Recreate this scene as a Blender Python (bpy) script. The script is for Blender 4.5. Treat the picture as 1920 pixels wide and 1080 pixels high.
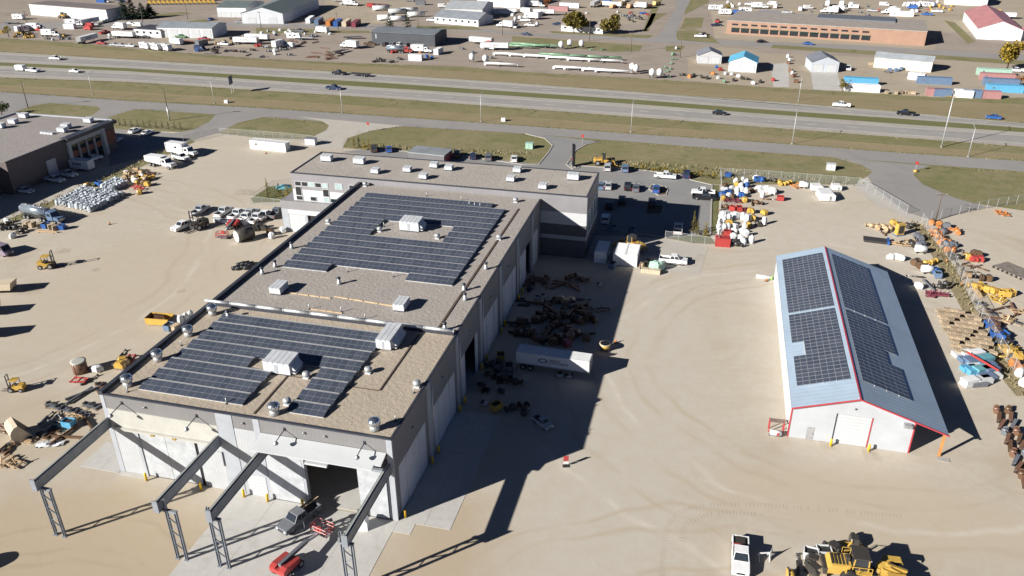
import bpy, math, random
from mathutils import Vector, Matrix
random.seed(7)
for o in list(bpy.data.objects): bpy.data.objects.remove(o)
SC = bpy.context.scene
COL = SC.collection
# ------------------------------------------------------------------ camera, sky, sun, exposure
CAM_H = 72.0
FPX = 1524.21
RX = Vector((0.96933387, 0.2456825, -0.00565324)); UX = Vector((-0.10655475, 0.44091584, 0.89120105)); FW = Vector((-0.22144511, 0.86326898, -0.45357329))
cd = bpy.data.cameras.new('camera'); cam = bpy.data.objects.new('camera', cd); COL.objects.link(cam)
cam.matrix_world = Matrix(((RX.x, UX.x, -FW.x, 0), (RX.y, UX.y, -FW.y, 0), (RX.z, UX.z, -FW.z, CAM_H), (0, 0, 0, 1)))
cd.sensor_width = 36; cd.lens = FPX / 1920 * 36; cd.clip_start = .5; cd.clip_end = 5000
SC.camera = cam
SUN_EL = math.radians(24.2); SHADOW_AZ = math.radians(44.4)      # shadows fall towards +X +Y
sd = Vector((-math.cos(SHADOW_AZ) * math.cos(SUN_EL), -math.sin(SHADOW_AZ) * math.cos(SUN_EL), math.sin(SUN_EL)))
w = bpy.data.worlds.new('World'); SC.world = w; w.use_nodes = True
nt = w.node_tree; bg = nt.nodes['Background']
sky = nt.nodes.new('ShaderNodeTexSky'); sky.sky_type = 'NISHITA'; sky.sun_disc = False
sky.sun_elevation = SUN_EL; sky.sun_rotation = math.atan2(sd.x, sd.y); sky.altitude = 700; sky.air_density = .25; sky.dust_density = .1; sky.ozone_density = 3.0
nt.links.new(sky.outputs[0], bg.inputs[0]); bg.inputs[1].default_value = 0.05
sl = bpy.data.lights.new('sun', 'SUN'); sl.energy = 5.0; sl.angle = math.radians(.5); sl.color = (1, .955, .88)
so = bpy.data.objects.new('sun', sl); COL.objects.link(so); so.rotation_euler = sd.to_track_quat('Z', 'Y').to_euler(); so.location = (-150, -50, 150)
SC.view_settings.view_transform = 'Standard'; SC.view_settings.look = 'None'; SC.view_settings.gamma = 1; SC.view_settings.use_curve_mapping = False
SC.view_settings.exposure = .95
# ------------------------------------------------------------------ helpers
def G(x, y, z=0.0):
    """photo pixel (1920x1080) -> point on the horizontal plane at height z"""
    d = FW + RX * ((x - 960) / FPX) - UX * ((y - 540) / FPX)
    t = (CAM_H - z) / -d.z
    return Vector((d.x * t, d.y * t, z))
MATS = {}
def mat(name, col, rough=.6, metal=0.0, var=.12, scale=1.5, bump=0.0, rnd=0.0, col2=None, spec=.4, alpha=1.0):
    if name in MATS: return MATS[name]
    m = bpy.data.materials.new(name); m.use_nodes = True; n = m.node_tree; b = n.nodes['Principled BSDF']; L = n.links.new
    b.inputs['Roughness'].default_value = rough; b.inputs['Metallic'].default_value = metal; b.inputs['Specular IOR Level'].default_value = spec
    tc = n.nodes.new('ShaderNodeTexCoord'); nz = n.nodes.new('ShaderNodeTexNoise'); nz.inputs['Scale'].default_value = scale; nz.inputs['Detail'].default_value = 6; nz.inputs['Roughness'].default_value = .62
    L(tc.outputs['Object'], nz.inputs['Vector'])
    mx = n.nodes.new('ShaderNodeMix'); mx.data_type = 'RGBA'
    c2 = col2 or tuple(c * (1 - 2.2 * var) for c in col)
    mx.inputs[6].default_value = (*c2, 1); mx.inputs[7].default_value = (*[min(1, c * (1 + var)) for c in col], 1)
    rp = n.nodes.new('ShaderNodeMapRange'); rp.inputs[1].default_value = .3; rp.inputs[2].default_value = .65
    L(nz.outputs[0], rp.inputs[0]); L(rp.outputs[0], mx.inputs[0])
    out = mx.outputs[2]
    if rnd:
        oi = n.nodes.new('ShaderNodeObjectInfo'); mr = n.nodes.new('ShaderNodeMapRange'); mr.inputs[3].default_value = 1 - rnd; mr.inputs[4].default_value = 1 + rnd
        L(oi.outputs['Random'], mr.inputs[0]); hs = n.nodes.new('ShaderNodeHueSaturation'); L(mr.outputs[0], hs.inputs['Value']); L(out, hs.inputs['Color']); out = hs.outputs[0]
    L(out, b.inputs['Base Color'])
    if bump:
        bp = n.nodes.new('ShaderNodeBump'); bp.inputs['Strength'].default_value = bump; L(nz.outputs[0], bp.inputs['Height']); L(bp.outputs[0], b.inputs['Normal'])
    MATS[name] = m; return m
class MB:
    """collects geometry for ONE mesh object"""
    def __init__(s): s.v = []; s.f = []; s.m = []; s.sm = []
    def add(s, vs, fs, mi=0, smooth=False):
        k = len(s.v); s.v += [tuple(p) for p in vs]
        for f in fs: s.f.append(tuple(i + k for i in f)); s.m.append(mi); s.sm.append(smooth)
        return s
    def box(s, x0, x1, y0, y1, z0, z1, mi=0):
        return s.add([(x0,y0,z0),(x1,y0,z0),(x1,y1,z0),(x0,y1,z0),(x0,y0,z1),(x1,y0,z1),(x1,y1,z1),(x0,y1,z1)],
              [(0,3,2,1),(4,5,6,7),(0,1,5,4),(1,2,6,5),(2,3,7,6),(3,0,4,7)], mi)
    def cbox(s, c, d, mi=0, rz=0, ry=0):
        M = Matrix.Translation(Vector(c)) @ Matrix.Rotation(rz, 4, 'Z') @ Matrix.Rotation(ry, 4, 'Y')
        x, y, z = d[0] / 2, d[1] / 2, d[2] / 2
        vs = [M @ Vector(p) for p in [(-x,-y,-z),(x,-y,-z),(x,y,-z),(-x,y,-z),(-x,-y,z),(x,-y,z),(x,y,z),(-x,y,z)]]
        return s.add(vs, [(0,3,2,1),(4,5,6,7),(0,1,5,4),(1,2,6,5),(2,3,7,6),(3,0,4,7)], mi)
    def tube(s, a, b, r, n=10, mi=0, r2=None, cap=True):
        a = Vector(a); b = Vector(b); d = (b - a).normalized(); u = d.orthogonal().normalized(); v = d.cross(u); r2 = r if r2 is None else r2
        vs = []
        for p, q in ((a, r), (b, r2)):
            for i in range(n):
                t = 2 * math.pi * i / n; vs.append(p + u * (q * math.cos(t)) + v * (q * math.sin(t)))
        k = len(s.v); s.add(vs, [(i, (i + 1) % n, n + (i + 1) % n, n + i) for i in range(n)], mi, n > 6)
        if cap: s.add([], [tuple(k - len(s.v) + i for i in range(n - 1, -1, -1)), tuple(k - len(s.v) + n + i for i in range(n))], mi)
        return s
    def bar(s, a, b, wd, ht, mi=0):
        a = Vector(a); b = Vector(b); d = (b - a).normalized(); up = Vector((0, 0, 1)) if abs(d.z) < .95 else Vector((1, 0, 0))
        u = d.cross(up).normalized(); v = u.cross(d); u *= wd / 2; v *= ht / 2
        vs = [a - u - v, a + u - v, a + u + v, a - u + v, b - u - v, b + u - v, b + u + v, b - u + v]
        return s.add(vs, [(0,1,2,3),(7,6,5,4),(0,4,5,1),(1,5,6,2),(2,6,7,3),(3,7,4,0)], mi)
    def prism(s, prof, y0, y1, mi=0, shrink=0.0, bev=0.0):
        """XZ profile extruded along Y; optional softened sides (bev wide, shrunk)"""
        n = len(prof); cx = sum(p[0] for p in prof) / n; cz = sum(p[1] for p in prof) / n
        rings = []
        def ring(y, k): return [(cx + (x - cx) * k, y, cz + (z - cz) * k) for x, z in prof]
        if bev: rings = [ring(y0, 1 - shrink), ring(y0 + bev, 1), ring(y1 - bev, 1), ring(y1, 1 - shrink)]
        else: rings = [ring(y0, 1), ring(y1, 1)]
        vs = [p for r in rings for p in r]; fs = []
        for j in range(len(rings) - 1):
            for i in range(n): a = j * n + i; b = j * n + (i + 1) % n; fs.append((a, a + n, b + n, b))
        fs.append(tuple(range(n))); fs.append(tuple((len(rings) - 1) * n + i for i in range(n - 1, -1, -1)))
        return s.add(vs, fs, mi)
    def lathe(s, c, prof, n=12, mi=0, smooth=True, sx=1, sy=1):
        vs = []; fs = []; m = len(prof)
        for r, z in prof:
            for i in range(n): t = 2 * math.pi * i / n; vs.append((c[0] + sx * r * math.cos(t), c[1] + sy * r * math.sin(t), c[2] + z))
        for j in range(m - 1):
            for i in range(n): fs.append((j*n+i, j*n+(i+1) % n, (j+1)*n+(i+1) % n, (j+1)*n+i))
        s.add(vs, fs, mi, smooth); k = len(s.v)
        s.add([], [tuple(-m*n + i for i in range(n - 1, -1, -1)), tuple(-n + i for i in range(n))], mi)
        return s
    def xf(s, M):
        s.v = [tuple(M @ Vector(p)) for p in s.v]; return s
    def mesh(s, name, mats):
        me = bpy.data.meshes.new(name); me.from_pydata(s.v, [], s.f)
        for m in (mats if isinstance(mats, (list, tuple)) else [mats]): me.materials.append(m)
        for i, p in enumerate(me.polygons): p.material_index = s.m[i]; p.use_smooth = s.sm[i]
        me.update(); return me
    def build(s, name, mats, parent=None, loc=(0, 0, 0), rz=0):
        return link(name, s.mesh(name, mats), parent, loc, rz)
def link(name, me, parent=None, loc=(0, 0, 0), rz=0):
    o = bpy.data.objects.new(name, me); COL.objects.link(o); o.parent = parent; o.location = loc; o.rotation_euler = (0, 0, rz); return o
def tag(o, label=None, cat=None, group=None, kind=None):
    if label: o['label'] = label
    if cat: o['category'] = cat
    if group: o['group'] = group
    if kind: o['kind'] = kind
    return o
def thing(name, label, cat, loc=(0, 0, 0), rz=0, group=None):
    return tag(link(name, None, None, loc, rz), label, cat, group)
def copy_tree(o, parent=None):
    c = o.copy(); COL.objects.link(c); c.parent = parent
    for ch in o.children: copy_tree(ch, c)
    return c
PROTO = {}
def place(key, make, loc, rz, label, group=None, mats=None):
    """first use builds the prototype, later uses copy it; mats = {slot material name prefix: material} recolours by object-linked slots"""
    if key not in PROTO: o = make(); PROTO[key] = o
    else: o = copy_tree(PROTO[key])
    o.location = loc; o.rotation_euler = (0, 0, rz); o['label'] = label
    if group: o['group'] = group
    elif 'group' in o: del o['group']
    return o
def recolor(o, frm, to):
    for ob in [o] + list(o.children_recursive):
        if ob.type != 'MESH': continue
        for i, sl_ in enumerate(ob.material_slots):
            if ob.data.materials[i] and ob.data.materials[i].name == frm:
                sl_.link = 'OBJECT'; sl_.material = to
            elif sl_.link == 'OBJECT' and ob.data.materials[i].name != frm: pass
def heading(a, b):
    p, q = G(*a), G(*b); return math.atan2(q.y - p.y, q.x - p.x)
def struct(name, mb, m, parent=None): return tag(mb.build(name, m, parent), kind='structure') if parent is None else mb.build(name, m, parent)
def poly(pts, z):
    m = MB(); q = [G(*p) if len(p) == 2 else Vector(p) for p in pts]; m.add([(p.x, p.y, z) for p in q], [tuple(range(len(q)))])
    # make face point up
    a = sum(q[i].x * q[(i + 1) % len(q)].y - q[(i + 1) % len(q)].x * q[i].y for i in range(len(q)))
    if a < 0: m.f = [tuple(reversed(f)) for f in m.f]
    return m
def ext(pts, d=120):
    q = [G(*p) for p in pts]; a = (q[0] - q[1]).normalized(); b = (q[-1] - q[-2]).normalized()
    return [q[0] + a * d] + q + [q[-1] + b * d]
def band(top, bot, z):
    t = ext(top); b = ext(bot); m = MB(); q = t + b[::-1]
    return poly([(p.x, p.y, 0) for p in q], z)
def ribbon(pts, wd, z0, z1, closed=False):
    """kerb-like box strip along world points"""
    m = MB(); n = len(pts); P = [Vector((p.x, p.y, 0)) for p in pts]
    off = []
    for i in range(n):
        a = P[i - 1] if (i > 0 or closed) else P[i]; b = P[(i + 1) % n] if (i < n - 1 or closed) else P[i]
        d = (b - a).normalized(); off.append(Vector((-d.y, d.x, 0)) * wd / 2)
    vs = []
    for p, o in zip(P, off): vs += [(p.x - o.x, p.y - o.y, z0), (p.x + o.x, p.y + o.y, z0), (p.x + o.x, p.y + o.y, z1), (p.x - o.x, p.y - o.y, z1)]
    fs = []
    for i in range(n if closed else n - 1):
        a = 4 * i; b = 4 * ((i + 1) % n)
        fs += [(a, b, b + 3, a + 3), (a + 3, b + 3, b + 2, a + 2), (a + 2, b + 2, b + 1, a + 1)]
    if not closed: fs += [(0, 3, 2, 1), tuple(4 * (n - 1) + k for k in (0, 1, 2, 3))]
    return m.add(vs, fs)
# ------------------------------------------------------------------ ground materials
def ground_mat(name, cA, cB, cC, scales=(.012, .06, .9), streak=None, bump=.15, rough=.95, fine=None, regions=None, rings=None):
    m = bpy.data.materials.new(name); m.use_nodes = True; n = m.node_tree; b = n.nodes['Principled BSDF']; L = n.links.new
    b.inputs['Roughness'].default_value = rough; b.inputs['Specular IOR Level'].default_value = .15
    g = n.nodes.new('ShaderNodeNewGeometry'); pos = g.outputs['Position']
    def noise(sc, det=7, vec=None, dist=0):
        k = n.nodes.new('ShaderNodeTexNoise'); k.inputs['Scale'].default_value = sc; k.inputs['Detail'].default_value = det; k.inputs['Roughness'].default_value = .6; k.inputs['Distortion'].default_value = dist; L(vec or pos, k.inputs['Vector']); return k.outputs[0]
    def rng(s, a, c, lo=0, hi=1):
        k = n.nodes.new('ShaderNodeMapRange'); k.inputs[1].default_value = a; k.inputs[2].default_value = c; k.inputs[3].default_value = lo; k.inputs[4].default_value = hi; L(s, k.inputs[0]); return k.outputs[0]
    def mix(f, a, c, t='MIX'):
        k = n.nodes.new('ShaderNodeMix'); k.data_type = 'RGBA'; k.blend_type = t
        if isinstance(f, float): k.inputs[0].default_value = f
        else: L(f, k.inputs[0])
        for i, v in ((6, a), (7, c)):
            if isinstance(v, tuple): k.inputs[i].default_value = (*v, 1)
            else: L(v, k.inputs[i])
        return k.outputs[2]
    c = mix(rng(noise(scales[0], dist=.6), .38, .62), cA, cB)
    c = mix(rng(noise(scales[1], dist=1.2), .5, .72), c, cC)
    c = mix(rng(noise(scales[2]), .3, .7, 0, .35), c, cC)
    if streak:
        for (ang, sx, sy, st, cc) in streak:
            mp = n.nodes.new('ShaderNodeMapping'); mp.inputs['Rotation'].default_value = (0, 0, ang); mp.inputs['Scale'].default_value = (sx, sy, 1); L(pos, mp.inputs['Vector'])
            c = mix(rng(noise(1.0, 5, mp.outputs[0], 1.1), .52, .7, 0, st), c, cc)
    for (cx, cy, rx, ry, cc) in (regions or []):
        mp = n.nodes.new('ShaderNodeMapping'); mp.vector_type = 'POINT'; mp.inputs['Location'].default_value = (-cx / rx, -cy / ry, 0); mp.inputs['Scale'].default_value = (1 / rx, 1 / ry, 0); L(pos, mp.inputs['Vector'])
        ln = n.nodes.new('ShaderNodeVectorMath'); ln.operation = 'LENGTH'; L(mp.outputs[0], ln.inputs[0])
        ad = n.nodes.new('ShaderNodeMath'); ad.operation = 'MULTIPLY_ADD'; L(noise(.11, 5), ad.inputs[0]); ad.inputs[1].default_value = .9; L(ln.outputs['Value'], ad.inputs[2])
        c = mix(rng(ad.outputs[0], 1.15, 1.6, .9, 0), c, cc)
    for (cx, cy, rad, wd_, st, cc) in (rings or []):          # faint turning arcs left by wheels
        sb = n.nodes.new('ShaderNodeVectorMath'); sb.operation = 'SUBTRACT'; L(pos, sb.inputs[0]); sb.inputs[1].default_value = (cx, cy, 0); ln = n.nodes.new('ShaderNodeVectorMath'); ln.operation = 'LENGTH'; L(sb.outputs[0], ln.inputs[0])
        wob = n.nodes.new('ShaderNodeMath'); wob.operation = 'MULTIPLY_ADD'; L(noise(.05, 2), wob.inputs[0]); wob.inputs[1].default_value = 9; L(ln.outputs['Value'], wob.inputs[2])
        df = n.nodes.new('ShaderNodeMath'); df.operation = 'SUBTRACT'; L(wob.outputs[0], df.inputs[0]); df.inputs[1].default_value = rad + 4.5; ab = n.nodes.new('ShaderNodeMath'); ab.operation = 'ABSOLUTE'; L(df.outputs[0], ab.inputs[0])
        k = n.nodes.new('ShaderNodeMath'); k.operation = 'MULTIPLY'; L(rng(ab.outputs[0], 0, wd_, st, 0), k.inputs[0]); L(rng(noise(.09, 6), .38, .55), k.inputs[1]); c = mix(k.outputs[0], c, cc)
    if fine:
        c = mix(rng(noise(fine[0], 3), .35, .65, 0, fine[1]), c, fine[2])
    L(c, b.inputs['Base Color'])
    if bump:
        bp = n.nodes.new('ShaderNodeBump'); bp.inputs['Strength'].default_value = bump; bp.inputs['Distance'].default_value = .3; L(noise(1.6, 8), bp.inputs['Height']); L(bp.outputs[0], b.inputs['Normal'])
    MATS[name] = m; return m
M_SAND = ground_mat('gravel_tan', (.488, .438, .365), (.455, .42, .365), (.4, .345, .27), streak=[(-.15, .012, .11, .45, (.46, .435, .39)), (1.35, .014, .16, .3, (.37, .31, .235)), (.5, .012, .13, .35, (.48, .44, .37))], fine=(.45, .3, (.41, .35, .275)), bump=.05, regions=[(-66, 56, 26, 15, (.4, .325, .23)), (-22, 66, 11, 13, (.4, .325, .235)), (-10, 105, 14, 60, (.46, .425, .37)), (25, 88, 22, 8, (.45, .39, .305)), (-105, 120, 25, 30, (.45, .395, .315)), (30, 165, 30, 30, (.475, .435, .375)), (-120, 190, 30, 18, (.455, .415, .35)), (-95, 75, 14, 10, (.42, .36, .275))], rings=[(24, 122, r, .8, .75, cc) for r, cc in ((30, (.4, .34, .26)), (33.5, (.41, .35, .27)), (38, (.53, .49, .43)), (41, (.41, .35, .27)), (47, (.4, .34, .26)), (52, (.53, .49, .43)))] + [(-150, 115, r, .8, .75, cc) for r, cc in ((48, (.4, .34, .26)), (52, (.53, .49, .42)), (56, (.41, .35, .27)), (63, (.4, .34, .26)))] + [(-64, 40, r, .5, .6, (.33, .265, .185)) for r in (16, 18, 23)] + [(10, 40, r, .6, .7, (.4, .335, .25)) for r in (30, 33, 40, 43)])
M_SANDY = ground_mat('sand_brown', (.4, .315, .21), (.37, .285, .19), (.32, .24, .155), scales=(.05, .15, 1.2), streak=[(.3, .05, .7, .3, (.44, .36, .26))], fine=(3., .3, (.3, .23, .15)))
M_FAR = ground_mat('gravel_far', (.29, .245, .21), (.32, .275, .235), (.245, .205, .175), streak=[(.05, .015, .15, .5, (.36, .315, .275))])
M_FARLT = ground_mat('gravel_far_light', (.37, .32, .255), (.34, .295, .235), (.3, .245, .18))
M_PALE = ground_mat('gravel_pale', (.42, .4, .37), (.45, .42, .38), (.38, .35, .3), scales=(.05, .2, 1.5))
M_GRASS = ground_mat('grass_mown', (.2, .185, .095), (.26, .22, .135), (.14, .15, .062), scales=(.03, .12, 1.3), streak=[(.03, .01, .35, .6, (.25, .2, .12))], fine=(.5, .35, (.12, .125, .058)), bump=.4)
M_GRASSDRY = ground_mat('grass_dry', (.29, .235, .15), (.255, .21, .13), (.215, .185, .1), scales=(.03, .12, 1.3), streak=[(.03, .01, .3, .6, (.32, .255, .165))], fine=(2.2, .3, (.15, .13, .065)), bump=.6)
M_GRASSGRN = ground_mat('grass_green', (.15, .155, .068), (.165, .165, .075), (.2, .18, .1), scales=(.03, .12, 1.3), fine=(2.2, .5, (.06, .075, .02)), bump=.6)
M_ASPH = ground_mat('asphalt_grey', (.26, .25, .242), (.285, .272, .262), (.235, .227, .222), scales=(.03, .1, 1.), bump=.05, rough=.85)
M_ASPHD = ground_mat('asphalt_lot', (.235, .233, .232), (.255, .252, .25), (.205, .204, .205), scales=(.05, .15, 1.), bump=.05, rough=.85)
M_HWY = ground_mat('highway_shoulder', (.37, .345, .31), (.34, .32, .295), (.31, .29, .265), scales=(.03, .1, 1.), bump=.05, rough=.85)
M_HWYL = ground_mat('highway_lane', (.29, .28, .265), (.31, .295, .28), (.26, .25, .245), scales=(.03, .1, 1.), streak=[(.04, .005, .8, .6, (.19, .185, .185))], bump=.05, rough=.85)
M_CONC = ground_mat('concrete_apron', (.5, .49, .47), (.46, .45, .43), (.4, .385, .36), scales=(.08, .3, 2.), bump=.05, rough=.8, fine=(.7, .25, (.38, .37, .35)))
M_KERB = mat('kerb_concrete', (.36, .345, .32), .85, var=.08)
M_WHITELINE = mat('road_paint', (.7, .7, .68), .7, var=.2, scale=.6)
# ------------------------------------------------------------------ ground sheets
struct('ground', MB().add([(-1500, -200, 0), (1500, -200, 0), (1500, 2500, 0), (-1500, 2500, 0)], [(0, 1, 2, 3)]), M_SAND)
Z = .004
verge_top = [(0, 72), (130, 80), (250, 92), (480, 110), (640, 118), (860, 125), (960, 134), (1200, 147), (1440, 164), (1600, 173), (1750, 182), (1920, 184)]
sv_top = [(0, 172), (240, 189), (480, 202), (720, 218), (960, 234.5), (1200, 252), (1440, 267.5), (1680, 286), (1920, 302)]
sv_bot = [(0, 186), (240, 204), (480, 219), (720, 235), (960, 249), (1200, 267), (1440, 286), (1680, 304), (1920, 322)]
# far industrial ground
far = [(p.x, p.y, 0) for p in ext(verge_top, 500)]
struct('far_ground', poly([(-1500, 320, 0)] + far + [(1500, 300, 0), (1500, 2500, 0), (-1500, 2500, 0)], Z), M_FAR)
struct('verge', band(verge_top, sv_bot, 2 * Z), M_GRASS)
hf_t = [(0, 97), (250, 112), (480, 126), (720, 139.5), (960, 155), (1200, 173), (1440, 190), (1680, 209), (1920, 231)]
hf_b = [(0, 117), (240, 128), (480, 142), (720, 155.5), (960, 172), (1200, 187.5), (1440, 206), (1680, 222), (1920, 240)]
hn_t = [(0, 123), (240, 133.5), (480, 149.5), (720, 165), (960, 180), (1200, 196), (1440, 214), (1680, 232), (1920, 248)]
hn_b = [(0, 145), (240, 153.5), (480, 169), (720, 184), (960, 202), (1200, 220), (1440, 239), (1680, 257), (1920, 275)]
def lerp2(A, B, t): return [(a[0] * (1 - t) + b[0] * t, a[1] * (1 - t) + b[1] * t) for a, b in zip(A, B)]
struct('verge_dry_strip', band(lerp2(verge_top[:1] + [(250, 92), (480, 110), (720, 121), (960, 134), (1200, 147), (1440, 164), (1680, 178), (1920, 184)], hf_t, .25), lerp2(verge_top[:1] + [(250, 92), (480, 110), (720, 121), (960, 134), (1200, 147), (1440, 164), (1680, 178), (1920, 184)], hf_t, .96), 3 * Z), M_GRASSDRY)
struct('verge_dry_strip', band(lerp2(hn_b, sv_top, .5), lerp2(hn_b, sv_top, .93), 3 * Z), M_GRASSDRY)
struct('median', band(lerp2(hf_b, hn_t, -.05), lerp2(hf_b, hn_t, 1.05), 3 * Z), M_GRASSGRN)
for a, b in ((hf_t, hf_b), (hn_t, hn_b)):
    struct('highway', band(a, b, 4 * Z), M_HWY)
    struct('highway_lanes', band(lerp2(a, b, .26), lerp2(a, b, .76), 5 * Z), M_HWYL)
    mid = ext(lerp2(a, b, .51)); m = MB()
    for i in range(len(mid) - 1):
        d = mid[i + 1] - mid[i]; n_ = int(d.length / 12); u = d.normalized(); s_ = Vector((-u.y, u.x, 0)) * .09
        for k in range(n_):
            p = mid[i] + u * (k * 12); q = p + u * 3
            m.add([(p - s_)[:2] + (6 * Z,), (q - s_)[:2] + (6 * Z,), (q + s_)[:2] + (6 * Z,), (p + s_)[:2] + (6 * Z,)], [(0, 1, 2, 3)])
    struct('lane_dashes', m, M_WHITELINE)
    for t in (.25, .77):
        struct('edge_line', band(lerp2(a, b, t - .005), lerp2(a, b, t + .005), 6 * Z), M_WHITELINE)
# grass belt south of the service road, then roads and drives on top of it
struct('grass_belt', band(sv_bot, [(-60, 208), (205, 243), (412, 250), (650, 278), (850, 290), (980, 310), (1080, 312), (1330, 346), (1610, 346), (1760, 372), (1920, 395)], 3 * Z), M_GRASS)
struct('service_road', band(sv_top, sv_bot, 4 * Z), M_ASPH)
struct('driveway', poly([(-60, 200), (-20, 184), (22, 183), (29, 190), (18, 197), (0, 202), (-60, 215)], 4.5 * Z), M_ASPH)
struct('driveway', poly([(26, 186), (70, 190), (100, 192), (62, 198), (36, 207), (0, 222), (-40, 222), (10, 200)], 4.6 * Z), M_ASPH)
struct('driveway', poly([(178, 196), (190, 200), (255, 205), (240, 208), (205, 219), (190, 235), (150, 225), (176, 214), (189, 205)], 4.7 * Z), M_ASPH)
struct('driveway', poly([(395, 209), (404, 215), (392, 229), (363, 243), (325, 250), (205, 241), (205, 312), (280, 292), (345, 268), (412, 248), (446, 230), (500, 218)], 4.8 * Z), M_ASPH)
struct('driveway_gravel', poly([(560, 219), (603, 227), (617, 235), (612, 244), (580, 260), (560, 272), (640, 282), (652, 259), (696, 245), (756, 236)], 4.9 * Z), M_PALE)
struct('yard_gravel_by_fence', poly([(412, 251), (480, 258), (580, 262), (600, 266), (640, 280), (650, 300), (300, 320), (340, 268)], 4.85 * Z), M_SAND)
struct('parking_lot', poly([(985, 250), (1022, 259), (1036, 272), (1027, 288), (1010, 308), (850, 291), (690, 279), (640, 285), (1090, 330), (1110, 440), (1250, 447), (1330, 452), (1336, 347), (1300, 340), (1290, 328), (1200, 318), (1090, 311), (1074, 308), (1080, 281), (1100, 270), (1124, 265)], 5 * Z), M_ASPHD)
struct('pad_grey', poly([(1110, 442), (1250, 450), (1328, 462), (1312, 515), (1190, 505), (1100, 490)], 5.2 * Z), M_PALE)
struct('driveway', poly([(1560, 295), (1615, 309), (1636, 322), (1627, 330), (1640, 352), (1700, 398), (1745, 412), (1850, 388), (1790, 371), (1730, 346), (1713, 328), (1720, 318), (1745, 311)], 5.1 * Z), M_ASPH)
struct('driveway_dust', poly([(1627, 331), (1612, 338), (1600, 350), (1640, 385), (1700, 410), (1745, 414), (1700, 398), (1640, 352)], 5.3 * Z), M_PALE)
struct('gravel_track', poly([(-30, 420), (100, 365), (220, 318), (330, 272), (345, 276), (230, 330), (110, 385), (-30, 448)], 5.4 * Z), M_PALE)
struct('fence_grass', poly([(1712, 418), (1728, 420), (1790, 500), (1838, 600), (1900, 700), (1950, 745), (1905, 742), (1870, 700), (1820, 610), (1765, 510)], 5.5 * Z), M_GRASSDRY)
struct('lot_grass_strip', poly([(1338, 347), (1349, 347), (1346, 437), (1330, 437)], 5.6 * Z), M_GRASSGRN)
struct('fence_grass', poly([(1247, 446), (1330, 440), (1342, 458), (1300, 456)], 5.7 * Z), M_GRASSGRN)
struct('fence_grass', poly([(470, 372), (505, 350), (545, 345), (560, 378), (475, 380)], 5.8 * Z), M_GRASSGRN)
struct('fence_grass', poly([(0, 418), (140, 358), (270, 300), (360, 262), (366, 266), (280, 306), (150, 366), (0, 430)], 5.9 * Z), M_GRASS)
# sandy yard in front of the big doors and traffic-polished strip
# concrete aprons (children slabs of the apron would be under 10 px; joints as thin gaps)
def apron(name, x0, x1, y0, y1, nx, ny, z=.03):
    for i in range(nx):
        for j in range(ny):
            a = x0 + (x1 - x0) * i / nx; b = x0 + (x1 - x0) * (i + 1) / nx; c = y0 + (y1 - y0) * j / ny; d = y0 + (y1 - y0) * (j + 1) / ny
            struct(name, MB().box(a + .015, b - .015, c + .015, d - .015, -.1, z + .004 * ((i + j) % 2)), M_CONC)
apron('concrete_slab', -79.5, -73.45, 70.9, 76.5, 2, 2)
apron('concrete_slab', -73.4, -68.9, 70.7, 71.44, 2, 1)
apron('concrete_slab', -55.7, -33.2, 52, 71.44, 4, 4)
apron('concrete_slab', -33.2, -30.9, 69.5, 71.44, 1, 1)
apron('concrete_slab', -33.17, -26.4, 71.44, 95.8, 2, 5)
# kerbs
def kerb(pts, name='kerb'): struct(name, ribbon([G(*p) for p in pts], .35, -.05, .15), M_KERB)
kerb([(985, 251), (1022, 260), (1036, 273), (1027, 288), (1010, 308), (980, 309), (850, 290), (700, 280)])
kerb([(1124, 266), (1100, 271), (1080, 282), (1062, 309), (1075, 318), (1083, 316), (1088, 311), (1200, 319), (1285, 328), (1296, 338), (1335, 347), (1332, 440)])
kerb([(1122, 428), (1250, 446)])
for ring_ in ([(1222, 346), (1249, 351), (1252, 356), (1249, 366), (1235, 367), (1217, 355)], [(1213, 384), (1245, 386), (1240, 402), (1209, 402)]):
    struct('parking_island_kerb', ribbon([G(*p) for p in ring_], .3, -.05, .15, True), M_KERB)
    struct('parking_island_soil', poly(ring_, .06), mat('island_soil', (.12, .09, .065), .95))
# far side ground patches and streets
struct('far_street', poly([(-200, 62), (330, 45), (480, 50), (860, 57), (1050, 70), (1360, 85), (1580, 92), (1920, 113), (2300, 135), (2300, 127), (1920, 104), (1580, 83), (1360, 76), (1250, 72), (1160, 68), (980, 62), (870, 51), (480, 43), (300, 38), (-200, 48)], 2 * Z), M_ASPH)
struct('far_street', poly([(1215, 80), (1240, 60), (1265, 20), (1280, -40), (1315, -40), (1282, 25), (1268, 60), (1270, 82)], 3 * Z), M_ASPH)
for pl_ in ([(480, 52), (690, 58), (700, 62), (480, 63)], [(960, 68), (1205, 85), (1200, 95), (1150, 98), (960, 78)], [(1035, 62), (1215, 72), (1225, 66), (1030, 58)], [(780, 48), (890, 50), (905, 56), (780, 54)], [(1205, 62), (1230, 38), (1252, 25), (1222, 25)], [(1215, 60), (1255, -30), (1240, -30), (1205, 58)],
            [(1283, 28), (1330, 4), (1325, -10), (1290, -10)], [(1275, 55), (1315, 53), (1320, 33), (1285, 33)], [(1266, 58), (1260, 74), (1350, 82), (1330, 64), (1300, 55)], [(1445, 90), (1920, 122), (1920, 114), (1580, 92), (1450, 84)], [(1248, 86), (1285, 86), (1275, 97), (1248, 96)], [(350, 40), (400, 34), (385, 45), (350, 44)], [(280, 28), (340, 22), (360, 25), (300, 32)], [(1770, 38), (1790, 42), (1830, 78), (1815, 82)]):
    struct('far_grass', poly(pl_, 2.5 * Z), M_GRASS)
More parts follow.
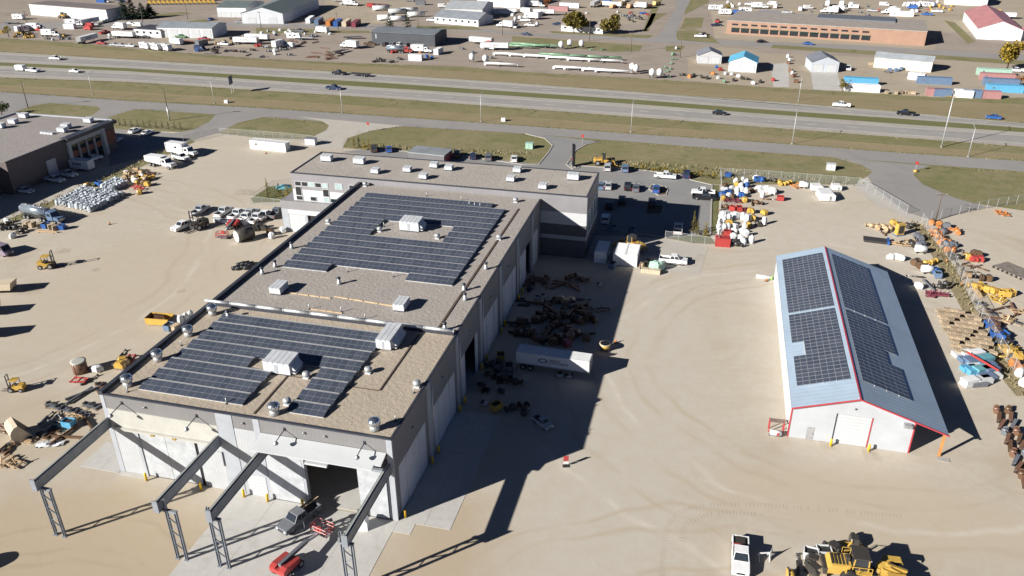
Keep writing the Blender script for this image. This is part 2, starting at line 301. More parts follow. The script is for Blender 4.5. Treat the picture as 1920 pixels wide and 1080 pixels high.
for pl_ in ([(1290, 108), (1350, 88), (1400, 92), (1440, 100), (1920, 118), (1960, 184), (1760, 184), (1440, 166), (1290, 150)], [(610, 0), (800, 3), (760, 35), (690, 48), (600, 35)], [(1090, -20), (1250, -20), (1200, 45), (1080, 45)], [(1330, 5), (1600, -30), (1920, -60), (1920, 60), (1760, 60), (1750, 100), (1340, 72)], [(300, 50), (480, 58), (480, 90), (300, 82)]):
    struct('far_gravel', poly(pl_, 1.6 * Z), M_FARLT)
for pl_ in ([(1445, 120), (1478, 118), (1480, 163), (1450, 163)], [(1520, 135), (1570, 136), (1578, 170), (1525, 168)]):
    struct('far_driveway', poly(pl_, 3 * Z), M_CONC)
# ------------------------------------------------------------------ building materials
def ribbed(name, col, period, axis='x', rough=.45, depth=.25, metal=0.0, var=.05):
    """cladding with fine ribs as bump relief"""
    m = mat(name, col, rough, metal, var, .25); n = m.node_tree; L = n.links.new; b = n.nodes['Principled BSDF']
    g = n.nodes.new('ShaderNodeTexCoord'); sx = n.nodes.new('ShaderNodeSeparateXYZ'); L(g.outputs['Object'], sx.inputs[0])
    ml = n.nodes.new('ShaderNodeMath'); ml.operation = 'MULTIPLY'; ml.inputs[1].default_value = 2 * math.pi / period; L(sx.outputs[{'x': 0, 'y': 1, 'z': 2}[axis]], ml.inputs[0])
    sn = n.nodes.new('ShaderNodeMath'); sn.operation = 'SINE'; L(ml.outputs[0], sn.inputs[0])
    bp = n.nodes.new('ShaderNodeBump'); bp.inputs['Strength'].default_value = depth; bp.inputs['Distance'].default_value = .05; L(sn.outputs[0], bp.inputs['Height']); L(bp.outputs[0], b.inputs['Normal'])
    return m
M_WALLW = ribbed('cladding_white', (.4, .415, .43), .4, 'x', depth=.12); M_LEAF = mat('door_leaf_white', (.41, .43, .45), .45, var=.1, scale=.7)
M_LEAFY = ribbed('door_leaf_side', (.52, .55, .6), .5, 'y')
M_DARK = ribbed('cladding_charcoal', (.19, .186, .186), .6, 'x', depth=.05); M_DARKS = ribbed('cladding_charcoal_side', (.2, .2, .21), .6, 'y', depth=.08)
M_PILA = mat('pilaster_grey', (.34, .36, .39), .5, var=.05, scale=.4); M_CREAM = mat('hatch_cream', (.42, .415, .38), .5, var=.05, scale=.4)
M_HATCH = mat('hatch_white', (.46, .475, .49), .45, var=.03, scale=.3)
M_CAP = mat('cap_flashing', (.045, .05, .065), .4, var=.1); M_STEEL = mat('painted_steel_grey', (.22, .24, .27), .45, var=.1, scale=.8)
M_STEELL = mat('steel_flange', (.42, .42, .38), .5, var=.1, scale=.8); M_GALV = mat('galvanised', (.52, .54, .55), .45, .5, var=.12, scale=2); M_CHROME = mat('turbine_metal', (.75, .77, .78), .22, .95, var=.1, scale=3)
M_RTU = mat('rooftop_unit_white', (.5, .52, .55), .5, var=.08, scale=.8); M_BLACK = mat('black_rubber_and_openings', (.015, .015, .016), .7, var=.2); M_DARKGLASS = mat('dark_glass', (.02, .024, .03), .06, 0, var=.1, spec=.8)
M_PALEGLASS = mat('pale_glass', (.35, .45, .46), .1, var=.15, scale=.6, spec=.8); M_YEL = mat('bollard_yellow', (.72, .46, .02), .5, var=.12, scale=3); M_INT = mat('interior_concrete', (.3, .29, .28), .8)
M_ROOFT = ground_mat('roof_ballast_tan', (.43, .375, .305), (.41, .355, .29), (.36, .31, .25), scales=(.08, .4, 5.), bump=.4, fine=(6., .4, (.3, .24, .18)))
M_ROOFG = ground_mat('roof_ballast_grey', (.36, .33, .305), (.335, .31, .285), (.3, .275, .255), scales=(.08, .4, 5.), bump=.4, fine=(6., .35, (.27, .245, .225)))
M_ROOFP = ground_mat('roof_ballast_pink', (.31, .285, .275), (.285, .265, .255), (.25, .23, .222), scales=(.08, .4, 5.), bump=.4, fine=(6., .35, (.23, .205, .195)))
M_ROOFO = ground_mat('roof_ballast_light', (.4, .365, .33), (.37, .34, .31), (.31, .285, .26), scales=(.08, .4, 5.), bump=.4, fine=(6., .45, (.27, .245, .22)))
M_LAMP = mat('lamp_housing', (.35, .36, .37), .4, .4)
X0, X1, Y0, Y1, H = -73.43, -33.21, 71.47, 153.6, 12.5
shop = thing('workshop_building', 'long flat-roofed workshop with tall white doors and solar panels on its gravel roof', 'building', (X0, Y0, 0))
ox, oy = X0, Y0
def P(mb, name, m, parent=shop):
    """part given in world coordinates, parented under an empty at the building's base"""
    base = parent
    while base.parent: base = base.parent
    o = mb.xf(Matrix.Translation(-Vector(base.location))).build(name, m, None); o.parent = parent; return o
T = .28
# --- front wall
P(MB().box(X0, X1, Y0, Y0 + T, 10.5, H), 'wall_band', M_DARK)
P(MB().box(X0, X0 + .75, Y0 - .04, Y0 + T, 0, 10.5), 'corner_trim', M_PILA); P(MB().box(X0, X0 + .55, Y0 - .045, Y0, 10.5, H - .02), 'corner_trim', M_PILA)
P(MB().box(-33.9, X1 + .03, Y0 - .04, Y0 + T, 0, H - .02), 'corner_trim', M_PILA)
P(MB().box(-56.7, -54.4, Y0 - .06, Y0 + T, 0, H - .02), 'pilaster', M_PILA); P(MB().box(-51.5, -50.65, Y0 - .05, Y0 + T, 4, H - .02), 'pilaster', M_PILA)
P(MB().box(-54.4, -51.5, Y0, Y0 + T, 6.9, 10.5), 'wall_panel', M_WALLW); P(MB().box(-54.4, -50.65, Y0 + .002, Y0 + T, 3.4, 6.9), 'wall_panel', M_PILA)
P(MB().box(-54.4, -53.85, Y0, Y0 + T, 0, 3.4), 'wall_panel', M_PILA)
# left bay: ribbed wall, two door leaves, gap, ribbed wall
P(MB().box(-72.68, -69.4, Y0, Y0 + T, 0, 7.6), 'wall_panel', M_WALLW); P(MB().box(-69.4, -69.0, Y0 - .1, Y0 + T, 0, 7.6), 'door_jamb', M_PILA)
for a, b in ((-69.0, -65.12), (-65.06, -60.75)):
    lf = P(MB().box(a, b, Y0 + .03, Y0 + .2, .12, 7.5), 'door_leaf', M_LEAF); P(MB().box(a, b, Y0 + .04, Y0 + .19, .02, .12), 'bottom_seal', M_BLACK, lf)
P(MB().box(-60.75, -60.25, Y0 + .12, Y0 + .3, 0, 7.5), 'door_gap', M_BLACK)
P(MB().box(-60.25, -56.7, Y0, Y0 + T, 0, 7.6), 'wall_panel', M_WALLW); P(MB().box(-57.7, -56.72, Y0 - .25, Y0, 4.2, 6.4), 'switch_cabinet', M_WALLW)
hl = P(MB().box(-72.65, -56.72, Y0 - .08, Y0 + .2, 7.75, 10.45), 'crane_hatch', M_CREAM)
P(MB().box(-72.2, -57.0, Y0 - .5, Y0 - .02, 7.45, 7.75), 'hatch_ledge', M_CREAM, hl)
for x in (-66.6, -63.4): P(MB().box(x, x + .5, Y0 - .62, Y0 - .5, 7.4, 7.68), 'hatch_latch', mat('latch_brass', (.35, .24, .08), .5), hl)
# man door size roller door
def roller(x0, x1, y, z1, parent, n, m, face=-1):
    d = P(MB().box(x0, x1, y - .02 * face, y - .1 * face, 0, z1) if False else MB().box(x0 - .1, x1 + .1, y + .02, y + .14, 0, z1 + .1), 'overhead_door', M_PILA, parent)
    for i in range(n):
        a = z1 * i / n; b = z1 * (i + 1) / n
        P(MB().prism([(x0, a + .02), (x1, a + .02), (x1, b - .02), (x0, b - .02)], y - .05, y + .02), 'door_section', m, d)
    return d
roller(-53.8, -51.1, Y0, 3.3, shop, 6, M_HATCH)
P(MB().box(-51.1, -50.5, Y0, Y0 + T, 0, 3.4), 'wall_panel', M_PILA)
# right bay: leaves slid open, dark opening
for a, b in ((-50.5, -45.6), (-38.05, -34.3)):
    lf = P(MB().box(a, b, Y0 - .12, Y0 + .06, .12, 7.35), 'door_leaf', M_LEAF); P(MB().box(a, b, Y0 - .11, Y0 + .05, .02, .12), 'bottom_seal', M_BLACK, lf)
P(MB().box(-45.6, -45.25, Y0 - .1, Y0 + .5, 0, 7.5), 'door_jamb', M_PILA); P(MB().box(-34.3, -34.0, Y0 - .02, Y0 + T, 0, 7.5), 'door_jamb', M_CAP)
P(MB().box(-50.65, -33.9, Y0 + .02, Y0 + .4, 7.36, 7.6), 'door_track', M_STEEL); P(MB().box(-44.9, -41.9, Y0 - .5, Y0 + .02, 7.0, 7.3), 'track_cover', M_HATCH)
hz = MB(); a_, b_ = Vector((0, Y0 - .05, 10.5)), Vector((0, Y0 - 2.6, 9.75)); n_ = Vector((0, -.28, -.96)) * .12
xa, xb = -50.6, -33.95
hz.add([(xa, a_.y, a_.z), (xb, a_.y, a_.z), (xb, b_.y + .75, b_.z + .21), (xb - .9, b_.y + .75, b_.z + .21), (xb - .9, b_.y, b_.z), (xa, b_.y, b_.z)] + [(p[0], p[1], p[2] - .14) for p in
  [(xa, a_.y, a_.z), (xb, a_.y, a_.z), (xb, b_.y + .75, b_.z + .21), (xb - .9, b_.y + .75, b_.z + .21), (xb - .9, b_.y, b_.z), (xa, b_.y, b_.z)]],
  [(5, 4, 3, 2, 1, 0), (6, 7, 8, 9, 10, 11)] + [(i, (i + 1) % 6, 6 + (i + 1) % 6, 6 + i) for i in range(6)])
hr = P(hz, 'crane_hatch', M_HATCH)
for x in (-48.5, -42.2, -36): P(MB().bar((x, Y0, 8.2), (x, Y0 - 2.3, 9.68), .1, .1), 'hatch_strut', M_STEEL, hr)
# --- other walls
P(MB().box(X0, X0 + T, Y0 + T + .01, Y1, 0, H), 'wall', M_DARKS)
P(MB().box(X0, X1, Y1 - .5, Y1 - .25, 0, H - .01), 'wall', M_DARK)
P(MB().box(X1 - T, X1, Y0 + T + .01, Y1, 7.35, H), 'wall_band', M_DARKS)
XS = X1
bays = [71.8, 84.0, 96.3, 108.6, 120.9, 133.2, 145.4, Y1]
doors = {0: [(72.9, 82.5, 'd')], 1: [(85.3, 95.1, 'd')], 2: [(97.8, 100.5, 'd'), (100.5, 106.0, 'o'), (106.0, 107.4, 'd')], 3: [(110.0, 119.2, 'd')], 4: [(121.9, 132.2, 'd')], 5: [(134.8, 140.5, 'd'), (140.5, 144.3, 'o')], 6: [(147, 151, 'd')]}
for k in range(7):
    y = bays[k]
    if k: P(MB().box(X1 - .05, X1 + .22, y - .65, y + .65, 0, H - .03), 'pilaster', M_PILA)
    prev = bays[k] - (.2 if k == 0 else 0)
    for (a, b, t) in doors[k]:
        if a - prev > .05: P(MB().box(X1 - T, X1, prev, a, 0, 7.35), 'wall_panel', M_DARKS)
        if t == 'd':
            n = max(1, round((b - a) / 2.4)); 
            for i in range(n):
                c, d = a + (b - a) * i / n, a + (b - a) * (i + 1) / n
                P(MB().box(X1 - .2, X1 - .06 + .07 * (i % 2), c + .02, d - .02, .05, 7.3), 'door_leaf', M_LEAFY)
        prev = b
    if bays[k + 1] - prev > .05: P(MB().box(X1 - T, X1, prev, bays[k + 1], 0, 7.35), 'wall_panel', M_DARKS)
for y in (84.9, 97.2, 109.5, 121.8, 134.1): P(MB().tube((X1 + .3, y, .1), (X1 + .3, y, 12.3), .09, 8), 'downpipe', M_GALV)
for y in (78, 90, 103, 115, 127): P(MB().lathe((X1 + .12, y, 9.6), [(.18, -.1), (.18, .1)], 8), 'wall_light', M_LAMP)
for x in (-66.9, -52.9, -44.6, -41.8): P(MB().lathe((x, Y0 - .14, 11.6), [(.16, -.12), (.16, .12)], 8), 'wall_light', M_LAMP)
# interior slab and back partition so the open bay reads as a deep hall
P(MB().box(X0 + T, X1 - T, Y0 + .3, Y1 - .6, .0, .05), 'floor_slab', M_CONC); P(MB().box(X0 + T, X1 - T, 96.6, 96.8, .05, H - .3), 'partition_wall', M_INT)
# --- roof
P(MB().box(X0 + .2, X1 - .1, Y0 + .15, 96.7, 12.2, H), 'roof_deck', M_ROOFT); P(MB().box(X0 + .2, X1 - .1, 96.72, Y1 - .1, 12.2, H + .003), 'roof_deck', M_ROOFG)
P(MB().box(X0 - .05, X0 + .55, Y0 - .06, Y1, 12.45, 13.0), 'parapet', M_CAP); P(MB().box(X1 - .22, X1 + .06, Y0 - .06, Y1, 12.45, 12.62), 'parapet', M_CAP); P(MB().box(X0 + .551, X1 - .221, Y0 - .065, Y0 + .28, 12.45, 12.66), 'parapet', M_CAP)
d_ = P(MB().box(X0 + .6, X1 - .3, 96.45, 97.2, H, 13.05), 'expansion_curb', M_CAP)
for i in range(9):
    xa = X0 - .6 + (X1 - X0 + .4) * i / 9; xb = X0 - .6 + (X1 - X0 + .4) * (i + 1) / 9
    P(MB().tube((xa, 96.55, 13.25), (xb - .03, 96.55, 13.25), .25, 12), 'duct_section', M_GALV, d_)
    P(MB().tube((xb - .12, 96.55, 13.25), (xb - .02, 96.55, 13.25), .29, 12), 'duct_joint', M_GALV, d_)
M_SEAM = mat('roof_joint', (.1, .07, .055), .8, var=.3, scale=3)
for (xa, ya, xb, yb, wd) in ((-36.35, 98.0, -36.3, 147.2, .34), (-38.5, 80.8, -38.5, 95.6, .22), (-51.7, 72.3, -51.8, 81, .22), (-44.3, 80.7, -38.7, 80.7, .07), (-51.7, 81.1, -48.0, 81.1, .07)):
    P(MB().bar((xa, ya, H + .05), (xb, yb, H + .05), wd, .1), 'roof_joint', M_SEAM)
M_TIMB = mat('sleeper_timber', (.5, .38, .24), .8, var=.15)
for (xa, ya, xb, yb) in ((-63.6, 103.1, -55.8, 102.9), (-55.6, 103.6, -45.2, 102.8), (-57.3, 98.9, -52, 98.8)):
    n = 4
    for i in range(n):
        p = Vector((xa, ya, H + .1)).lerp(Vector((xb, yb, H + .1)), i / n); q = Vector((xa, ya, H + .1)).lerp(Vector((xb, yb, H + .1)), (i + .93) / n)
        P(MB().bar(p, q, .16, .16), 'pipe_sleeper', M_TIMB)
# --- overhead crane runways on lattice columns
def runway(xb, x1, x2, yo, label, side):
    t = thing('crane_runway', label, 'crane runway', (x1, yo, 0), 0, 'outdoor crane runways in front of the workshop'); B = -Vector((x1, yo, 0))
    m = MB(); y0, y1 = yo - .7, Y0 - .1
    m.box(xb - .24, xb + .24, y0, y1, 7.55, 8.75); m.box(xb - .28, xb + .28, y0, y1, 7.45, 7.55); m.box(xb - .28, xb + .28, y0, y1, 8.75, 8.84)
    m.xf(Matrix.Translation(B)).build('beam', M_STEEL, t)
    MB().box(xb - .06, xb + .06, y0 + .2, y1, 8.845, 8.97).xf(Matrix.Translation(B)).build('crane_rail', M_STEELL, t)
    MB().box(xb - .35, xb + .35, y0 - .12, y0 - .01, 7.5, 9.2).xf(Matrix.Translation(B)).build('end_stop', M_STEEL, t)
    for x in (x1, x2): 
        m = MB(); z = 8.9 if x == x1 else 7.4
        m.box(x - .14, x + .14, yo - .025, yo + .025, 0, z); m.box(x - .16, x - .12, yo - .14, yo + .14, 0, z); m.box(x + .12, x + .16, yo - .14, yo + .14, 0, z); m.box(x - .3, x + .3, yo - .3, yo + .3, 0, .04)
        m.xf(Matrix.Translation(B)).build('column_chord', M_STEEL, t)
    n = 7
    for i in range(n):
        za = .3 + 7.0 * i / n; zb = .3 + 7.0 * (i + 1) / n; a, b = (x1, x2) if i % 2 == 0 else (x2, x1)
        MB().bar((a, yo, za), (b, yo, zb), .13, .1).xf(Matrix.Translation(B)).build('lattice_brace', M_STEEL, t)
    MB().box(min(xb, x1) - .35, x2 + .2, yo - .2, yo + .2, 7.22, 7.44).xf(Matrix.Translation(B)).build('bracket', M_STEEL, t)
runway(-73.15, -73.17, -71.9, 59.15, 'grey crane runway beam on lattice column over bare sand beside the empty concrete corner slab', 0)
runway(-56.9, -56.3, -55.1, 59.4, 'grey crane runway beam on lattice column at the edge of the concrete apron', 0)
runway(-50.15, -50.75, -49.55, 59.5, 'grey crane runway beam on lattice column beside the roller door and grey pickup', 1)
runway(-33.8, -34.6, -33.4, 59.6, 'grey crane runway beam on lattice column at the workshop corner by the white block', 1)
# gooseneck lamps over the doors
def lamp_proto():
    t = thing('gooseneck_lamp', '', 'wall lamp', (0, 0, 0)); 
    MB().tube((0, 0, 0), (0, -2.1, -.25), .06, 8).build('arm', M_CAP, t); MB().box(-.15, .15, -.02, .06, -.25, .25).build('wall_plate', M_CAP, t)
    MB().lathe((0, -2.25, -.42), [(.34, -.1), (.3, .05), (.14, .22), (.06, .3)], 10).build('lamp_head', M_LAMP, t); return t
for (x, z), lb in zip(((-70.26, 11.65), (-59.41, 11.5), (-47.2, 11.6), (-36.67, 11.5)), ('above the cream hatch by the outer corner', 'above the cream hatch by the wide pilaster', 'above the open white hatch by the narrow pilaster', 'above the open white hatch by the sunlit corner')):
    place('lamp', lamp_proto, (x, Y0 - .05, z), 0, 'dark gooseneck lamp ' + lb, 'gooseneck lamps on the workshop front')
# bollards
def bollard_proto():
    t = thing('bollard', '', 'bollard'); MB().lathe((0, 0, 0), [(.17, 0), (.17, 1.15), (.12, 1.25), (.03, 1.29)], 12).build('post', M_YEL, t); MB().lathe((0, 0, 0), [(.24, -.02), (.24, .05)], 12).build('base_collar', M_KERB, t); return t
BP = [(-68.71, 70.5, 'beside the cream-hatched door leaves on sand'), (-60.5, 70.6, 'beside the black door gap'), (-54.3, 70.75, 'beside the roller door on its wide pilaster side'), (-50.85, 70.7, 'beside the roller door on its open doorway side'), (-46.0, 70.9, 'at the open doorway behind the pickup'), (-38.2, 70.9, 'behind the white block'), (-32.55, 72.2, 'at the workshop corner with a red base')]
for x, y, lb in BP: place('bollard', bollard_proto, (x, y, 0), 0, 'yellow steel bollard ' + lb, 'yellow bollards around the workshop')
for y in (82.9, 85.4, 95.4, 97.8, 107.2, 110.2, 119.5, 122, 132.5, 135):
    place('bollard', bollard_proto, (-32.65, y, 0), 0, 'yellow steel bollard in the shade beside a tall side door', 'yellow bollards along the shaded side doors')
# --- rooftop equipment (each stands on the roof: a thing of its own)
def rtu(name, x0, x1, y0, y1, z, h, label, hood=True, cat='rooftop unit', group=None):
    t = thing(name, label, cat, ((x0 + x1) / 2, (y0 + y1) / 2, z), 0, group); a, b = (x1 - x0) / 2, (y1 - y0) / 2
    MB().box(-a, a, -b, b, .25, h * .8).build('housing', M_RTU, t); MB().box(-a * .9, a * .9, -b * .9, b * .9, 0, .25).build('curb', M_CAP, t)
    n = max(3, int((x1 - x0) / .75))
    for i in range(n):
        u = -a + 2 * a * i / n; v = -a + 2 * a * (i + 1) / n
        MB().add([(u + .03, -b - .08, h * .8 + .01), (v - .03, -b - .08, h * .8 + .01), (v - .03, b + .08, h * .8 + .01), (u + .03, b + .08, h * .8 + .01), (u + .03, -b - .08, h * .93), (v - .03, -b - .08, h * .93), (v - .03, b + .08, h), (u + .03, b + .08, h)],
                 [(0,3,2,1),(4,5,6,7),(0,1,5,4),(1,2,6,5),(2,3,7,6),(3,0,4,7)]).build('top_panel', M_RTU, t)
    if hood:
        MB().prism([(a, h * .78), (a + .7, h * .45), (a + .7, h * .4), (a, h * .4)], -b * .8, b * .8).build('intake_hood', M_RTU, t)
        MB().box(-a * .15, a * .1, -b - .03, -b, .35, h * .75).build('access_door', M_PILA, t)
        MB().prism([(a, h * .36), (a + .7, h * .2), (a + .7, h * .16), (a, h * .16)], -b * .8, b * .8).build('intake_hood', M_RTU, t)
    return t
rtu('rooftop_unit', -55.2, -51.3, 81.0, 83.7, H, 2.1, 'large white rooftop unit beside the stepped edge of the solar panels on the tan roof')
rtu('rooftop_unit', -42.9, -40.7, 90.2, 94.9, H, 1.9, 'white rooftop unit at the end of the solar rows by the silver duct')
rtu('rooftop_unit', -55.3, -51.5, 131.1, 133.9, H, 2.2, 'bright white rooftop unit in the clearing within the large solar array')
rtu('rooftop_unit', -66.0, -64.1, 101.9, 104.6, H, 1.4, 'small pale rooftop unit on bare grey gravel near the outer parapet', False)
rtu('rooftop_unit', -44.8, -43.0, 101.3, 104.0, H, 1.4, 'small pale rooftop unit on bare grey gravel at the end of the timber sleepers', False)
def turbine_proto():
    t = thing('turbine_vent', '', 'roof vent'); MB().lathe((0, 0, 0), [(.62, 0), (.58, .8)], 12).build('base', M_GALV, t)
    MB().lathe((0, 0, .75), [(.6, -.02), (.72, .12), (.78, .45), (.7, .75), (.4, .95), (.05, 1.0)], 14).build('turbine_head', M_CHROME, t); m = MB()
    for i in range(14): a = 2 * math.pi * i / 14; m.bar((.74 * math.cos(a), .74 * math.sin(a), .9), (.74 * math.cos(a + .3), .74 * math.sin(a + .3), 1.5), .03, .1)
    m.build('blades', M_GALV, t); return t
for (x, y), lb in zip(((-71.13, 93.9), (-70.9, 87.35), (-71.04, 80.4), (-71.0, 74.0), (-49.17, 72.9), (-35.85, 72.9)), ('under the end of the silver duct', 'by the outer parapet next to the third solar row', 'by the outer parapet next to the sixth solar row', 'by the outer front corner of the roof', 'above the pilaster at the front roof edge', 'at the sunlit front corner of the roof')):
    place('turbine', turbine_proto, (x, y, H), 0, 'shiny metal turbine vent ' + lb, 'turbine vents on the tan roof')
def stack_proto():
    t = thing('exhaust_stack', '', 'roof vent'); MB().lathe((0, 0, 0), [(.38, 0), (.32, .5), (.24, .55), (.24, 1.0)], 10).build('pipe', M_GALV, t); MB().lathe((0, 0, 1.02), [(.34, 0), (.34, .22), (.08, .34)], 10).build('cap', M_CAP, t); return t
def gstack(p): q = G(*p, H); return (q.x, q.y, H)
for p in ((516, 501), (492, 514), (547, 466), (636, 533), (911, 505), (870, 545), (872, 563), (834, 619), (428, 596)):
    place('stack', stack_proto, gstack(p), 0, 'short galvanised exhaust stack with dark cap on the grey gravel roof', 'exhaust stacks on the workshop roof')
def fan_proto():
    t = thing('exhaust_fan', '', 'roof vent'); MB().lathe((0, 0, 0), [(.3, 0), (.3, .4), (.55, .5), (.5, .8), (.2, .95)], 12).build('fan_hood', M_GALV, t); MB().box(-.4, .4, -.4, .4, 0, .18).build('curb', M_RTU, t); return t
for p in ((616, 419), (712, 434), (820, 447), (936, 449), (691, 699), (782, 725), (685, 349), (575, 708), (539, 758), (967, 379)):
    place('fan', fan_proto, gstack(p), 0, 'squat mushroom exhaust fan on the workshop roof', 'exhaust fans on the workshop roof')
def pipe_proto():
    t = thing('vent_pipe', '', 'vent pipe'); MB().tube((0, 0, 0), (0, 0, .9), .07, 8).build('pipe', M_GALV, t); MB().lathe((0, 0, 0), [(.2, 0), (.12, .12)], 8).build('flashing', M_CAP, t); return t
for p in ((652, 510), (738, 519), (800, 368), (865, 376), (340, 648), (425, 757), (240, 735), (776, 737), (742, 790), (640, 585), (685, 598), (580, 580), (720, 425), (880, 386), (890, 388), (900, 389)):
    place('vpipe', pipe_proto, gstack(p), 0, 'thin vent pipe standing on the workshop roof gravel', 'vent pipes on the workshop roof')
# ------------------------------------------------------------------ solar arrays
def panel_mat():
    m = bpy.data.materials.new('solar_cells'); m.use_nodes = True; n = m.node_tree; b = n.nodes['Principled BSDF']; L = n.links.new
    b.inputs['Roughness'].default_value = .25; b.inputs['Specular IOR Level'].default_value = .55
    oi = n.nodes.new('ShaderNodeObjectInfo'); mx = n.nodes.new('ShaderNodeMix'); mx.data_type = 'RGBA'; L(oi.outputs['Random'], mx.inputs[0]); mx.inputs[6].default_value = (.048, .058, .082, 1); mx.inputs[7].default_value = (.068, .079, .107, 1)
    L(mx.outputs[2], b.inputs['Base Color']); return m
M_CELL = panel_mat(); M_PFRAME = mat('panel_frame', (.42, .45, .49), .4, .5, var=.05)
def panel_mesh(wd, dp, split='y'):
    m = MB(); a, b = wd / 2, dp / 2
    m.box(-a + .008, a - .008, -b, b, -.04, 0, 1)
    if split == 'y':
        for (c, d) in ((-b + .03, -.022), (.022, b - .03)): m.box(-a + .03, a - .03, c, d, -.002, .006, 0)
    else:
        for (c, d) in ((-a + .04, -.028), (.028, a - .04)): m.box(c, d, -b + .04, b - .04, -.002, .006, 0)
    return m.mesh('solar_panel', [M_CELL, M_PFRAME])
ME_P = panel_mesh(1.01, 1.96)
M_RACK = mat('racking', (.5, .5, .5), .5, 0); TILT = math.radians(11)
def roof_array(label, x0, ynear0, n, rows, zr, stuff_rows=()):
    t = thing('solar_array', label, 'solar panels', (x0, ynear0, zr))
    for k, blocks in enumerate(rows):                      # k = 0 is the row farthest away
        y = (n - 1 - k) * 2.62
        r = None; rk = MB()
        for (s, e) in blocks:
            L_ = (e - s) * 1.01; rk.box(s * 1.01, s * 1.01 + L_, y + .1, y + .16, .02, .2); rk.box(s * 1.01, s * 1.01 + L_, y + 1.86, y + 1.92, .02, .5)
            rk.add([(s * 1.01, y + 1.94, .6), (s * 1.01 + L_, y + 1.94, .6), (s * 1.01 + L_, y + 2.34, .53), (s * 1.01, y + 2.34, .53), (s * 1.01, y + 2.42, .05), (s * 1.01 + L_, y + 2.42, .05)], [(0, 1, 2, 3), (3, 2, 5, 4)])
        r = tag(rk.build('rack_row', M_RACK, t), kind='stuff') if len(blocks) > 1 else rk.build('rack_row', M_RACK, t)
        joined = MB() if k in stuff_rows else None
        for (s, e) in blocks:
            for i in range(s, e):
                p = Vector(((i + .5) * 1.01, y + .97, .4))
                if joined is not None:
                    q = panel_mb_tmp(); q.xf(Matrix.Translation(p) @ Matrix.Rotation(TILT, 4, 'X')); kk = len(joined.v); joined.v += q.v; joined.f += [tuple(a + kk for a in f) for f in q.f]; joined.m += q.m; joined.sm += q.sm
                else:
                    o = link('solar_panel', ME_P, r, p); o.rotation_euler = (TILT, 0, 0)
        if joined is not None: tag(joined.build('solar_panel_field', [M_CELL, M_PFRAME], t), kind='stuff')
    return t
def panel_mb_tmp():
    m = MB(); m.box(-.497, .497, -.98, .98, -.04, 0, 1)
    for (c, d) in ((-.95, -.022), (.022, .95)): m.box(-.475, .475, c, d, -.002, .006, 0)
    return m
FR = [[(0, 26)], [(0, 26)], [(0, 26)], [(0, 26)], [(0, 11), (21, 26)], [(0, 15), (21, 26)], [(0, 15), (21, 26)], [(0, 15), (21, 26)]]
FR[3] = [(0, 13), (19, 26)]
FR[3] = [(0, 26)]
roof_array('stepped rows of dark solar panels on the tan gravel roof', -69.15, 73.45, 8, FR, H)
BR = [[(0, 27)], [(0, 30)], [(0, 30)], [(0, 30)], [(0, 30)], [(0, 9), (23, 30)], [(0, 9), (23, 30)], [(0, 9), (23, 30)]] + [[(0, 30)]] * 5 + [[(0, 8), (22, 30)]]
roof_array('large field of dark solar panels with a clearing on the grey gravel roof', -68.95, 111.5, 14, BR, H, stuff_rows=(0, 1))
# ------------------------------------------------------------------ gable shed with lean-to
SA = .007; SO = Vector((14.77, 100.87, 0))
shed = thing('gable_shed', 'white metal shed with blue-grey solar roof, red trim and open lean-to', 'shed', SO, SA)
M_SHEDW = ribbed('shed_cladding', (.41, .43, .455), .3, 'x', depth=.04); M_SHEDWY = ribbed('shed_cladding_side', (.55, .56, .57), .3, 'y'); M_RED = mat('trim_red', (.4, .05, .06), .45, var=.08)
M_SHEDR = ribbed('shed_roof_steel', (.32, .405, .5), .9, 'y', rough=.3, depth=.1, metal=0)  # blue of the reflected sky is mixed into this base colour
M_TIMBER = mat('post_timber', (.5, .22, .07), .7)
SW, SL, RI, ZE, ZR, LW, ZL, ZM = 15.93, 51.9, 8.42, 5.165, 7.96, 20.4, 3.906, 5.42
def SP(mb, name, m, parent=shed): return mb.build(name, m, parent)
# front and back gable walls with the door opening
def gable(y0, y1, door):
    m = MB(); prof = [(0, 0), (SW, 0), (SW, ZM - .1), (RI, ZR - .12), (0, ZE - .1)]
    if door:
        m.prism([(0, 0), (5.95, 0), (5.95, 4.95), (10.5, 4.95), (10.5, 0), (SW, 0), (SW, ZM - .1), (RI, ZR - .12), (0, ZE - .1)], y0, y1)
    else: m.prism(prof, y0, y1)
    return m
SP(gable(0, .2, True), 'wall', M_SHEDW); SP(gable(SL - .2, SL, False), 'wall', M_SHEDW)
SP(MB().box(0, .2, .21, SL - .21, 0, ZE - .1), 'wall', M_SHEDWY); SP(MB().box(SW - .2, SW, .21, SL - .21, 0, ZM - .1), 'wall', M_SHEDWY)
def slab(a0, z0, a1, z1, y0, y1, th=.12):
    return MB().add([(a0, y0, z0), (a1, y0, z1), (a1, y1, z1), (a0, y1, z0), (a0, y0, z0 - th), (a1, y0, z1 - th), (a1, y1, z1 - th), (a0, y1, z0 - th)], [(0,1,2,3),(7,6,5,4),(0,4,5,1),(1,5,6,2),(2,6,7,3),(3,7,4,0)])
SP(slab(-.15, ZE - .05, RI, ZR, -.3, SL + .2), 'roof_slope', M_SHEDR); SP(slab(RI + .001, ZR, LW, ZL, -.3, SL + .2), 'roof_slope', M_SHEDR)
SP(MB().bar((-.2, -.36, ZE - .1), (RI, -.36, ZR - .06), .1, .2), 'rake_trim', M_RED); SP(MB().bar((RI, -.365, ZR - .06), (LW + .05, -.365, ZL - .06), .1, .2), 'rake_trim', M_RED)
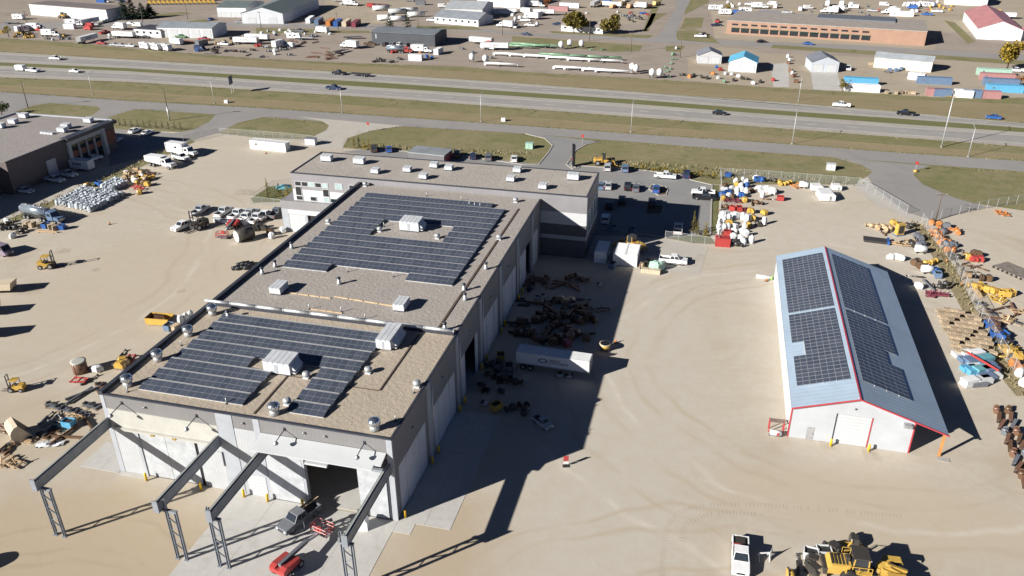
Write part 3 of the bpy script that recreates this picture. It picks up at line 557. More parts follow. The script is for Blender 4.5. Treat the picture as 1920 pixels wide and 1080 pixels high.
SP(MB().bar((RI, -.42, ZR + .03), (RI, SL + .22, ZR + .03), .2, .06), 'ridge_cap', M_RED); SP(MB().bar((-.18, -.3, ZE - .14), (-.18, SL + .2, ZE - .14), .1, .14), 'eave_gutter', M_SHEDR)
for x, z in ((-.06, ZE - .2), (SW + .06, ZM - .2)): SP(MB().box(x - .09, x + .09, -.06, .12, 0, z), 'corner_trim', M_RED)
dr = SP(MB().box(5.85, 10.6, .06, .16, 0, 5.02), 'overhead_door', M_PILA)
for i in range(9): SP(MB().box(6.02, 10.46, -.0, .07, .04 + .545 * i, .04 + .545 * i + .515), 'door_section', M_HATCH, dr)
for x, m in ((5.9, M_CAP), (10.55, M_RED)): SP(MB().box(x - .07, x + .07, -.06, .04, 0, 5.0), 'door_trim', m, dr)
md = SP(MB().box(2.35, 3.35, -.04, .02, .05, 2.12), 'door', mat('man_door_grey', (.3, .3, .31), .5)); SP(MB().box(3.18, 3.26, -.1, -.04, 1.0, 1.1), 'handle', M_CAP, md)
SP(MB().prism([(14.5, 4.5), (15.5, 4.5), (15.5, 4.95), (14.5, 5.0)], -.8, -.02), 'wall_light', M_LAMP); SP(MB().box(8.05, 8.3, -.06, 0, 5.95, 6.2), 'vent_hole', M_CAP)
for i in range(9):
    SP(MB().box(LW - .55, LW - .25, .1 + i * 6.4, .4 + i * 6.4, 0, ZL - .1), 'post', M_TIMBER)
SP(MB().bar((LW - .4, -.2, ZL - .12), (LW - .4, SL + .1, ZL - .12), .15, .25), 'eave_beam', M_TIMBER)
struct('footing_pad', MB().box(34.4, 36.0, 100.1, 101.0, 0, .06), M_KERB)
ME_PS = panel_mesh(1.8, 1.0, 'x')
def slope_array(label, a0, z0, da, dz, rows, cols, notch, pitch=1.04):
    ln = math.hypot(da, dz); ang = math.atan2(-dz, da)
    t = thing('solar_array', label, 'solar panels', SO, SA)
    for c in range(cols):
        for r_ in rows:
            if (c, r_) in notch: continue
            f = (c + .5) * 1.825; b = 4.95 + r_ * pitch + .5 + (.75 if r_ >= 21 else 0)
            o = link('solar_panel', ME_PS, t, (a0 + da / ln * f, b, z0 + dz / ln * f + .16)); o.rotation_euler = (0, ang, 0)
    rk = MB()
    for c in range(1, cols):
        f = c * 1.825; p = (a0 + da / ln * f, z0 + dz / ln * f + .07)
        for s, e in ((4.9, 26.9), (27.5, 49.6)):
            if e > 27 and not [r for r in rows if r >= 21]: continue
            rk.box(p[0] - .04, p[0] + .04, s, e, p[1] - .07, p[1] + .05)
    rk.build('rail', M_RACK, t); return t
slope_array('grid of solar panels with one missing notch on the sunlit shed roof slope', .72, ZE + (ZR - ZE) * .72 / RI, RI, ZR - ZE, range(42), 4, [(0, r) for r in range(8, 12)])
slope_array('grid of solar panels on the far shed roof slope above the open lean-to', 9.3, ZR - (ZR - ZL) * (9.3 - RI) / (LW - RI), LW - RI, -(ZR - ZL), range(42), 4, [(3, r) for r in range(8, 12)])
for q, lb in (((5.7, -.9), 'at the shed door, on the grey man door side'), ((10.7, -.9), 'at the shed door, towards the open lean-to')):
    p = SO + Vector((q[0], q[1], 0)); place('bollard', bollard_proto, p, 0, 'yellow steel bollard ' + lb, 'yellow bollards at the shed')
# ------------------------------------------------------------------ office block at the back of the workshop
OX0, OX1, OY0, OY1, OH = -89.6, -23.54, 153.65, 169.0, 13.76
off = thing('office_building', 'two-storey flat-roofed office with charcoal top band and white walls behind the workshop', 'building', (OX0, OY0, 0))
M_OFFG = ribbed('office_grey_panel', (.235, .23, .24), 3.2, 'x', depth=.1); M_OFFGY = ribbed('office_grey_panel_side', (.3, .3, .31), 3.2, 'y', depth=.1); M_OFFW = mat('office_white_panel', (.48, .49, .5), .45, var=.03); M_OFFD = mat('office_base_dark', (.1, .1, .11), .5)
def OP(mb, name, m, parent=off): return P(mb, name, m, parent)
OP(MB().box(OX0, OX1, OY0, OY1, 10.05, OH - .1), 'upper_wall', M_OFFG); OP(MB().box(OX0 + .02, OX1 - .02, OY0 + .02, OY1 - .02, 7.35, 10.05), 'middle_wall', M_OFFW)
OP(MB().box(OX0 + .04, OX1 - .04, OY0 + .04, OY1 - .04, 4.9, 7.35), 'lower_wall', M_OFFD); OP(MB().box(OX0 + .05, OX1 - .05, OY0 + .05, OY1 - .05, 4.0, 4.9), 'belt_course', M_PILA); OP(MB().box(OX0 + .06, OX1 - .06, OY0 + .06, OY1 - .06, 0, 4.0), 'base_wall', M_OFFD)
OP(MB().box(OX0 + .3, OX1 - .3, OY0 + .3, OY1 - .3, OH - .1, OH - .02), 'roof_deck', M_ROOFO)
for a in ((OX0 - .05, OX1 + .05, OY0 - .05, OY0 + .28), (OX0 - .05, OX1 + .05, OY1 - .28, OY1 + .05)): OP(MB().box(*a, OH - .1, OH + .1), 'parapet', M_CAP)
for a in ((OX0 - .05, OX0 + .28), (OX1 - .28, OX1 + .05)): OP(MB().box(*a, OY0 + .281, OY1 - .281, OH - .1, OH + .1), 'parapet', M_CAP)
def win(x0, x1, z0, z1, m, y=OY0, par=off):
    f = OP(MB().box(x0 - .1, x1 + .1, y - .08, y + .05, z0 - .1, z1 + .1), 'window', M_OFFW, par); OP(MB().box(x0, x1, y - .1, y - .06, z0, z1), 'pane', m, f)
for i, m in enumerate((M_DARKGLASS, M_DARKGLASS, M_PALEGLASS, M_DARKGLASS, M_PALEGLASS)): win(-88.75 + 1.62 * i, -87.4 + 1.62 * i, 10.95, 11.85, m)
for a in ((-88.8, -87.5, 8.7, 10.6, M_DARKGLASS), (-88.8, -87.4, 7.6, 8.45, M_DARKGLASS), (-82.2, -80.9, 8.9, 10.5, M_DARKGLASS), (-82.2, -80.9, 7.65, 8.65, M_PALEGLASS), (-85.4, -84.05, 7.65, 8.5, M_DARKGLASS), (-80.55, -79.1, 7.65, 8.45, M_DARKGLASS), (-79.1, -77.5, 10.85, 12.05, M_PALEGLASS), (-75.8, -74.2, 10.8, 12.0, M_DARKGLASS)): win(*a)
for i in range(4):
    f = OP(MB().box(OX1 - .02, OX1 + .06, OY0 + 1.2 + 3.6 * i, OY0 + 3.8 + 3.6 * i, 5.2, 9.6), 'window', M_OFFW); OP(MB().box(OX1 + .05, OX1 + .09, OY0 + 1.35 + 3.6 * i, OY0 + 3.65 + 3.6 * i, 5.35, 9.45), 'pane', M_PALEGLASS, f)
for i in range(15):
    if -80 < -88 + 4.2 * i < -28: 
        f = OP(MB().box(-88 + 4.2 * i, -85.6 + 4.2 * i, OY1 - .02, OY1 + .06, 6, 8.6), 'window', M_OFFW); OP(MB().box(-87.9 + 4.2 * i, -85.7 + 4.2 * i, OY1 + .05, OY1 + .08, 6.1, 8.5), 'pane', M_DARKGLASS, f)
# service annex of the office, flush with its front on the yard side
ax = thing('office_annex', 'low grey and white annex with an overhead door joining office and workshop', 'building', (-92.6, 152.6, 0))
AY = 152.7
P(MB().box(-92.6, X0 - .05, AY, AY + .9, 5.45, 7.4), 'wall_band', M_OFFG, ax); P(MB().box(-92.55, -90.9, AY + .02, AY + .9, 0, 5.45), 'wall', M_PILA, ax); P(MB().box(-92.55, X0 - .05, AY + .021, AY + .9, 4.35, 5.45), 'wall', M_OFFW, ax)
P(MB().box(-86.9, -86.3, AY + .02, AY + .9, 0, 4.35), 'wall', M_PILA, ax); P(MB().box(-82.0, X0 - .05, AY + .02, AY + .9, 0, 4.35), 'wall', M_PILA, ax); P(MB().box(-92.6, -89.65, AY + .91, 160, 0, 7.3), 'side_wing', M_OFFG, ax)
dd = P(MB().box(-90.9, -86.9, AY + .12, AY + .2, 0, 4.3), 'overhead_door', M_PILA, ax)
for i in range(7): P(MB().box(-90.85, -86.95, AY + .05, AY + .12, .02 + .6 * i, .6 + .6 * i), 'door_section', M_HATCH, dd)
P(MB().box(-86.3, -82, AY + .5, AY + .6, 0, 4.3), 'dark_doorway_fill', M_BLACK, ax)  # black sheet painted as the darkness inside an open doorway
for i, p in enumerate(((612, 303), (673, 308), (703, 326), (763, 323), (813, 315), (841, 320), (793, 336), (969, 324), (957, 341), (1074, 338), (1017, 355))):
    q = G(*p, OH); tall = i in (1, 0, 9)
    rtu('rooftop_unit', q.x - (1.25 if tall else .85), q.x + (1.25 if tall else .85), q.y - .3, q.y + 1.2, OH, 1.5 if tall else 1.2, 'white boxy rooftop unit on the pale gravel office roof', False, group='rooftop units on the office')
# ------------------------------------------------------------------ paints and vehicle builders
def paint(n, c, r=.35, var=.06): return mat('paint_' + n, c, r, 0, var, 1.2, spec=.5)
PT = {k: paint(k, c) for k, c in dict(white=(.72, .73, .74), silver=(.42, .44, .46), black=(.014, .015, .018), navy=(.02, .035, .09), blue=(.03, .1, .32), red=(.38, .05, .045), grey=(.14, .15, .17), steelblue=(.12, .18, .28), green=(.03, .1, .05), brown=(.12, .07, .04), yellow=(.5, .32, .07), orange=(.48, .19, .06), rust=(.165, .09, .06), tan=(.42, .3, .18), teal=(.13, .33, .38), sky=(.1, .33, .52), lime=(.3, .6, .12), maroon=(.2, .05, .07), mint=(.32, .48, .4), cream=(.52, .44, .33), pink=(.36, .19, .19), pale=(.55, .57, .58), dkgreen=(.1, .22, .1), midgreen=(.17, .29, .19), purple=(.22, .18, .24), dark=(.05, .045, .04)).items()}
PROXY = paint('proxy', (.5, .5, .5)); M_TYRE = mat('tyre', (.02, .02, .021), .85); M_RIM = mat('rim', (.4, .4, .42), .35, .6); M_GLASS = mat('vehicle_glass', (.025, .032, .04), .06, 0, var=.05, spec=.8); M_HEAD = mat('headlight', (.75, .77, .78), .15); M_TAIL = mat('taillight', (.4, .02, .02), .3); M_CHASSIS = mat('chassis_dark', (.03, .03, .032), .7)
def wheel_mesh(r, wd):
    m = MB(); m.tube((0, -wd / 2, 0), (0, wd / 2, 0), r, 14, 0); m.tube((0, -wd / 2 - .012, 0), (0, wd / 2 + .012, 0), r * .58, 10, 1); return m.mesh('wheel', [M_TYRE, M_RIM])
WM = {}
def wheel(t, x, y, r, wd=.24):
    k = (r, wd)
    if k not in WM: WM[k] = wheel_mesh(r, wd)
    return link('wheel', WM[k], t, (x, y, r))
def greenhouse(t, xs, z0, z1, w0, w1):
    """cab top: xs = (rear base, rear top, front top, front base)"""
    a, b, c, d = xs; w0 /= 2; w1 /= 2
    vs = [(a, -w0, z0), (d, -w0, z0), (d, w0, z0), (a, w0, z0), (b, -w1, z1), (c, -w1, z1), (c, w1, z1), (b, w1, z1)]
    MB().add(vs, [(0, 3, 2, 1), (4, 5, 6, 7), (0, 1, 5, 4), (1, 2, 6, 5), (2, 3, 7, 6), (3, 0, 4, 7)]).build('cab', PROXY, t)
    def quad(p, q, r, s, nrm, name='window', k=.1):
        P4 = [Vector(v) for v in (p, q, r, s)]; c_ = sum(P4, Vector()) / 4; n = Vector(nrm) * .015
        MB().add([c_ + (v - c_) * (1 - k) + n for v in P4], [(0, 1, 2, 3)]).build(name, M_GLASS, t)
    quad(vs[1], vs[2], vs[6], vs[5], (1, 0, .6), 'windshield'); quad(vs[3], vs[0], vs[4], vs[7], (-1, 0, .5), 'rear_window')
    for s in (0, 1):
        A = [vs[0], vs[1], vs[5], vs[4]] if s == 0 else [vs[2], vs[3], vs[7], vs[6]]
        mid0 = (Vector(A[0]) + Vector(A[1])) / 2; mid1 = (Vector(A[2]) + Vector(A[3])) / 2; n = (0, -1 if s == 0 else 1, .2)
        quad(A[0], mid0, mid1, A[3], n, k=.16); quad(mid0, A[1], A[2], mid1, n, k=.16)
def car_parts(t, L, W, wb, r, zb=.32):
    for sx in (-1, 1):
        for sy in (-1, 1): wheel(t, sx * wb / 2, sy * (W / 2 - .13), r)
    for sy in (-1, 1):
        MB().box(L / 2 - .06, L / 2 + .012, sy * W * .36 - .17, sy * W * .36 + .17, .68, .86).build('headlight', M_HEAD, t); MB().box(-L / 2 - .012, -L / 2 + .05, sy * W * .42 - .1, sy * W * .42 + .1, .7, .98).build('taillight', M_TAIL, t)
    MB().box(L / 2 - .05, L / 2 + .02, -W * .24, W * .24, .55, .8).build('grille', M_CHASSIS, t); MB().box(-L / 2 + .2, L / 2 - .2, -W / 2 + .2, W / 2 - .2, .2, .36).build('underbody', M_CHASSIS, t)
def mk_pickup():
    t = thing('pickup_truck', '', 'pickup truck'); L, W = 5.8, 1.98
    MB().prism([(-.75, .38), (2.9, .38), (2.9, .72), (2.82, 1.02), (1.35, 1.16), (-.75, 1.16)], -W / 2, W / 2, 0, .05, .09).build('body', PROXY, t)
    m = MB(); m.box(-2.9, -.76, -W / 2 + .02, W / 2 - .02, .42, .72); m.box(-2.9, -.76, -W / 2 + .02, -W / 2 + .15, .72, 1.14); m.box(-2.9, -.76, W / 2 - .15, W / 2 - .02, .72, 1.14); m.box(-2.9, -2.8, -W / 2 + .151, W / 2 - .151, .72, 1.12); m.build('cargo_bed', PROXY, t)
    MB().box(-2.79, -.77, -W / 2 + .16, W / 2 - .16, .722, .74).build('bed_liner', M_CHASSIS, t)
    greenhouse(t, (-.72, -.5, .75, 1.4), 1.15, 1.86, 1.86, 1.56); car_parts(t, L, W, 3.6, .4); return t
def mk_suv():
    t = thing('suv', '', 'car'); L, W = 4.75, 1.9
    MB().prism([(-2.37, .36), (2.37, .36), (2.37, .75), (2.28, .98), (1.1, 1.1), (-2.3, 1.1)], -W / 2, W / 2, 0, .05, .09).build('body', PROXY, t); greenhouse(t, (-2.28, -1.95, .45, 1.15), 1.09, 1.72, 1.8, 1.5); car_parts(t, L, W, 2.8, .36); return t
def mk_sedan():
    t = thing('car', '', 'car'); L, W = 4.7, 1.82
    MB().prism([(-2.35, .32), (2.35, .32), (2.35, .65), (2.25, .82), (1.0, .96), (-1.7, .98), (-2.3, .9)], -W / 2, W / 2, 0, .05, .09).build('body', PROXY, t); greenhouse(t, (-1.75, -1.05, .3, 1.1), .95, 1.43, 1.7, 1.36); car_parts(t, L, W, 2.75, .33); return t
def mk_van():
    t = thing('van', '', 'van'); L, W = 5.6, 2.0
    MB().prism([(-2.8, .4), (2.8, .4), (2.8, .95), (2.3, 1.25), (1.55, 2.3), (-2.75, 2.35)], -W / 2, W / 2, 0, .04, .1).build('body', PROXY, t)
    MB().add([(2.29, -.85, 1.3), (2.29, .85, 1.3), (1.62, .78, 2.24), (1.62, -.78, 2.24)], [(0, 1, 2, 3)]).xf(Matrix.Translation((.03, 0, .02))).build('windshield', M_GLASS, t)
    for s in (-1, 1): MB().box(.7, 1.7, s * 1.0 - .012, s * 1.0 + .012, 1.35, 2.0).build('window', M_GLASS, t)
    car_parts(t, L, W, 3.5, .37); return t
def truck_cab(t, x, W=2.4, hood=True):
    """conventional cab, front axle near x+1.2"""
    MB().prism([(x - 1.0, .75), (x + .9, .75), (x + .9, 1.7), (x + .55, 2.75), (x - 1.0, 2.85)], -W / 2 + .1, W / 2 - .1, 0, .04, .1).build('cab', PROXY, t)
    MB().add([(x + .9, -1.0, 1.75), (x + .9, 1.0, 1.75), (x + .58, .95, 2.65), (x + .58, -.95, 2.65)], [(0, 1, 2, 3)]).xf(Matrix.Translation((.03, 0, 0))).build('windshield', M_GLASS, t)
    for s in (-1, 1): MB().box(x - .7, x + .35, s * (W / 2 - .1) - .012, s * (W / 2 - .1) + .012, 1.75, 2.45).build('window', M_GLASS, t)
    if hood: MB().prism([(x + .91, .75), (x + 2.5, .75), (x + 2.5, 1.35), (x + 2.3, 1.55), (x + .91, 1.75)], -.95, .95, 0, .04, .15).build('hood', PROXY, t); MB().box(x + 2.5, x + 2.54, -.5, .5, .8, 1.35).build('grille', M_RIM, t)
    for s in (-1, 1): wheel(t, x + 1.5, s * 1.0, .5, .3); MB().box(x + 2.3, x + 2.52, s * .8 - .13, s * .8 + .13, .95, 1.15).build('headlight', M_HEAD, t)
M_BOX = mat('truck_box_white', (.68, .69, .7), .45, var=.05, scale=.6)
def mk_boxtruck():
    t = thing('box_truck', '', 'truck'); truck_cab(t, 2.6)
    MB().box(-4.6, 1.5, -1.25, 1.25, 1.0, 3.7).build('cargo_box', M_BOX, t); MB().box(-4.6, 4.4, -.45, .45, .62, .98).build('chassis', M_CHASSIS, t)
    for x in (-4.3, 1.2): MB().box(x - .1, x + .1, -1.28, 1.28, .98, 3.72).build('corner_post', M_RIM, t)
    MB().box(-1.3, -.5, -1.262, -1.25, 2.3, 2.9).build('side_window', M_GLASS, t)
    for s in (-1, 1): wheel(t, -2.9, s * .95, .5, .5)
    return t
def mk_dumptruck():
    t = thing('dump_truck', '', 'truck'); truck_cab(t, 2.7)
    m = MB(); m.prism([(-4.6, 1.3), (1.5, 1.1), (1.5, 2.9), (1.9, 3.1), (1.9, 3.2), (1.3, 3.2), (-4.7, 2.8)], -1.25, 1.25); m.build('dump_body', M_BOX, t)
    for i in range(5): MB().box(-4.2 + 1.3 * i, -4.1 + 1.3 * i, -1.31, 1.31, 1.35, 2.75).build('side_rib', M_BOX, t)
    MB().box(-4.4, 4.4, -.45, .45, .62, 1.05).build('chassis', M_CHASSIS, t)
    for x in (-1.6, -2.9): 
        for s in (-1, 1): wheel(t, x, s * .95, .5, .5)
    return t
def mk_tanker():
    t = thing('tanker_truck', '', 'tanker truck'); truck_cab(t, 4.0)
    m = MB(); m.tube((-5.6, 0, 2.2), (2.4, 0, 2.2), 1.1, 18); m.build('tank', mat('tank_steel', (.42, .5, .58), .25, .7), t); MB().box(-5.4, 2.2, -.3, .3, 3.28, 3.36).build('walkway', M_RIM, t)
    for x in (-4, -1.5, 1): MB().lathe((x, 0, 3.3), [(.35, 0), (.35, .16), (.1, .2)], 10).build('hatch', M_RIM, t)
    for x in (-5.62, 2.4): MB().tube((x - .02, 0, 2.2), (x + .04, 0, 2.2), 1.14, 18).build('tank_band', M_RIM, t)
    MB().box(-5.5, 5.6, -.45, .45, .6, 1.08).build('chassis', M_CHASSIS, t)
    for x in (-4.6, -3.3, .8, 2.0):
        for s in (-1, 1): wheel(t, x, s * .95, .5, .5)
    return t
def container_mesh(L, W=2.44, Hh=2.6):
    m = MB(); n = int(L / .6)
    m.box(-L / 2 + .06, L / 2 - .06, -W / 2 + .06, W / 2 - .06, .1, Hh - .05)
    for s in (-1, 1):
        for i in range(n): x = -L / 2 + .2 + (L - .4) * (i + .5) / n; m.box(x - .12, x + .12, min(s * (W / 2 - .06), s * (W / 2 - .015)), max(s * (W / 2 - .06), s * (W / 2 - .015)), .2, Hh - .15)
    for i in range(n): x = -L / 2 + .2 + (L - .4) * (i + .5) / n; m.box(x - .12, x + .12, -W / 2 + .15, W / 2 - .15, Hh - .05, Hh - .015)
    return m
def mk_container(L):
    def f():
        t = thing('shipping_container', '', 'container'); container_mesh(L).build('shell', PROXY, t); W, Hh = 2.44, 2.6
        fr = MB()
        for x in (-L / 2, L / 2 - .14):
            for y in (-W / 2, W / 2 - .14): fr.box(x, x + .14, y, y + .14, 0, Hh)
        for y in (-W / 2, W / 2 - .1): fr.box(-L / 2 + .14, L / 2 - .14, y, y + .1, 0, .16); fr.box(-L / 2 + .14, L / 2 - .14, y, y + .1, Hh - .1, Hh)
        fr.build('frame', PROXY, t)
        for s in (-1, 1):
            d = MB().box(L / 2 - .05, L / 2 + .005, min(0, s * 1.05) + .01, max(0, s * 1.05) - .01, .18, Hh - .14).build('door', PROXY, t); MB().tube((L / 2 + .03, s * .5, .25), (L / 2 + .03, s * .5, Hh - .2), .025, 6).build('lock_rod', M_RIM, d)
        return t
    return f
def mk_trailer():
    t = thing('semi_trailer', '', 'trailer'); L = 12.2; TH = 3.35
    MB().box(-L / 2, L / 2, -1.28, 1.28, 1.25, TH).build('box', M_BOX, t)
    for x in (-L / 2 + .05, L / 2 - .05): MB().box(x - .07, x + .07, -1.31, 1.31, 1.2, TH + .03).build('end_frame', M_RIM, t)
    for y in (-1.3, 1.3): MB().box(-L / 2 + .13, L / 2 - .13, y - .02, y + .02, 1.2, 1.38).build('side_rail', M_RIM, t)
    MB().box(-L / 2 + .6, L / 2 - 1, -.5, .5, .95, 1.24).build('chassis', M_CHASSIS, t)
    for x in (-4.9, -3.6):
        for s in (-1, 1): wheel(t, x, s * .95, .5, .5)
    for s in (-1, 1): MB().box(3.2, 3.35, s * .7 - .07, s * .7 + .07, 0, 1.2).build('landing_leg', M_CHASSIS, t)
    return t
def mk_flatbed():
    t = thing('flatbed_trailer', '', 'trailer'); MB().box(-4.5, 4, -1.2, 1.2, .95, 1.1).build('deck', PROXY, t); MB().box(-4.3, 5.2, -.15, .15, .75, .94).build('drawbar', M_CHASSIS, t)
    for s in (-1, 1): MB().box(-4.5, 4, s * 1.22 - .03, s * 1.22 + .03, .9, 1.14).build('side_rail', M_CHASSIS, t)
    for x in (-2.6, -1.5):
        for s in (-1, 1): wheel(t, x, s * 1.0, .4, .3)
    return t
def mk_rv():
    t = thing('travel_trailer', '', 'trailer'); MB().prism([(-3.6, .6), (3.2, .6), (3.7, 1.4), (3.2, 3.0), (-3.5, 3.05)], -1.2, 1.2, 0, .04, .1).build('shell', M_BOX, t)
    for x in (-2.2, .4): MB().box(x, x + 1.0, -1.215, -1.2, 1.7, 2.4).build('window', M_GLASS, t)
    MB().box(-.8, -.2, -1.21, -1.2, .8, 2.5).build('door', M_RIM, t); MB().box(3.4, 4.8, -.1, .1, .5, .62).build('drawbar', M_CHASSIS, t)
    for x in (-1.2, -.3):
        for s in (-1, 1): wheel(t, x, s * 1.05, .36, .22)
    MB().box(-.6, .3, -.4, .4, 3.05, 3.3).build('air_conditioner', M_RTU, t); return t
MK = dict(pickup=mk_pickup, suv=mk_suv, sedan=mk_sedan, van=mk_van, boxtruck=mk_boxtruck, dumptruck=mk_dumptruck, tanker=mk_tanker, cont40=mk_container(12.2), cont20=mk_container(6.06), trailer=mk_trailer, flatbed=mk_flatbed, rv=mk_rv)
def put(kind, col, p, hd, label, group=None, z=0.0):
    q = G(*p) if len(p) == 2 else Vector(p)
    a = heading(*hd) if isinstance(hd, tuple) else hd
    o = place(kind, MK[kind], (q.x, q.y, z + (.02 if kind in ('pickup', 'suv', 'sedan') else 0)), a, label, group)
    if col: recolor(o, 'paint_proxy', PT[col])
    return o
def dirp(p, dx, dy): return (p, (p[0] + dx, p[1] + dy))
# --- highway traffic
HG = 'vehicles driving on the highway'
R_, L_ = (60, 4.2), (-60, -4.2)
for kind, col, p, d, lb in (('pickup', 'white', (105, 112), L_, 'white pickup on the far carriageway by the dry grass'), ('pickup', 'white', (62, 135), R_, 'white pickup towing a small white enclosed trailer'), ('sedan', 'white', (141, 136), R_, 'white car driving ahead of the pickup with trailer'), ('pickup', 'black', (636, 140), L_, 'black pickup towing an empty flat trailer'), ('pickup', 'navy', (626, 168), R_, 'dark pickup alone on the near carriageway'), ('sedan', 'black', (1349, 215), R_, 'black car on the near carriageway'), ('pickup', 'white', (1577, 200), L_, 'white pickup on the far carriageway near the concrete driveways'), ('pickup', 'black', (1698, 216), L_, 'black pickup on the far carriageway'), ('sedan', 'blue', (1862, 223), L_, 'blue car on the far carriageway'), ('sedan', 'navy', (986, 66), R_, 'dark blue car on the far street by the round trees')):
    put(kind, col, p, dirp(p, *d), lb, HG)
put('flatbed', 'dark', (675, 143), dirp((675, 143), *L_), 'empty dark flat trailer towed by the black pickup')
tr = thing('cargo_trailer', 'small white enclosed trailer behind the white highway pickup', 'trailer', G(40, 133), heading((10, 131), (70, 135)))
MB().prism([(-2.0, .5), (2.0, .5), (2.3, 1.2), (2.0, 2.5), (-2.0, 2.5)], -1.1, 1.1, 0, .03, .08).build('box', M_BOX, tr); MB().box(2.1, 3.4, -.08, .08, .45, .6).build('drawbar', M_CHASSIS, tr)
for s in (-1, 1): wheel(tr, -.2, s * 1.1, .36, .2)
# --- parked vehicles
UP = (4, -40)
PK = 'cars parked around the office lot'
for kind, col, p, d, lb in (('suv', 'dark', (702, 283), UP, 'dark SUV at the outer end of the row behind the office'), ('sedan', 'blue', (730, 283), UP, 'bright blue car in the row behind the office'), ('suv', 'black', (857, 293), UP, 'black SUV next to the grey shelter'), ('sedan', 'navy', (887, 296), UP, 'dark blue car between two dark cars behind the office'), ('suv', 'grey', (916, 299), UP, 'dark grey SUV behind the office'), ('sedan', 'white', (964, 301), UP, 'white car by the kerb of the driveway'),
    ('suv', 'silver', (1139, 318), UP, 'silver SUV in front of the yellow grader'), ('suv', 'steelblue', (1172, 320), UP, 'blue-grey SUV parked against the grass'), ('pickup', 'white', (1247, 334), (40, 3), 'white pickup hitched to a brown loaded trailer'), ('suv', 'navy', (1287, 331), UP, 'navy SUV at the grass corner of the lot'),
    ('sedan', 'steelblue', (1126, 352), UP, 'blue-grey car half hidden by the office corner'), ('sedan', 'silver', (1140, 352), UP, 'silver car beside the office corner'), ('suv', 'black', (1177, 354), UP, 'black SUV in the middle row of the lot'), ('sedan', 'grey', (1192, 356), UP, 'dark grey car beside the black SUV'), ('sedan', 'blue', (1230, 358), UP, 'blue car at the sunlit planted island'), ('pickup', 'white', (1318, 365), (-40, -3), 'white pickup behind a black pickup at the lot edge'), ('pickup', 'black', (1320, 374), (40, 3), 'black pickup at the lot edge by the grass strip'),
    ('suv', 'black', (1166, 380), UP, 'black SUV at the edge of the building shadow'), ('sedan', 'black', (1142, 389), UP, 'black car deep in the building shadow'), ('suv', 'dark', (1222, 384), UP, 'dark SUV at the shaded planted island'), ('suv', 'white', (1135, 415), (10, -40), 'white SUV in the shade beside the office wall'), ('pickup', 'pale', (1271, 434), UP, 'pale pickup by the fence corner in the shade'), ('pickup', 'white', (1262, 493), (40, 4), 'white service pickup on the grey pad beside the green tarpaulin')):
    put(kind, col, p, dirp(p, *d), lb, PK)
LB = 'vehicles parked beside the brown-roofed building'
for kind, col, p, d, lb in (('sedan', 'white', (253, 248), (30, -13), 'white car on sunlit asphalt next to the grass island'), ('sedan', 'white', (277, 252), (30, -13), 'white car second on sunlit asphalt by the grass island'), ('sedan', 'pale', (219, 266), (30, -16), 'pale car in the shade near the brick end of the building'), ('pickup', 'white', (174, 302), (30, -9), 'white pickup beside the shaded white box trailer'), ('pickup', 'white', (128, 331), (30, 5), 'white pickup in shade behind another white pickup'), ('pickup', 'white', (104, 341), (30, 5), 'white pickup in shade nearest the upright white panel'), ('sedan', 'white', (48, 361), (30, 5), 'bright white car half out of the shadow'), ('pickup', 'white', (340, 299), (30, 8), 'white pickup between the box truck and dump truck'), ('boxtruck', 'white', (342, 291), (30, 4), 'white box truck with a small side window in the yard'), ('dumptruck', 'white', (302, 312), (30, 6), 'white tandem dump truck at the end of the yellow parts'), ('tanker', 'steelblue', (80, 412), (30, 6), 'blue tanker truck with a polished tank beside wooden crates'), ('van', 'purple', (4, 476), (30, 8), 'purple-grey van at the gravel track')):
    put(kind, col, p, dirp(p, *d), lb, LB)
GR = 'pickups parked in the yard beside the annex'
for col, p, lb in (('silver', (376, 399), 'silver pickup behind the black and yellow loader'), ('pale', (420, 402), 'pale pickup with long dark windows in the yard row'), ('white', (446, 406), 'white pickup with service boxes beside the pale pickup'), ('silver', (470, 406), 'silver pickup in the middle of the yard row'), ('white', (497, 409), 'white pickup at the end of the yard row nearest the annex')):
    put('pickup', col, p, dirp(p, 22, -14), lb, GR)
put('pickup', 'white', (345, 428), dirp((345, 428), -20, 8), 'white pickup nosing out from beside the black loader', GR)
gp = put('pickup', 'grey', (562, 978), ((596, 951), (540, 993)), 'grey pickup with an open door on the concrete apron')
MB().box(.3, 1.15, -.03, .03, .5, 1.15).xf(Matrix.Translation((.25, 1.0, 0)) @ Matrix.Rotation(math.radians(60), 4, 'Z')).build('open_door', PT['grey'], gp); MB().box(.42, 1.05, -.02, .02, 1.17, 1.6).xf(Matrix.Translation((.25, 1.0, 0)) @ Matrix.Rotation(math.radians(60), 4, 'Z')).build('door_window', M_GLASS, gp)
MB().box(-3.6, -.9, -.45, -.3, 1.15, 1.3).build('load_plank', M_TIMB, gp)
wp = put('pickup', 'white', (1387, 1050), ((1387, 1003), (1388, 1078)), 'white pickup with a red toolbox in its bed on open gravel')
MB().box(-1.35, -.85, -.8, .8, .75, 1.25).build('toolbox', PT['red'], wp); MB().box(-2.6, -1.5, -.6, .5, .75, 1.2).build('load', PT['dark'], wp)
uv = put('pickup', 'silver', (1017, 797), ((1003, 785), (1030, 805)), 'small silver utility vehicle standing alone in the workshop shadow'); uv.scale = (.6, .68, .72)
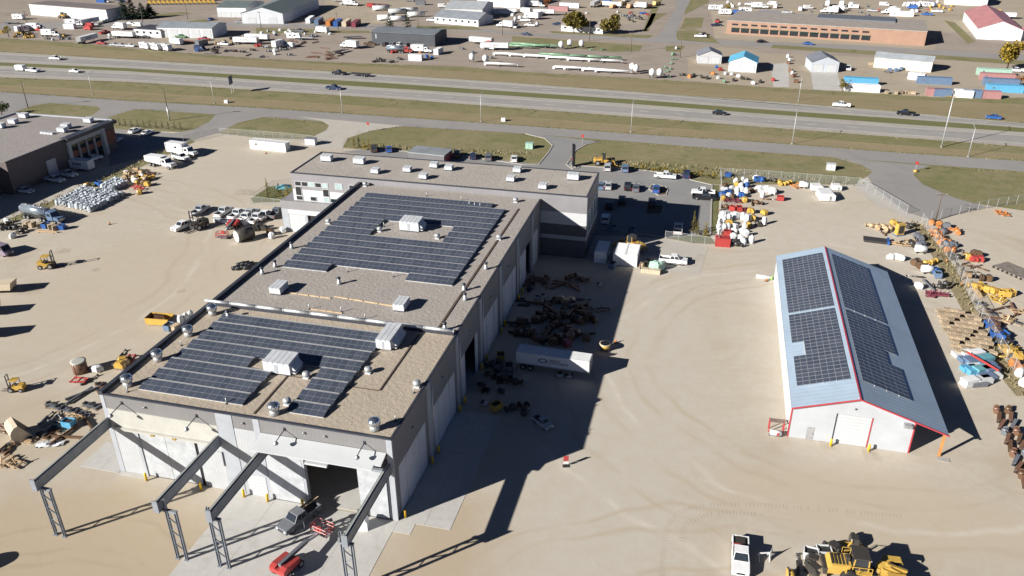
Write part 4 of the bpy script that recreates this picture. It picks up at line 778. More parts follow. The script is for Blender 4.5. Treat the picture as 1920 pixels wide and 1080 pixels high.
# --- trailers and containers
a, b = G(973, 681, 1.25), G(1098, 699, 1.25); c_ = (a + b) / 2; hd = math.atan2(b.y - a.y, b.x - a.x); off_ = Vector((-math.sin(hd), math.cos(hd), 0)) * 1.28
tl = put('trailer', None, (c_.x + off_.x, c_.y + off_.y, 0), hd, 'white semi-trailer with an oval logo in the workshop shadow')
lm = MB(); n = 24
for i in range(n):
    for k in (0,): 
        t0, t1 = 2 * math.pi * i / n, 2 * math.pi * (i + 1) / n
        lm.add([(-1.55 + .75 * math.cos(t0), -1.295, 2.35 + .42 * math.sin(t0)), (-1.55 + .75 * math.cos(t1), -1.295, 2.35 + .42 * math.sin(t1)), (-1.55 + .55 * math.cos(t1), -1.295, 2.35 + .28 * math.sin(t1)), (-1.55 + .55 * math.cos(t0), -1.295, 2.35 + .28 * math.sin(t0))], [(0, 1, 2, 3)])
lm.build('oval_logo', PT['navy'], tl)
for row, (z, x0, x1, cl) in enumerate(((2.4, -.55, 1.35, 'maroon'), (1.95, -.55, 2.4, 'maroon'))):
    m = MB(); x = x0; rr = random.Random(row + 3)
    while x < x1:
        wd = .2; m.box(x, x + .06, -1.3, -1.285, z, z + .34); k = rr.random()
        if k < .6: m.box(x, x + wd, -1.3, -1.285, z + .28, z + .34)
        if k > .3: m.box(x, x + wd, -1.3, -1.285, z + .13, z + .19)
        if k > .5: m.box(x + wd - .06, x + wd, -1.3, -1.285, z, z + .34)
        x += .29
    tag(m.build('lettering', PT['maroon'], tl), kind='stuff')
cw = put('cont40', 'white', (507, 280), ((471, 276), (538, 283)), 'long white container with faint grey lettering beside the yard gate')
tag(MB().box(-4.2, -3.6, -1.235, -1.215, 1.2, 1.9).build('logo', PT['grey'], cw))
q = G(1148, 497)
for dx, lb in ((-2.6, 'white container wholly in the workshop shadow'), (1.3, 'white container half in shadow, next to the shaded one'), (3.78, 'bright white container at the corner of the shadow')):
    put('cont20', 'white', (q.x + dx, q.y + 3.1, 0), math.pi / 2, lb, 'white containers beside the shadow edge')
rb = put('cont20', 'red', (1354, 460), .05, 'red bin container at the corner of the fenced component yard'); rb.scale = (.52, .8, .75)
tb = thing('box_trailer', 'white box trailer with blue lettering in the shade of the brown-roofed building', 'trailer', G(155, 318), heading((130, 314), (180, 319)))
MB().box(-3.3, 3.3, -1.2, 1.2, .6, 3.0).build('box', M_BOX, tb); MB().box(-4.6, -3.3, -.08, .08, .5, .62).build('drawbar', M_CHASSIS, tb)
for s in (-1, 1): wheel(tb, .3, s * 1.2, .36, .2); wheel(tb, 1.2, s * 1.2, .36, .2)
m = MB()
for i in range(6): m.box(-1.8 + .5 * i, -1.5 + .5 * i, -1.22, -1.205, 1.7, 2.3)
tag(m.build('lettering', PT['navy'], tb), kind='stuff')
bx = thing('gate_cabin', 'small white cabin box beside the yard gate', 'cabin', G(584, 271)); MB().box(-1.6, 1.6, -.9, .9, .15, 1.9).build('body', M_BOX, bx); MB().box(-1.7, 1.7, -1, 1, 1.9, 2.05).build('roof', M_RIM, bx)
# ------------------------------------------------------------------ brown-roofed building on the far left
bl = thing('warehouse_building', 'brown flat-roofed warehouse with a dark wall and brick-panelled windows', 'building', (-205, 110, 0))
M_BRN = mat('wall_brown_dark', (.12, .1, .095), .7, var=.08); M_BRK = mat('brick_orange', (.24, .1, .06), .8); M_STONE = mat('frame_pale_stone', (.42, .43, .42), .7)
LH, LX, LY = 8.6, -171.0, 197.9
P(MB().box(-205, LX, 158, LY, 0, LH - .1), 'wall', M_BRN, bl); P(MB().box(-204.6, LX - .3, 158.2, LY - .4, LH - .1, LH), 'roof_deck', M_ROOFP, bl)
P(MB().box(-205, LX - 3.8, 100, 157.99, 0, LH - .12), 'wall', M_BRN, bl); P(MB().box(-204.6, LX - 4.1, 100.2, 158.1, LH - .12, LH - .02), 'roof_deck', M_ROOFP, bl)
P(MB().box(-205.1, -204.6, 100, LY + .1, LH - .15, LH + .4), 'parapet', M_PILA, bl); P(MB().box(-204.59, LX + .1, LY - .35, LY + .15, LH - .15, LH + .35), 'parapet', M_PILA, bl); P(MB().box(LX - .3, LX + .08, 158, 178.2, LH - .15, LH + .05), 'parapet', M_CAP, bl)
P(MB().box(LX - 1.5, LX + 1.0, 178.3, LY + .5, LH - .8, LH + .15), 'fascia', M_CAP, bl); P(MB().box(LX, LX + .6, 178.4, 179.6, 0, LH - .85), 'stone_column', M_STONE, bl); P(MB().box(LX, LX + .6, 192.2, 193.4, 0, LH - .85), 'stone_column', M_STONE, bl); P(MB().box(LX, LX + .55, 179.61, 192.19, LH - 2.0, LH - .86), 'stone_lintel', M_STONE, bl)
for i in range(4):
    y = 180.0 + 3.05 * i
    for (z0, z1, m, nm) in ((4.7, 6.4, M_DARKGLASS, 'window'), (3.0, 4.6, M_BRK, 'brick_panel'), (.4, 2.9, M_DARKGLASS, 'window')): P(MB().box(LX, LX + .2, y, y + 2.1, z0, z1), nm, m, bl)
    P(MB().box(LX, LX + .45, y + 2.15, min(y + 3.0, 192.19), 0, LH - 2.01), 'pier', M_OFFG, bl)
P(MB().box(LX, LX + .2, 193.6, 197.5, 2.4, 6.2), 'brick_panel', M_BRK, bl)
pn = thing('leaning_panel', 'tall pale blue-white panel door standing against the dark warehouse wall', 'panel', (LX + .1, G(86, 331).y, 0)); MB().box(0, .15, -1.7, 1.7, 0, 5.0).build('sheet', M_LEAF, pn); MB().box(.15, .2, -1.7, -1.55, 0, 5.0).build('edge_frame', M_RIM, pn); MB().box(.15, .2, 1.55, 1.7, 0, 5.0).build('edge_frame', M_RIM, pn)
for p, lb in (((46, 221), 'by the back parapet'), ((26, 232), 'near the outer parapet'), ((125, 241), 'of the close pair, on the parapet side'), ((118, 248), 'of the close pair, on the brick side'), ((167, 230), 'near the brick end'), ((2, 240), 'at the outer edge')):
    q = G(*p, LH); rtu('rooftop_unit', q.x - 1.2, q.x + 1.2, q.y - .8, q.y + .8, LH, 1.5, 'grey rooftop unit on the brown roof ' + lb, False)
for i in range(4):
    q = G(80 + 6 * i, 250 + .6 * i, LH); v = thing('roof_skylight', 'small white roof hatch in the row on the brown roof', 'roof hatch', q, 0, 'white roof hatches on the brown roof'); MB().box(-.45, .45, -.45, .45, 0, .35).build('curb', M_RTU, v); MB().prism([(-.5, .35), (.5, .35), (.35, .55), (-.35, .55)], -.5, .5).build('lid', M_RTU, v)
# ------------------------------------------------------------------ buildings beyond the highway
def bld(name, label, p0, p1, depth, h, wallc, roofc, kind='flat', rise=2.0, doors=0, doorc=None, dh=None, axis='x', wins=0):
    """p0,p1 = front bottom corners (pixels); front faces the highway"""
    a, b = [G(*p) if len(p) == 2 else Vector(p) for p in (p0, p1)]; wd = (b - a).length; an = math.atan2(b.y - a.y, b.x - a.x)
    t = thing(name, label, 'building', a, an); mw = mat('wall_' + label, wallc, .6, var=.05, scale=.3); mr = mat('roof_' + label, roofc, .5, var=.08, scale=.3)
    if kind == 'flat':
        MB().box(0, wd, 0, depth, 0, h).build('wall', mw, t); MB().box(-.15, wd + .15, -.15, depth + .15, h, h + .35).build('roof', mr, t)
    elif axis == 'x':      # ridge parallel to the front
        MB().add([(0, 0, 0), (wd, 0, 0), (wd, depth, 0), (0, depth, 0), (0, 0, h), (wd, 0, h), (wd, depth, h), (0, depth, h), (0, depth / 2, h + rise), (wd, depth / 2, h + rise)], [(0, 1, 5, 4), (2, 3, 7, 6), (1, 2, 6, 9, 5), (3, 0, 4, 8, 7)]).build('wall', mw, t)
        for s in (0, 1):
            y0, y1 = (-.4, depth / 2) if s == 0 else (depth + .4, depth / 2); z0 = h - .1; z1 = h + rise + .05
            MB().add([(-.3, y0, z0), (wd + .3, y0, z0), (wd + .3, y1, z1), (-.3, y1, z1), (-.3, y0, z0 + .15), (wd + .3, y0, z0 + .15), (wd + .3, y1, z1 + .15), (-.3, y1, z1 + .15)], [(0,1,2,3),(4,5,6,7),(0,1,5,4),(1,2,6,5),(2,3,7,6),(3,0,4,7)]).build('roof_slope', mr, t)
    else:                  # gable end to the front
        MB().add([(0, 0, 0), (wd, 0, 0), (wd, depth, 0), (0, depth, 0), (0, 0, h), (wd, 0, h), (wd, depth, h), (0, depth, h), (wd / 2, 0, h + rise), (wd / 2, depth, h + rise)], [(0, 1, 5, 8, 4), (2, 3, 7, 9, 6), (1, 2, 6, 5), (3, 0, 4, 7)]).build('wall', mw, t)
        for s in (0, 1):
            x0, x1 = (-.4, wd / 2) if s == 0 else (wd + .4, wd / 2); z0 = h - .1; z1 = h + rise + .05
            MB().add([(x0, -.3, z0), (x0, depth + .3, z0), (x1, depth + .3, z1), (x1, -.3, z1), (x0, -.3, z0 + .15), (x0, depth + .3, z0 + .15), (x1, depth + .3, z1 + .15), (x1, -.3, z1 + .15)], [(0,1,2,3),(4,5,6,7),(0,1,5,4),(1,2,6,5),(2,3,7,6),(3,0,4,7)]).build('roof_slope', mr, t)
    dm = doorc or M_HATCH; dh = dh or h * .7
    for i in range(doors):
        u = wd * (i + .5) / doors; w_ = min(wd / doors * .36, 2.2)
        d = MB().box(u - w_, u + w_, -.08, 0, .05, dh).build('door', dm, t); MB().box(u - w_ - .15, u + w_ + .15, -.05, 0, .05, dh + .15).build('door_frame', M_PILA, d)
    for i in range(wins):
        u = wd * (i + .5) / wins; f = MB().box(u - .7, u + .7, -.06, 0, h * .45, h * .78).build('window', M_PILA, t); MB().box(u - .6, u + .6, -.09, -.06, h * .47, h * .76).build('pane', M_DARKGLASS, f)
    return t
W8 = (.6, .61, .62)
bld('workshop', 'long white workshop with six bay doors beyond the highway', (59, 28), (203, 40), 14, 6, W8, (.2, .17, .16), doors=6, dh=4.6)
bld('shop_building', 'small white shop with dark roof beside the long metal shed', (253, 68), (303, 71), 12, 3.6, W8, (.06, .06, .07), wins=4)
bld('metal_shed', 'long white metal shed with a grey-blue roof and one dark doorway', (297, 70), (400, 72), 16, 5, W8, (.25, .28, .31), 'gable', 1.2, doors=5, dh=4)
bld('storage_building', 'white storage building with green-grey roof beside the far road', (409, 32), (463, 33), 25, 5.5, W8, (.13, .16, .16), 'gable', 1.8, doors=6, dh=3)
bld('storage_hall', 'wide white hall with a sprawling green-grey roof behind stacked containers', (455, 44), (532, 45), 60, 5.5, (.5, .52, .55), (.14, .17, .17), 'gable', 3, axis='y', doors=2, dh=3)
bld('charcoal_shed', 'charcoal metal building with one white sign and dark cars in front', (698, 82), (816, 88), 16, 5.5, (.055, .06, .07), (.16, .18, .2), 'gable', .9)
t = thing('shop_sign', 'blank white sign panel on the charcoal shed wall', 'sign', G(700, 82) + Vector((1.5, -.1, 2.6))); MB().box(0, 4.2, -.1, 0, 0, 2).build('panel', M_HATCH, t); MB().box(-.08, 4.28, -.06, .02, -.08, 2.08).build('frame', M_RIM, t)
bld('office_house', 'low white office with a wide grey hipped roof by the far road', (815, 43), (897, 50), 16, 3.4, W8, (.22, .24, .27), 'gable', 2.6, wins=7)
bld('grey_hall', 'large light grey metal hall behind the low white office', (835, 36), (905, 38), 26, 6, (.5, .5, .5), (.36, .38, .4), 'gable', 2.2)
bk = bld('brick_building', 'long brick building with rows of dark windows and a gravel roof', (1361, 63), (1733, 86), 34, 6.2, (.31, .19, .135), (.34, .3, .26))
wd_ = (G(1733, 86) - G(1361, 63)).length
for i in range(14):
    u = 2.5 + i * (wd_ * .72 / 14)
    for (z0, z1, w_) in ((4.3, 5.1, 3.0), (.9, 2.9, 3.9)):
        f = MB().box(u, u + w_, -.1, 0, z0, z1).build('window', M_CAP, bk); MB().box(u + .1, u + w_ - .1, -.13, -.1, z0 + .1, z1 - .1).build('pane', M_DARKGLASS, f)
    MB().box(u - .1, u + 4.0, -.35, 0, 2.95, 3.15).build('awning', PT['green'], bk)
MB().box(wd_ * .45, wd_ * .85, 20, 34, 6.6, 7.2).build('roof_annex', mat('roof_slate', (.13, .14, .16), .5), bk)
bld('barn', 'white barn with a pink-red roof beside a yellow equipment yard', (117.3, 446, 0), (136, 444, 0), 58, 5, W8, (.42, .19, .19), 'gable', 3.6, axis='y', doors=1, dh=4.5)
bld('barn_annex', 'low white annex with a pink-red roof beside the barn', (136.5, 447, 0), (144, 446, 0), 12, 3, W8, (.48, .18, .19), 'gable', 2, axis='y', wins=2)
bld('garage', 'white double garage with a grey gable roof by the far street', (1308, 119), (1352, 120), 9, 3.4, (.45, .45, .46), (.2, .21, .24), 'gable', 2, axis='y', doors=2, dh=2.8)
bld('garage', 'white garage with a bright blue gable roof', (1365, 134), (1417, 137), 12, 4, (.55, .58, .6), (.12, .4, .58), 'gable', 2.2, axis='y', doors=2, dh=3)
bld('garage', 'grey double garage with a concrete driveway and grey roof', (1520, 135), (1571, 136), 12, 4, (.42, .45, .5), (.17, .18, .21), 'gable', 2.2, axis='y', doors=2, dh=3)
bld('quonset_shed', 'long cream shed with a pale roof facing the highway', (1637, 126), (1745, 136), 10, 4.2, (.62, .6, .5), (.34, .37, .4), 'gable', 1.2)
bld('house', 'pale house half hidden behind two round trees', (1052, 58), (1130, 64), 10, 3, W8, (.3, .26, .24), 'gable', 2, wins=5)
bld('white_hall', 'bright white flat-roofed hall beyond the low white office', (895, 10), (975, 16), 30, 6, W8, (.6, .6, .6), 'flat')
bld('sales_office', 'small white sales cabin at the far equipment yard', (1900 - 480, 34), (1460, 36), 8, 3, W8, (.3, .3, .32), 'flat', wins=3)
bld('far_hall', 'white hall with a red roof edge at the far yard', (1770, 8), (1850, 12), 25, 5, W8, (.4, .14, .14), 'gable', 2)
sh = bld('carport', 'grey-roofed carport with a red end wall behind the office', (766, 302), (833, 309), 6, 2.4, (.13, .13, .14), (.24, .26, .28), 'flat'); wq = (G(833, 309) - G(766, 302)).length; MB().box(wq + .01, wq + .14, .2, 5.8, .1, 2.3).build('red_end_wall', PT['maroon'], sh)
# ------------------------------------------------------------------ trees and shrubs
M_BARK = mat('bark', (.09, .065, .045), .9)
def leaf_mat(n, c): return mat('leaf_' + n, c, .7, var=.35, scale=.6, spec=.2)
LEAF = dict(spruce=leaf_mat('spruce', (.022, .04, .022)), olive=leaf_mat('olive', (.16, .13, .03)), yellow=leaf_mat('yellow', (.28, .2, .03)), green=leaf_mat('green', (.06, .08, .025)), red=leaf_mat('red', (.25, .1, .03)))
def conifer(p, h, r, lf, label, name='spruce_tree', group=None, n=420):
    q = G(*p); t = thing(name, label, 'tree', q, 0, group); MB().tube((0, 0, 0), (0, 0, h * .95), .035 * h * .6, 7, 0, .02).build('trunk', M_BARK, t); m = MB(); rr = random.Random(int(p[0] * 7 + p[1]))
    for i in range(n):
        u = rr.random() ** .7; z = h * (.06 + .92 * u); R = r * (1 - u) ** .8 * (.55 + .5 * rr.random()) * (.8 + .3 * math.sin(u * 38)); a = rr.random() * 6.283; s = r * .2 * (1.15 - u) + .08
        c = Vector((R * math.cos(a), R * math.sin(a), z)); d = Vector((math.cos(a), math.sin(a), -.45 + .3 * rr.random())) * s * 1.5; e = Vector((-math.sin(a), math.cos(a), .2 * rr.random())) * s * .7
        m.add([c - d * .4 - e, c - d * .4 + e, c + d], [(0, 1, 2)])
    m.build('crown', lf, t); return t
def broadleaf(p, h, r, lf, label, name='deciduous_tree', group=None, n=1500, ks=.09):
    q = G(*p); t = thing(name, label, 'tree', q, 0, group); rr = random.Random(int(p[0] * 3 + p[1] * 11)); tk = MB(); tk.tube((0, 0, 0), (0, 0, h * .45), .03 * h, 8, 0, .018 * h)
    cl = []
    for i in range(9):
        a = rr.random() * 6.283; R = r * (.25 + .5 * rr.random()); c = Vector((R * math.cos(a), R * math.sin(a), h * (.42 + .42 * rr.random()))); cl.append((c, r * (.32 + .25 * rr.random()))); tk.tube((0, 0, h * .4), c, .012 * h, 5, 0, .005 * h)
    tk.build('trunk', M_BARK, t); m = MB()
    for i in range(n):
        c, k = cl[i % 9]; v = Vector((rr.gauss(0, 1), rr.gauss(0, 1), rr.gauss(0, .8))).normalized() * k * (rr.random() ** .4); s = r * ks * (.6 + .8 * rr.random()); o = c + v
        u1 = Vector((rr.gauss(0, 1), rr.gauss(0, 1), rr.gauss(0, 1))).normalized() * s; u2 = u1.orthogonal().normalized() * s * .7; m.add([o - u1, o + u2, o + u1, o - u2], [(0, 1, 2, 3)])
    m.build('crown', lf, t); return t
conifer((731, 57), 9, 3.2, LEAF['spruce'], 'dark spruce behind the charcoal shed, the wider of two', group='spruces by the charcoal shed'); conifer((764, 57), 11, 2.8, LEAF['spruce'], 'dark spruce behind the charcoal shed, the taller of two', group='spruces by the charcoal shed')
for p, h, r, lb in (((236, 37), 16, 4.2, 'tall dark spruce at the corner of the long white workshop'), ((250, 36), 12, 4.5, 'broad dark spruce second beside the white workshop'), ((268, 35), 9, 5, 'low dark spruce by the far lane'), ((282, 33), 8, 5, 'low spreading dark spruce at the end of the clump')): conifer(p, h, r, LEAF['spruce'], lb, n=600)
broadleaf((1076, 62), 10, 6.5, LEAF['olive'], 'round olive-yellow tree in front of the pale house', n=2200); broadleaf((1145, 64), 9, 5.5, LEAF['olive'], 'brownish round tree beside its long shadow', n=1800); broadleaf((1888, 130), 12, 5, LEAF['yellow'], 'tall yellow-green tree by the row of containers', n=2200)
broadleaf((1026, 18), 7, 2.5, LEAF['red'], 'small orange autumn tree beside a pink container', n=600); broadleaf((1365, 22), 5, 2, LEAF['yellow'], 'small yellow tree at the far machinery yard', n=500); broadleaf((17, 70), 6, 2, LEAF['yellow'], 'slim yellow tree at the edge of the far yard', n=500)
broadleaf((4, 216), 5, 2.6, LEAF['green'], 'dark green bush at the corner of the brown-roofed building', 'bush', n=700); broadleaf((1580, 172), 5, 2, LEAF['olive'], 'olive bush between the garage and the blue container', 'bush', n=500); broadleaf((1912, 160), 4, 2, LEAF['red'], 'reddish bush beside the containers', 'bush', n=400)
for i, p in enumerate(((1299, 437), (1306, 440), (1322, 443), (503, 372), (524, 368), (540, 372), (664, 278), (673, 276), (683, 281), (692, 281))):
    conifer(p, 5.5 if i in (0, 3) else 3.6, .9, LEAF['yellow' if i in (2, 5, 8, 9) else 'olive'], 'slim young sapling with thin autumn leaves by the lot fence', 'sapling', 'saplings around the yards', n=120)
for i in range(14):
    x = 1190 + i * 11.5; y = 322 + i * 1.4; broadleaf((x, y - 3), 1.5 + (i % 3) * .5, .9, LEAF['yellow' if i % 2 else 'olive'], 'low yellowing shrub in the bed along the office lot', 'shrub', 'shrubs along the office lot', n=90, ks=.16)
for i in range(12):
    p = (213 + i * 11.5, 236 + .75 * i); conifer(p, 2.6, .7, LEAF['green'], 'small evergreen planted along the grass island edge', 'young_evergreen', 'young evergreens on the grass island', n=70)
wr = random.Random(5); m = MB()
WEEDY = (((1712, 418), (1790, 505)), ((1790, 505), (1838, 600)), ((1838, 600), (1900, 700)), ((1900, 700), (1925, 738)), ((1440, 331), (1610, 345)), ((1345, 326), (1440, 331)), ((20, 411), (345, 268)), ((700, 275), (1000, 290)), ((1110, 300), (1420, 325)))
for seg in WEEDY + tuple(zip(sv_top, sv_top[1:])) + tuple(((p[0], p[1] + 1), (q[0], q[1] + 1)) for p, q in zip(hn_b, hn_b[1:])) + tuple(zip(hf_t, hf_t[1:])) + tuple(zip(verge_top, verge_top[1:])) + tuple(zip(((647, 275), (652, 259), (696, 246), (756, 237), (960, 250)), ((652, 259), (696, 246), (756, 237), (960, 250), (1022, 261)))) + (((1124, 266), (1440, 287)), ((1440, 287), (1580, 298)), ((1580, 298), (1634, 322)), ((1745, 313), (1920, 324)), ((250, 206), (350, 208)), ((445, 231), (505, 219)), ((505, 219), (612, 233)), ((412, 249), (580, 260))):
    A, B_ = G(*seg[0]), G(*seg[1]); L__ = (B_ - A).length
    for i in range(int(L__ * 7)):
        big = seg in WEEDY; o = A.lerp(B_, wr.random()) + Vector((wr.gauss(0, 1.1 if big else .5), wr.gauss(0, 1.1 if big else .5), 0)); hh = (.3 + .5 * wr.random()) if big else (.08 + .14 * wr.random()); a = wr.random() * 6.28; d = Vector((math.cos(a), math.sin(a), 0)) * .16; l = Vector((wr.gauss(0, .2), wr.gauss(0, .2), hh)); m.add([o - d, o + d, o + l], [(0, 1, 2)])
tag(m.build('weeds', mat('leaf_weed', (.24, .205, .11), .8, var=.4, scale=.3)), 'tufts of dry weeds along fences and verges', 'weeds', kind='stuff')
# ------------------------------------------------------------------ poles, signs, fences
M_POLE = mat('pole_galvanised', (.5, .51, .52), .45, .3); M_WOOD = mat('pole_wood', (.13, .1, .075), .9)
def lightpole(p, h, label, arm=2.2, group='light poles along the highway', r=.12):
    t = thing('light_pole', label, 'light pole', G(*p), 0, group); MB().tube((0, 0, 0), (0, 0, h), r, 8, 0, r * .55).build('post', M_POLE, t); MB().tube((0, 0, h - .1), (0, arm, h + .35), .05, 6).build('arm', M_POLE, t); MB().box(-.16, .16, arm - .1, arm + .6, h + .28, h + .42).build('luminaire', M_LAMP, t); MB().lathe((0, 0, 0), [(.3, 0), (.3, .25)], 8).build('base', M_KERB, t)
for p, h in (((174, 177), 7.5), ((402, 194), 8), ((642, 211), 8.3), ((902, 228), 8.8), ((1183, 248), 9), ((1485, 270), 9.5), ((1815, 294), 8.3)): lightpole(p, h, 'slender galvanised light pole on the dry verge by the service road')
lightpole((1497, 189), 8, 'light pole on the far verge opposite the grey garage', group=None); lightpole((1765, 276), 15.5, 'tall mast light pole rising across the highway', 3, None, .2)
for p, h, lb in (((53, 203), 9, 'wooden utility pole by the grass near the brown-roofed building'), ((318, 226), 10.5, 'utility pole with a pale sleeve on the grass island'), ((53, 52), 9, 'wooden pole at the far white workshop'), ((268, 42), 9, 'wooden pole by the dark spruces'), ((352, 36), 9, 'wooden pole by the far lane'), ((490, 54), 9, 'wooden pole by the sprawling hall'), ((634, 56), 9, 'wooden pole by the stacked containers'), ((785, 59), 10, 'wooden pole by the taller spruce'), ((1105, 77), 10, 'wooden pole beside the round olive tree'), ((1275, 108), 10, 'wooden pole by the far crossroads'), ((1754, 414), 7, 'dark pole at the fence corner of the orange parts yard'), ((942, 66), 9, 'wooden pole near the low white office'), ((1183, 98), 9, 'wooden pole by the green augers')):
    t = thing('utility_pole', lb, 'utility pole', G(*p)); MB().tube((0, 0, 0), (0, 0, h), .17, 8, 0, .11).build('post', M_WOOD, t); MB().box(-1.2, 1.2, -.07, .07, h - .8, h - .6).build('crossarm', M_WOOD, t)
    for x in (-1, 0, 1): MB().lathe((x, 0, h - .6), [(.07, 0), (.09, .1), (.05, .22)], 6).build('insulator', M_POLE, t)
    if p == (318, 226): MB().tube((0, 0, 0), (0, 0, 4.6), .24, 8).build('sleeve', M_POLE, t)
sg = thing('highway_sign', 'dark blue highway sign on two posts at the verge', 'road sign', G(436, 174), .2)
MB().box(-.06, .06, -1.7, 1.7, 3.2, 6.2).build('panel', PT['navy'], sg)
for y in (-1.1, 1.1): MB().box(.07, .2, y - .07, y + .07, 0, 6).build('post', M_POLE, sg)
py = thing('pylon_sign', 'tall black pylon sign with a red mark at the lot entrance', 'sign', G(1075, 312), .3)
MB().box(-.35, .35, -.9, .9, 0, 6.2).build('slab', PT['black'], py); MB().box(-.37, .37, -.6, .6, 1.8, 2.6).build('red_mark', PT['red'], py); MB().box(-.6, .6, -1.2, 1.2, 0, .25).build('base', M_KERB, py)
for p, lb in (((691, 246), 'at the gravel gate drive'), ((1092, 270), 'at the office driveway'), ((1716, 322), 'at the wide fork driveway with a yellow base')):
    t = thing('stop_sign', 'red stop sign ' + lb, 'road sign', G(*p), 0); MB().tube((0, 0, 0), (0, 0, 2.3), .05, 6).build('post', M_POLE, t); MB().tube((0, -.06, 2.45), (0, -.02, 2.45), .5, 8).build('plate', PT['red'], t); MB().tube((0, -.065, 2.45), (0, -.062, 2.45), .42, 8).build('face', PT['red'], t)
    if p[0] == 1716: MB().lathe((0, 0, 0), [(.6, 0), (.5, .5), (.1, .55)], 8).build('yellow_base', PT['yellow'], t)
for p, c, lb in (((993, 278), 'mint', 'green utility cabinet on the grass by the driveway'), ((1557, 318), 'pale', 'grey utility cabinet on the grass by the fork'), ((425, 193), 'white', 'small white cabinet by the service road'), ((944, 227), 'white', 'small white cabinet on the verge near a light pole')):
    t = thing('utility_cabinet', lb, 'utility box', G(*p)); k = 1.0 if c != 'white' else .6; MB().box(-1.1 * k, 1.1 * k, -.8 * k, .8 * k, 0, 1.6 * k).build('body', PT[c], t); MB().box(-1.18 * k, 1.18 * k, -.88 * k, .88 * k, 1.6 * k, 1.72 * k).build('lid', PT[c], t); MB().box(-.02, .02, -.82 * k, -.8 * k, .1, 1.5 * k).build('door_seam', M_CAP, t)
def link_mat():
    m = bpy.data.materials.new('chain_link'); m.use_nodes = True; n = m.node_tree; b = n.nodes['Principled BSDF']; b.inputs['Base Color'].default_value = (.38, .4, .41, 1); b.inputs['Roughness'].default_value = .5; b.inputs['Alpha'].default_value = .15; return m
M_LINK = link_mat()
def fence(pts, label, h=2.2, step=3.2):
    q = [G(*p) for p in pts]; t = thing('chain_link_fence', label, 'fence', q[0]); B0 = q[0]; allp = []
    for i in range(len(q) - 1):
        d = q[i + 1] - q[i]; n = max(1, round(d.length / step))
        a, b = q[i] - B0, q[i + 1] - B0
        MB().add([a, b, b + Vector((0, 0, h)), a + Vector((0, 0, h))], [(0, 1, 2, 3)]).build('mesh_panel', M_LINK, t); MB().tube(a + Vector((0, 0, h)), b + Vector((0, 0, h)), .03, 6).build('top_rail', M_POLE, t)
        for k in range(n + (1 if i == len(q) - 2 else 0)): allp.append(a + (b - a) * (k / n))
    me = MB().tube((0, 0, 0), (0, 0, h + .08), .045, 6).mesh('post', M_POLE)
    for p in allp: link('post', me, t, p)
fence([(345, 268), (412, 253), (530, 262), (588, 268)], 'chain-link fence closing the yard along the grass by the white container')
fence([(1346, 462), (1352, 345), (1350, 330), (1440, 335), (1610, 349), (1640, 366), (1700, 402)], 'chain-link fence around the fenced component yard')
fence([(1247, 448), (1346, 462)], 'low chain-link fence between the office lot and the grey pad', 1.9)
fence([(1728, 417), (1790, 500), (1838, 598), (1900, 695), (1935, 745)], 'long chain-link fence with weeds beside the orange parts yard')
fence([(1745, 414), (1850, 391), (1960, 374)], 'chain-link fence along the grass at the orange parts yard')
fence([(470, 381), (513, 353), (545, 349)], 'short chain-link fence around the patio beside the annex', 2); fence([(470, 382), (537, 390)], 'chain-link fence in front of the patio beside the annex', 2)
ut = thing('parasol', 'teal patio parasol beside the office end wall', 'parasol', G(533, 365)); MB().tube((0, 0, 0), (0, 0, 2.6), .05, 6).build('pole', M_POLE, ut); MB().lathe((0, 0, 2.1), [(2.0, 0), (1.1, .35), (.08, .65)], 8, smooth=False).build('canopy', PT['teal'], ut)
# ------------------------------------------------------------------ yard stock: machine parts, wrapped components, crates
M_PALLET = mat('pallet_wood', (.38, .3, .21), .85, var=.3, scale=3, rnd=.25); M_WRAP = mat('shrink_wrap', (.58, .6, .62), .4, var=.08, scale=2, rnd=.1); M_WRAPG = mat('shrink_wrap_grey', (.4, .44, .48), .35, var=.3, scale=2.5, rnd=.25)
def pallet(m, s=.6, mi=0):
    for y in (-s, 0, s): m.box(-s, s, y - .05, y + .05, 0, .1, mi)
    for i in range(5): x = -s + 2 * s * i / 4; m.box(x - .07, x + .07, -s - .02, s + .02, .1, .13, mi)
    return m
def blob(seed, w_, d, h, z0=.13, taper=.55):
    rr = random.Random(seed); m = MB(); n = 9; prof = [(1, 0), (1.04, .25), (.98, .6), (.9, .8), (taper, .97), (.12, 1.02)]; vs = []; fs = []
    for k, z in prof:
        for i in range(n): a = 6.2832 * i / n; q = k * (.86 + .24 * rr.random()) * (1 + .12 * math.cos(4 * a)); vs.append((q * w_ * math.cos(a), q * d * math.sin(a), z0 + z * h * (.94 + .12 * rr.random())))
    for j in range(len(prof) - 1):
        for i in range(n): fs.append((j * n + i, j * n + (i + 1) % n, (j + 1) * n + (i + 1) % n, (j + 1) * n + i))
    fs.append(tuple((len(prof) - 1) * n + i for i in range(n))); return m.add(vs, fs)
def mk_wrap(seed, w_, d, h, name='wrapped_component', wm=None):
    def f():
        t = thing(name, '', 'wrapped part'); pallet(MB(), min(w_, d) * .95).build('pallet', M_PALLET, t); blob(seed, w_, d, h).build('wrapping', wm or M_WRAP, t); return t
    return f
def mk_tote():
    t = thing('wrapped_drum', '', 'wrapped part'); blob(77, .62, .62, 1.25, .12, .75).build('wrapping', M_WRAPG, t); MB().lathe((0, 0, 0), [(.66, 0), (.66, .12)], 9).build('skid', M_PALLET, t); MB().tube((-.2, -.5, .8), (-.2, -.62, .8), .18, 8).build('port', M_CHASSIS, t); return t
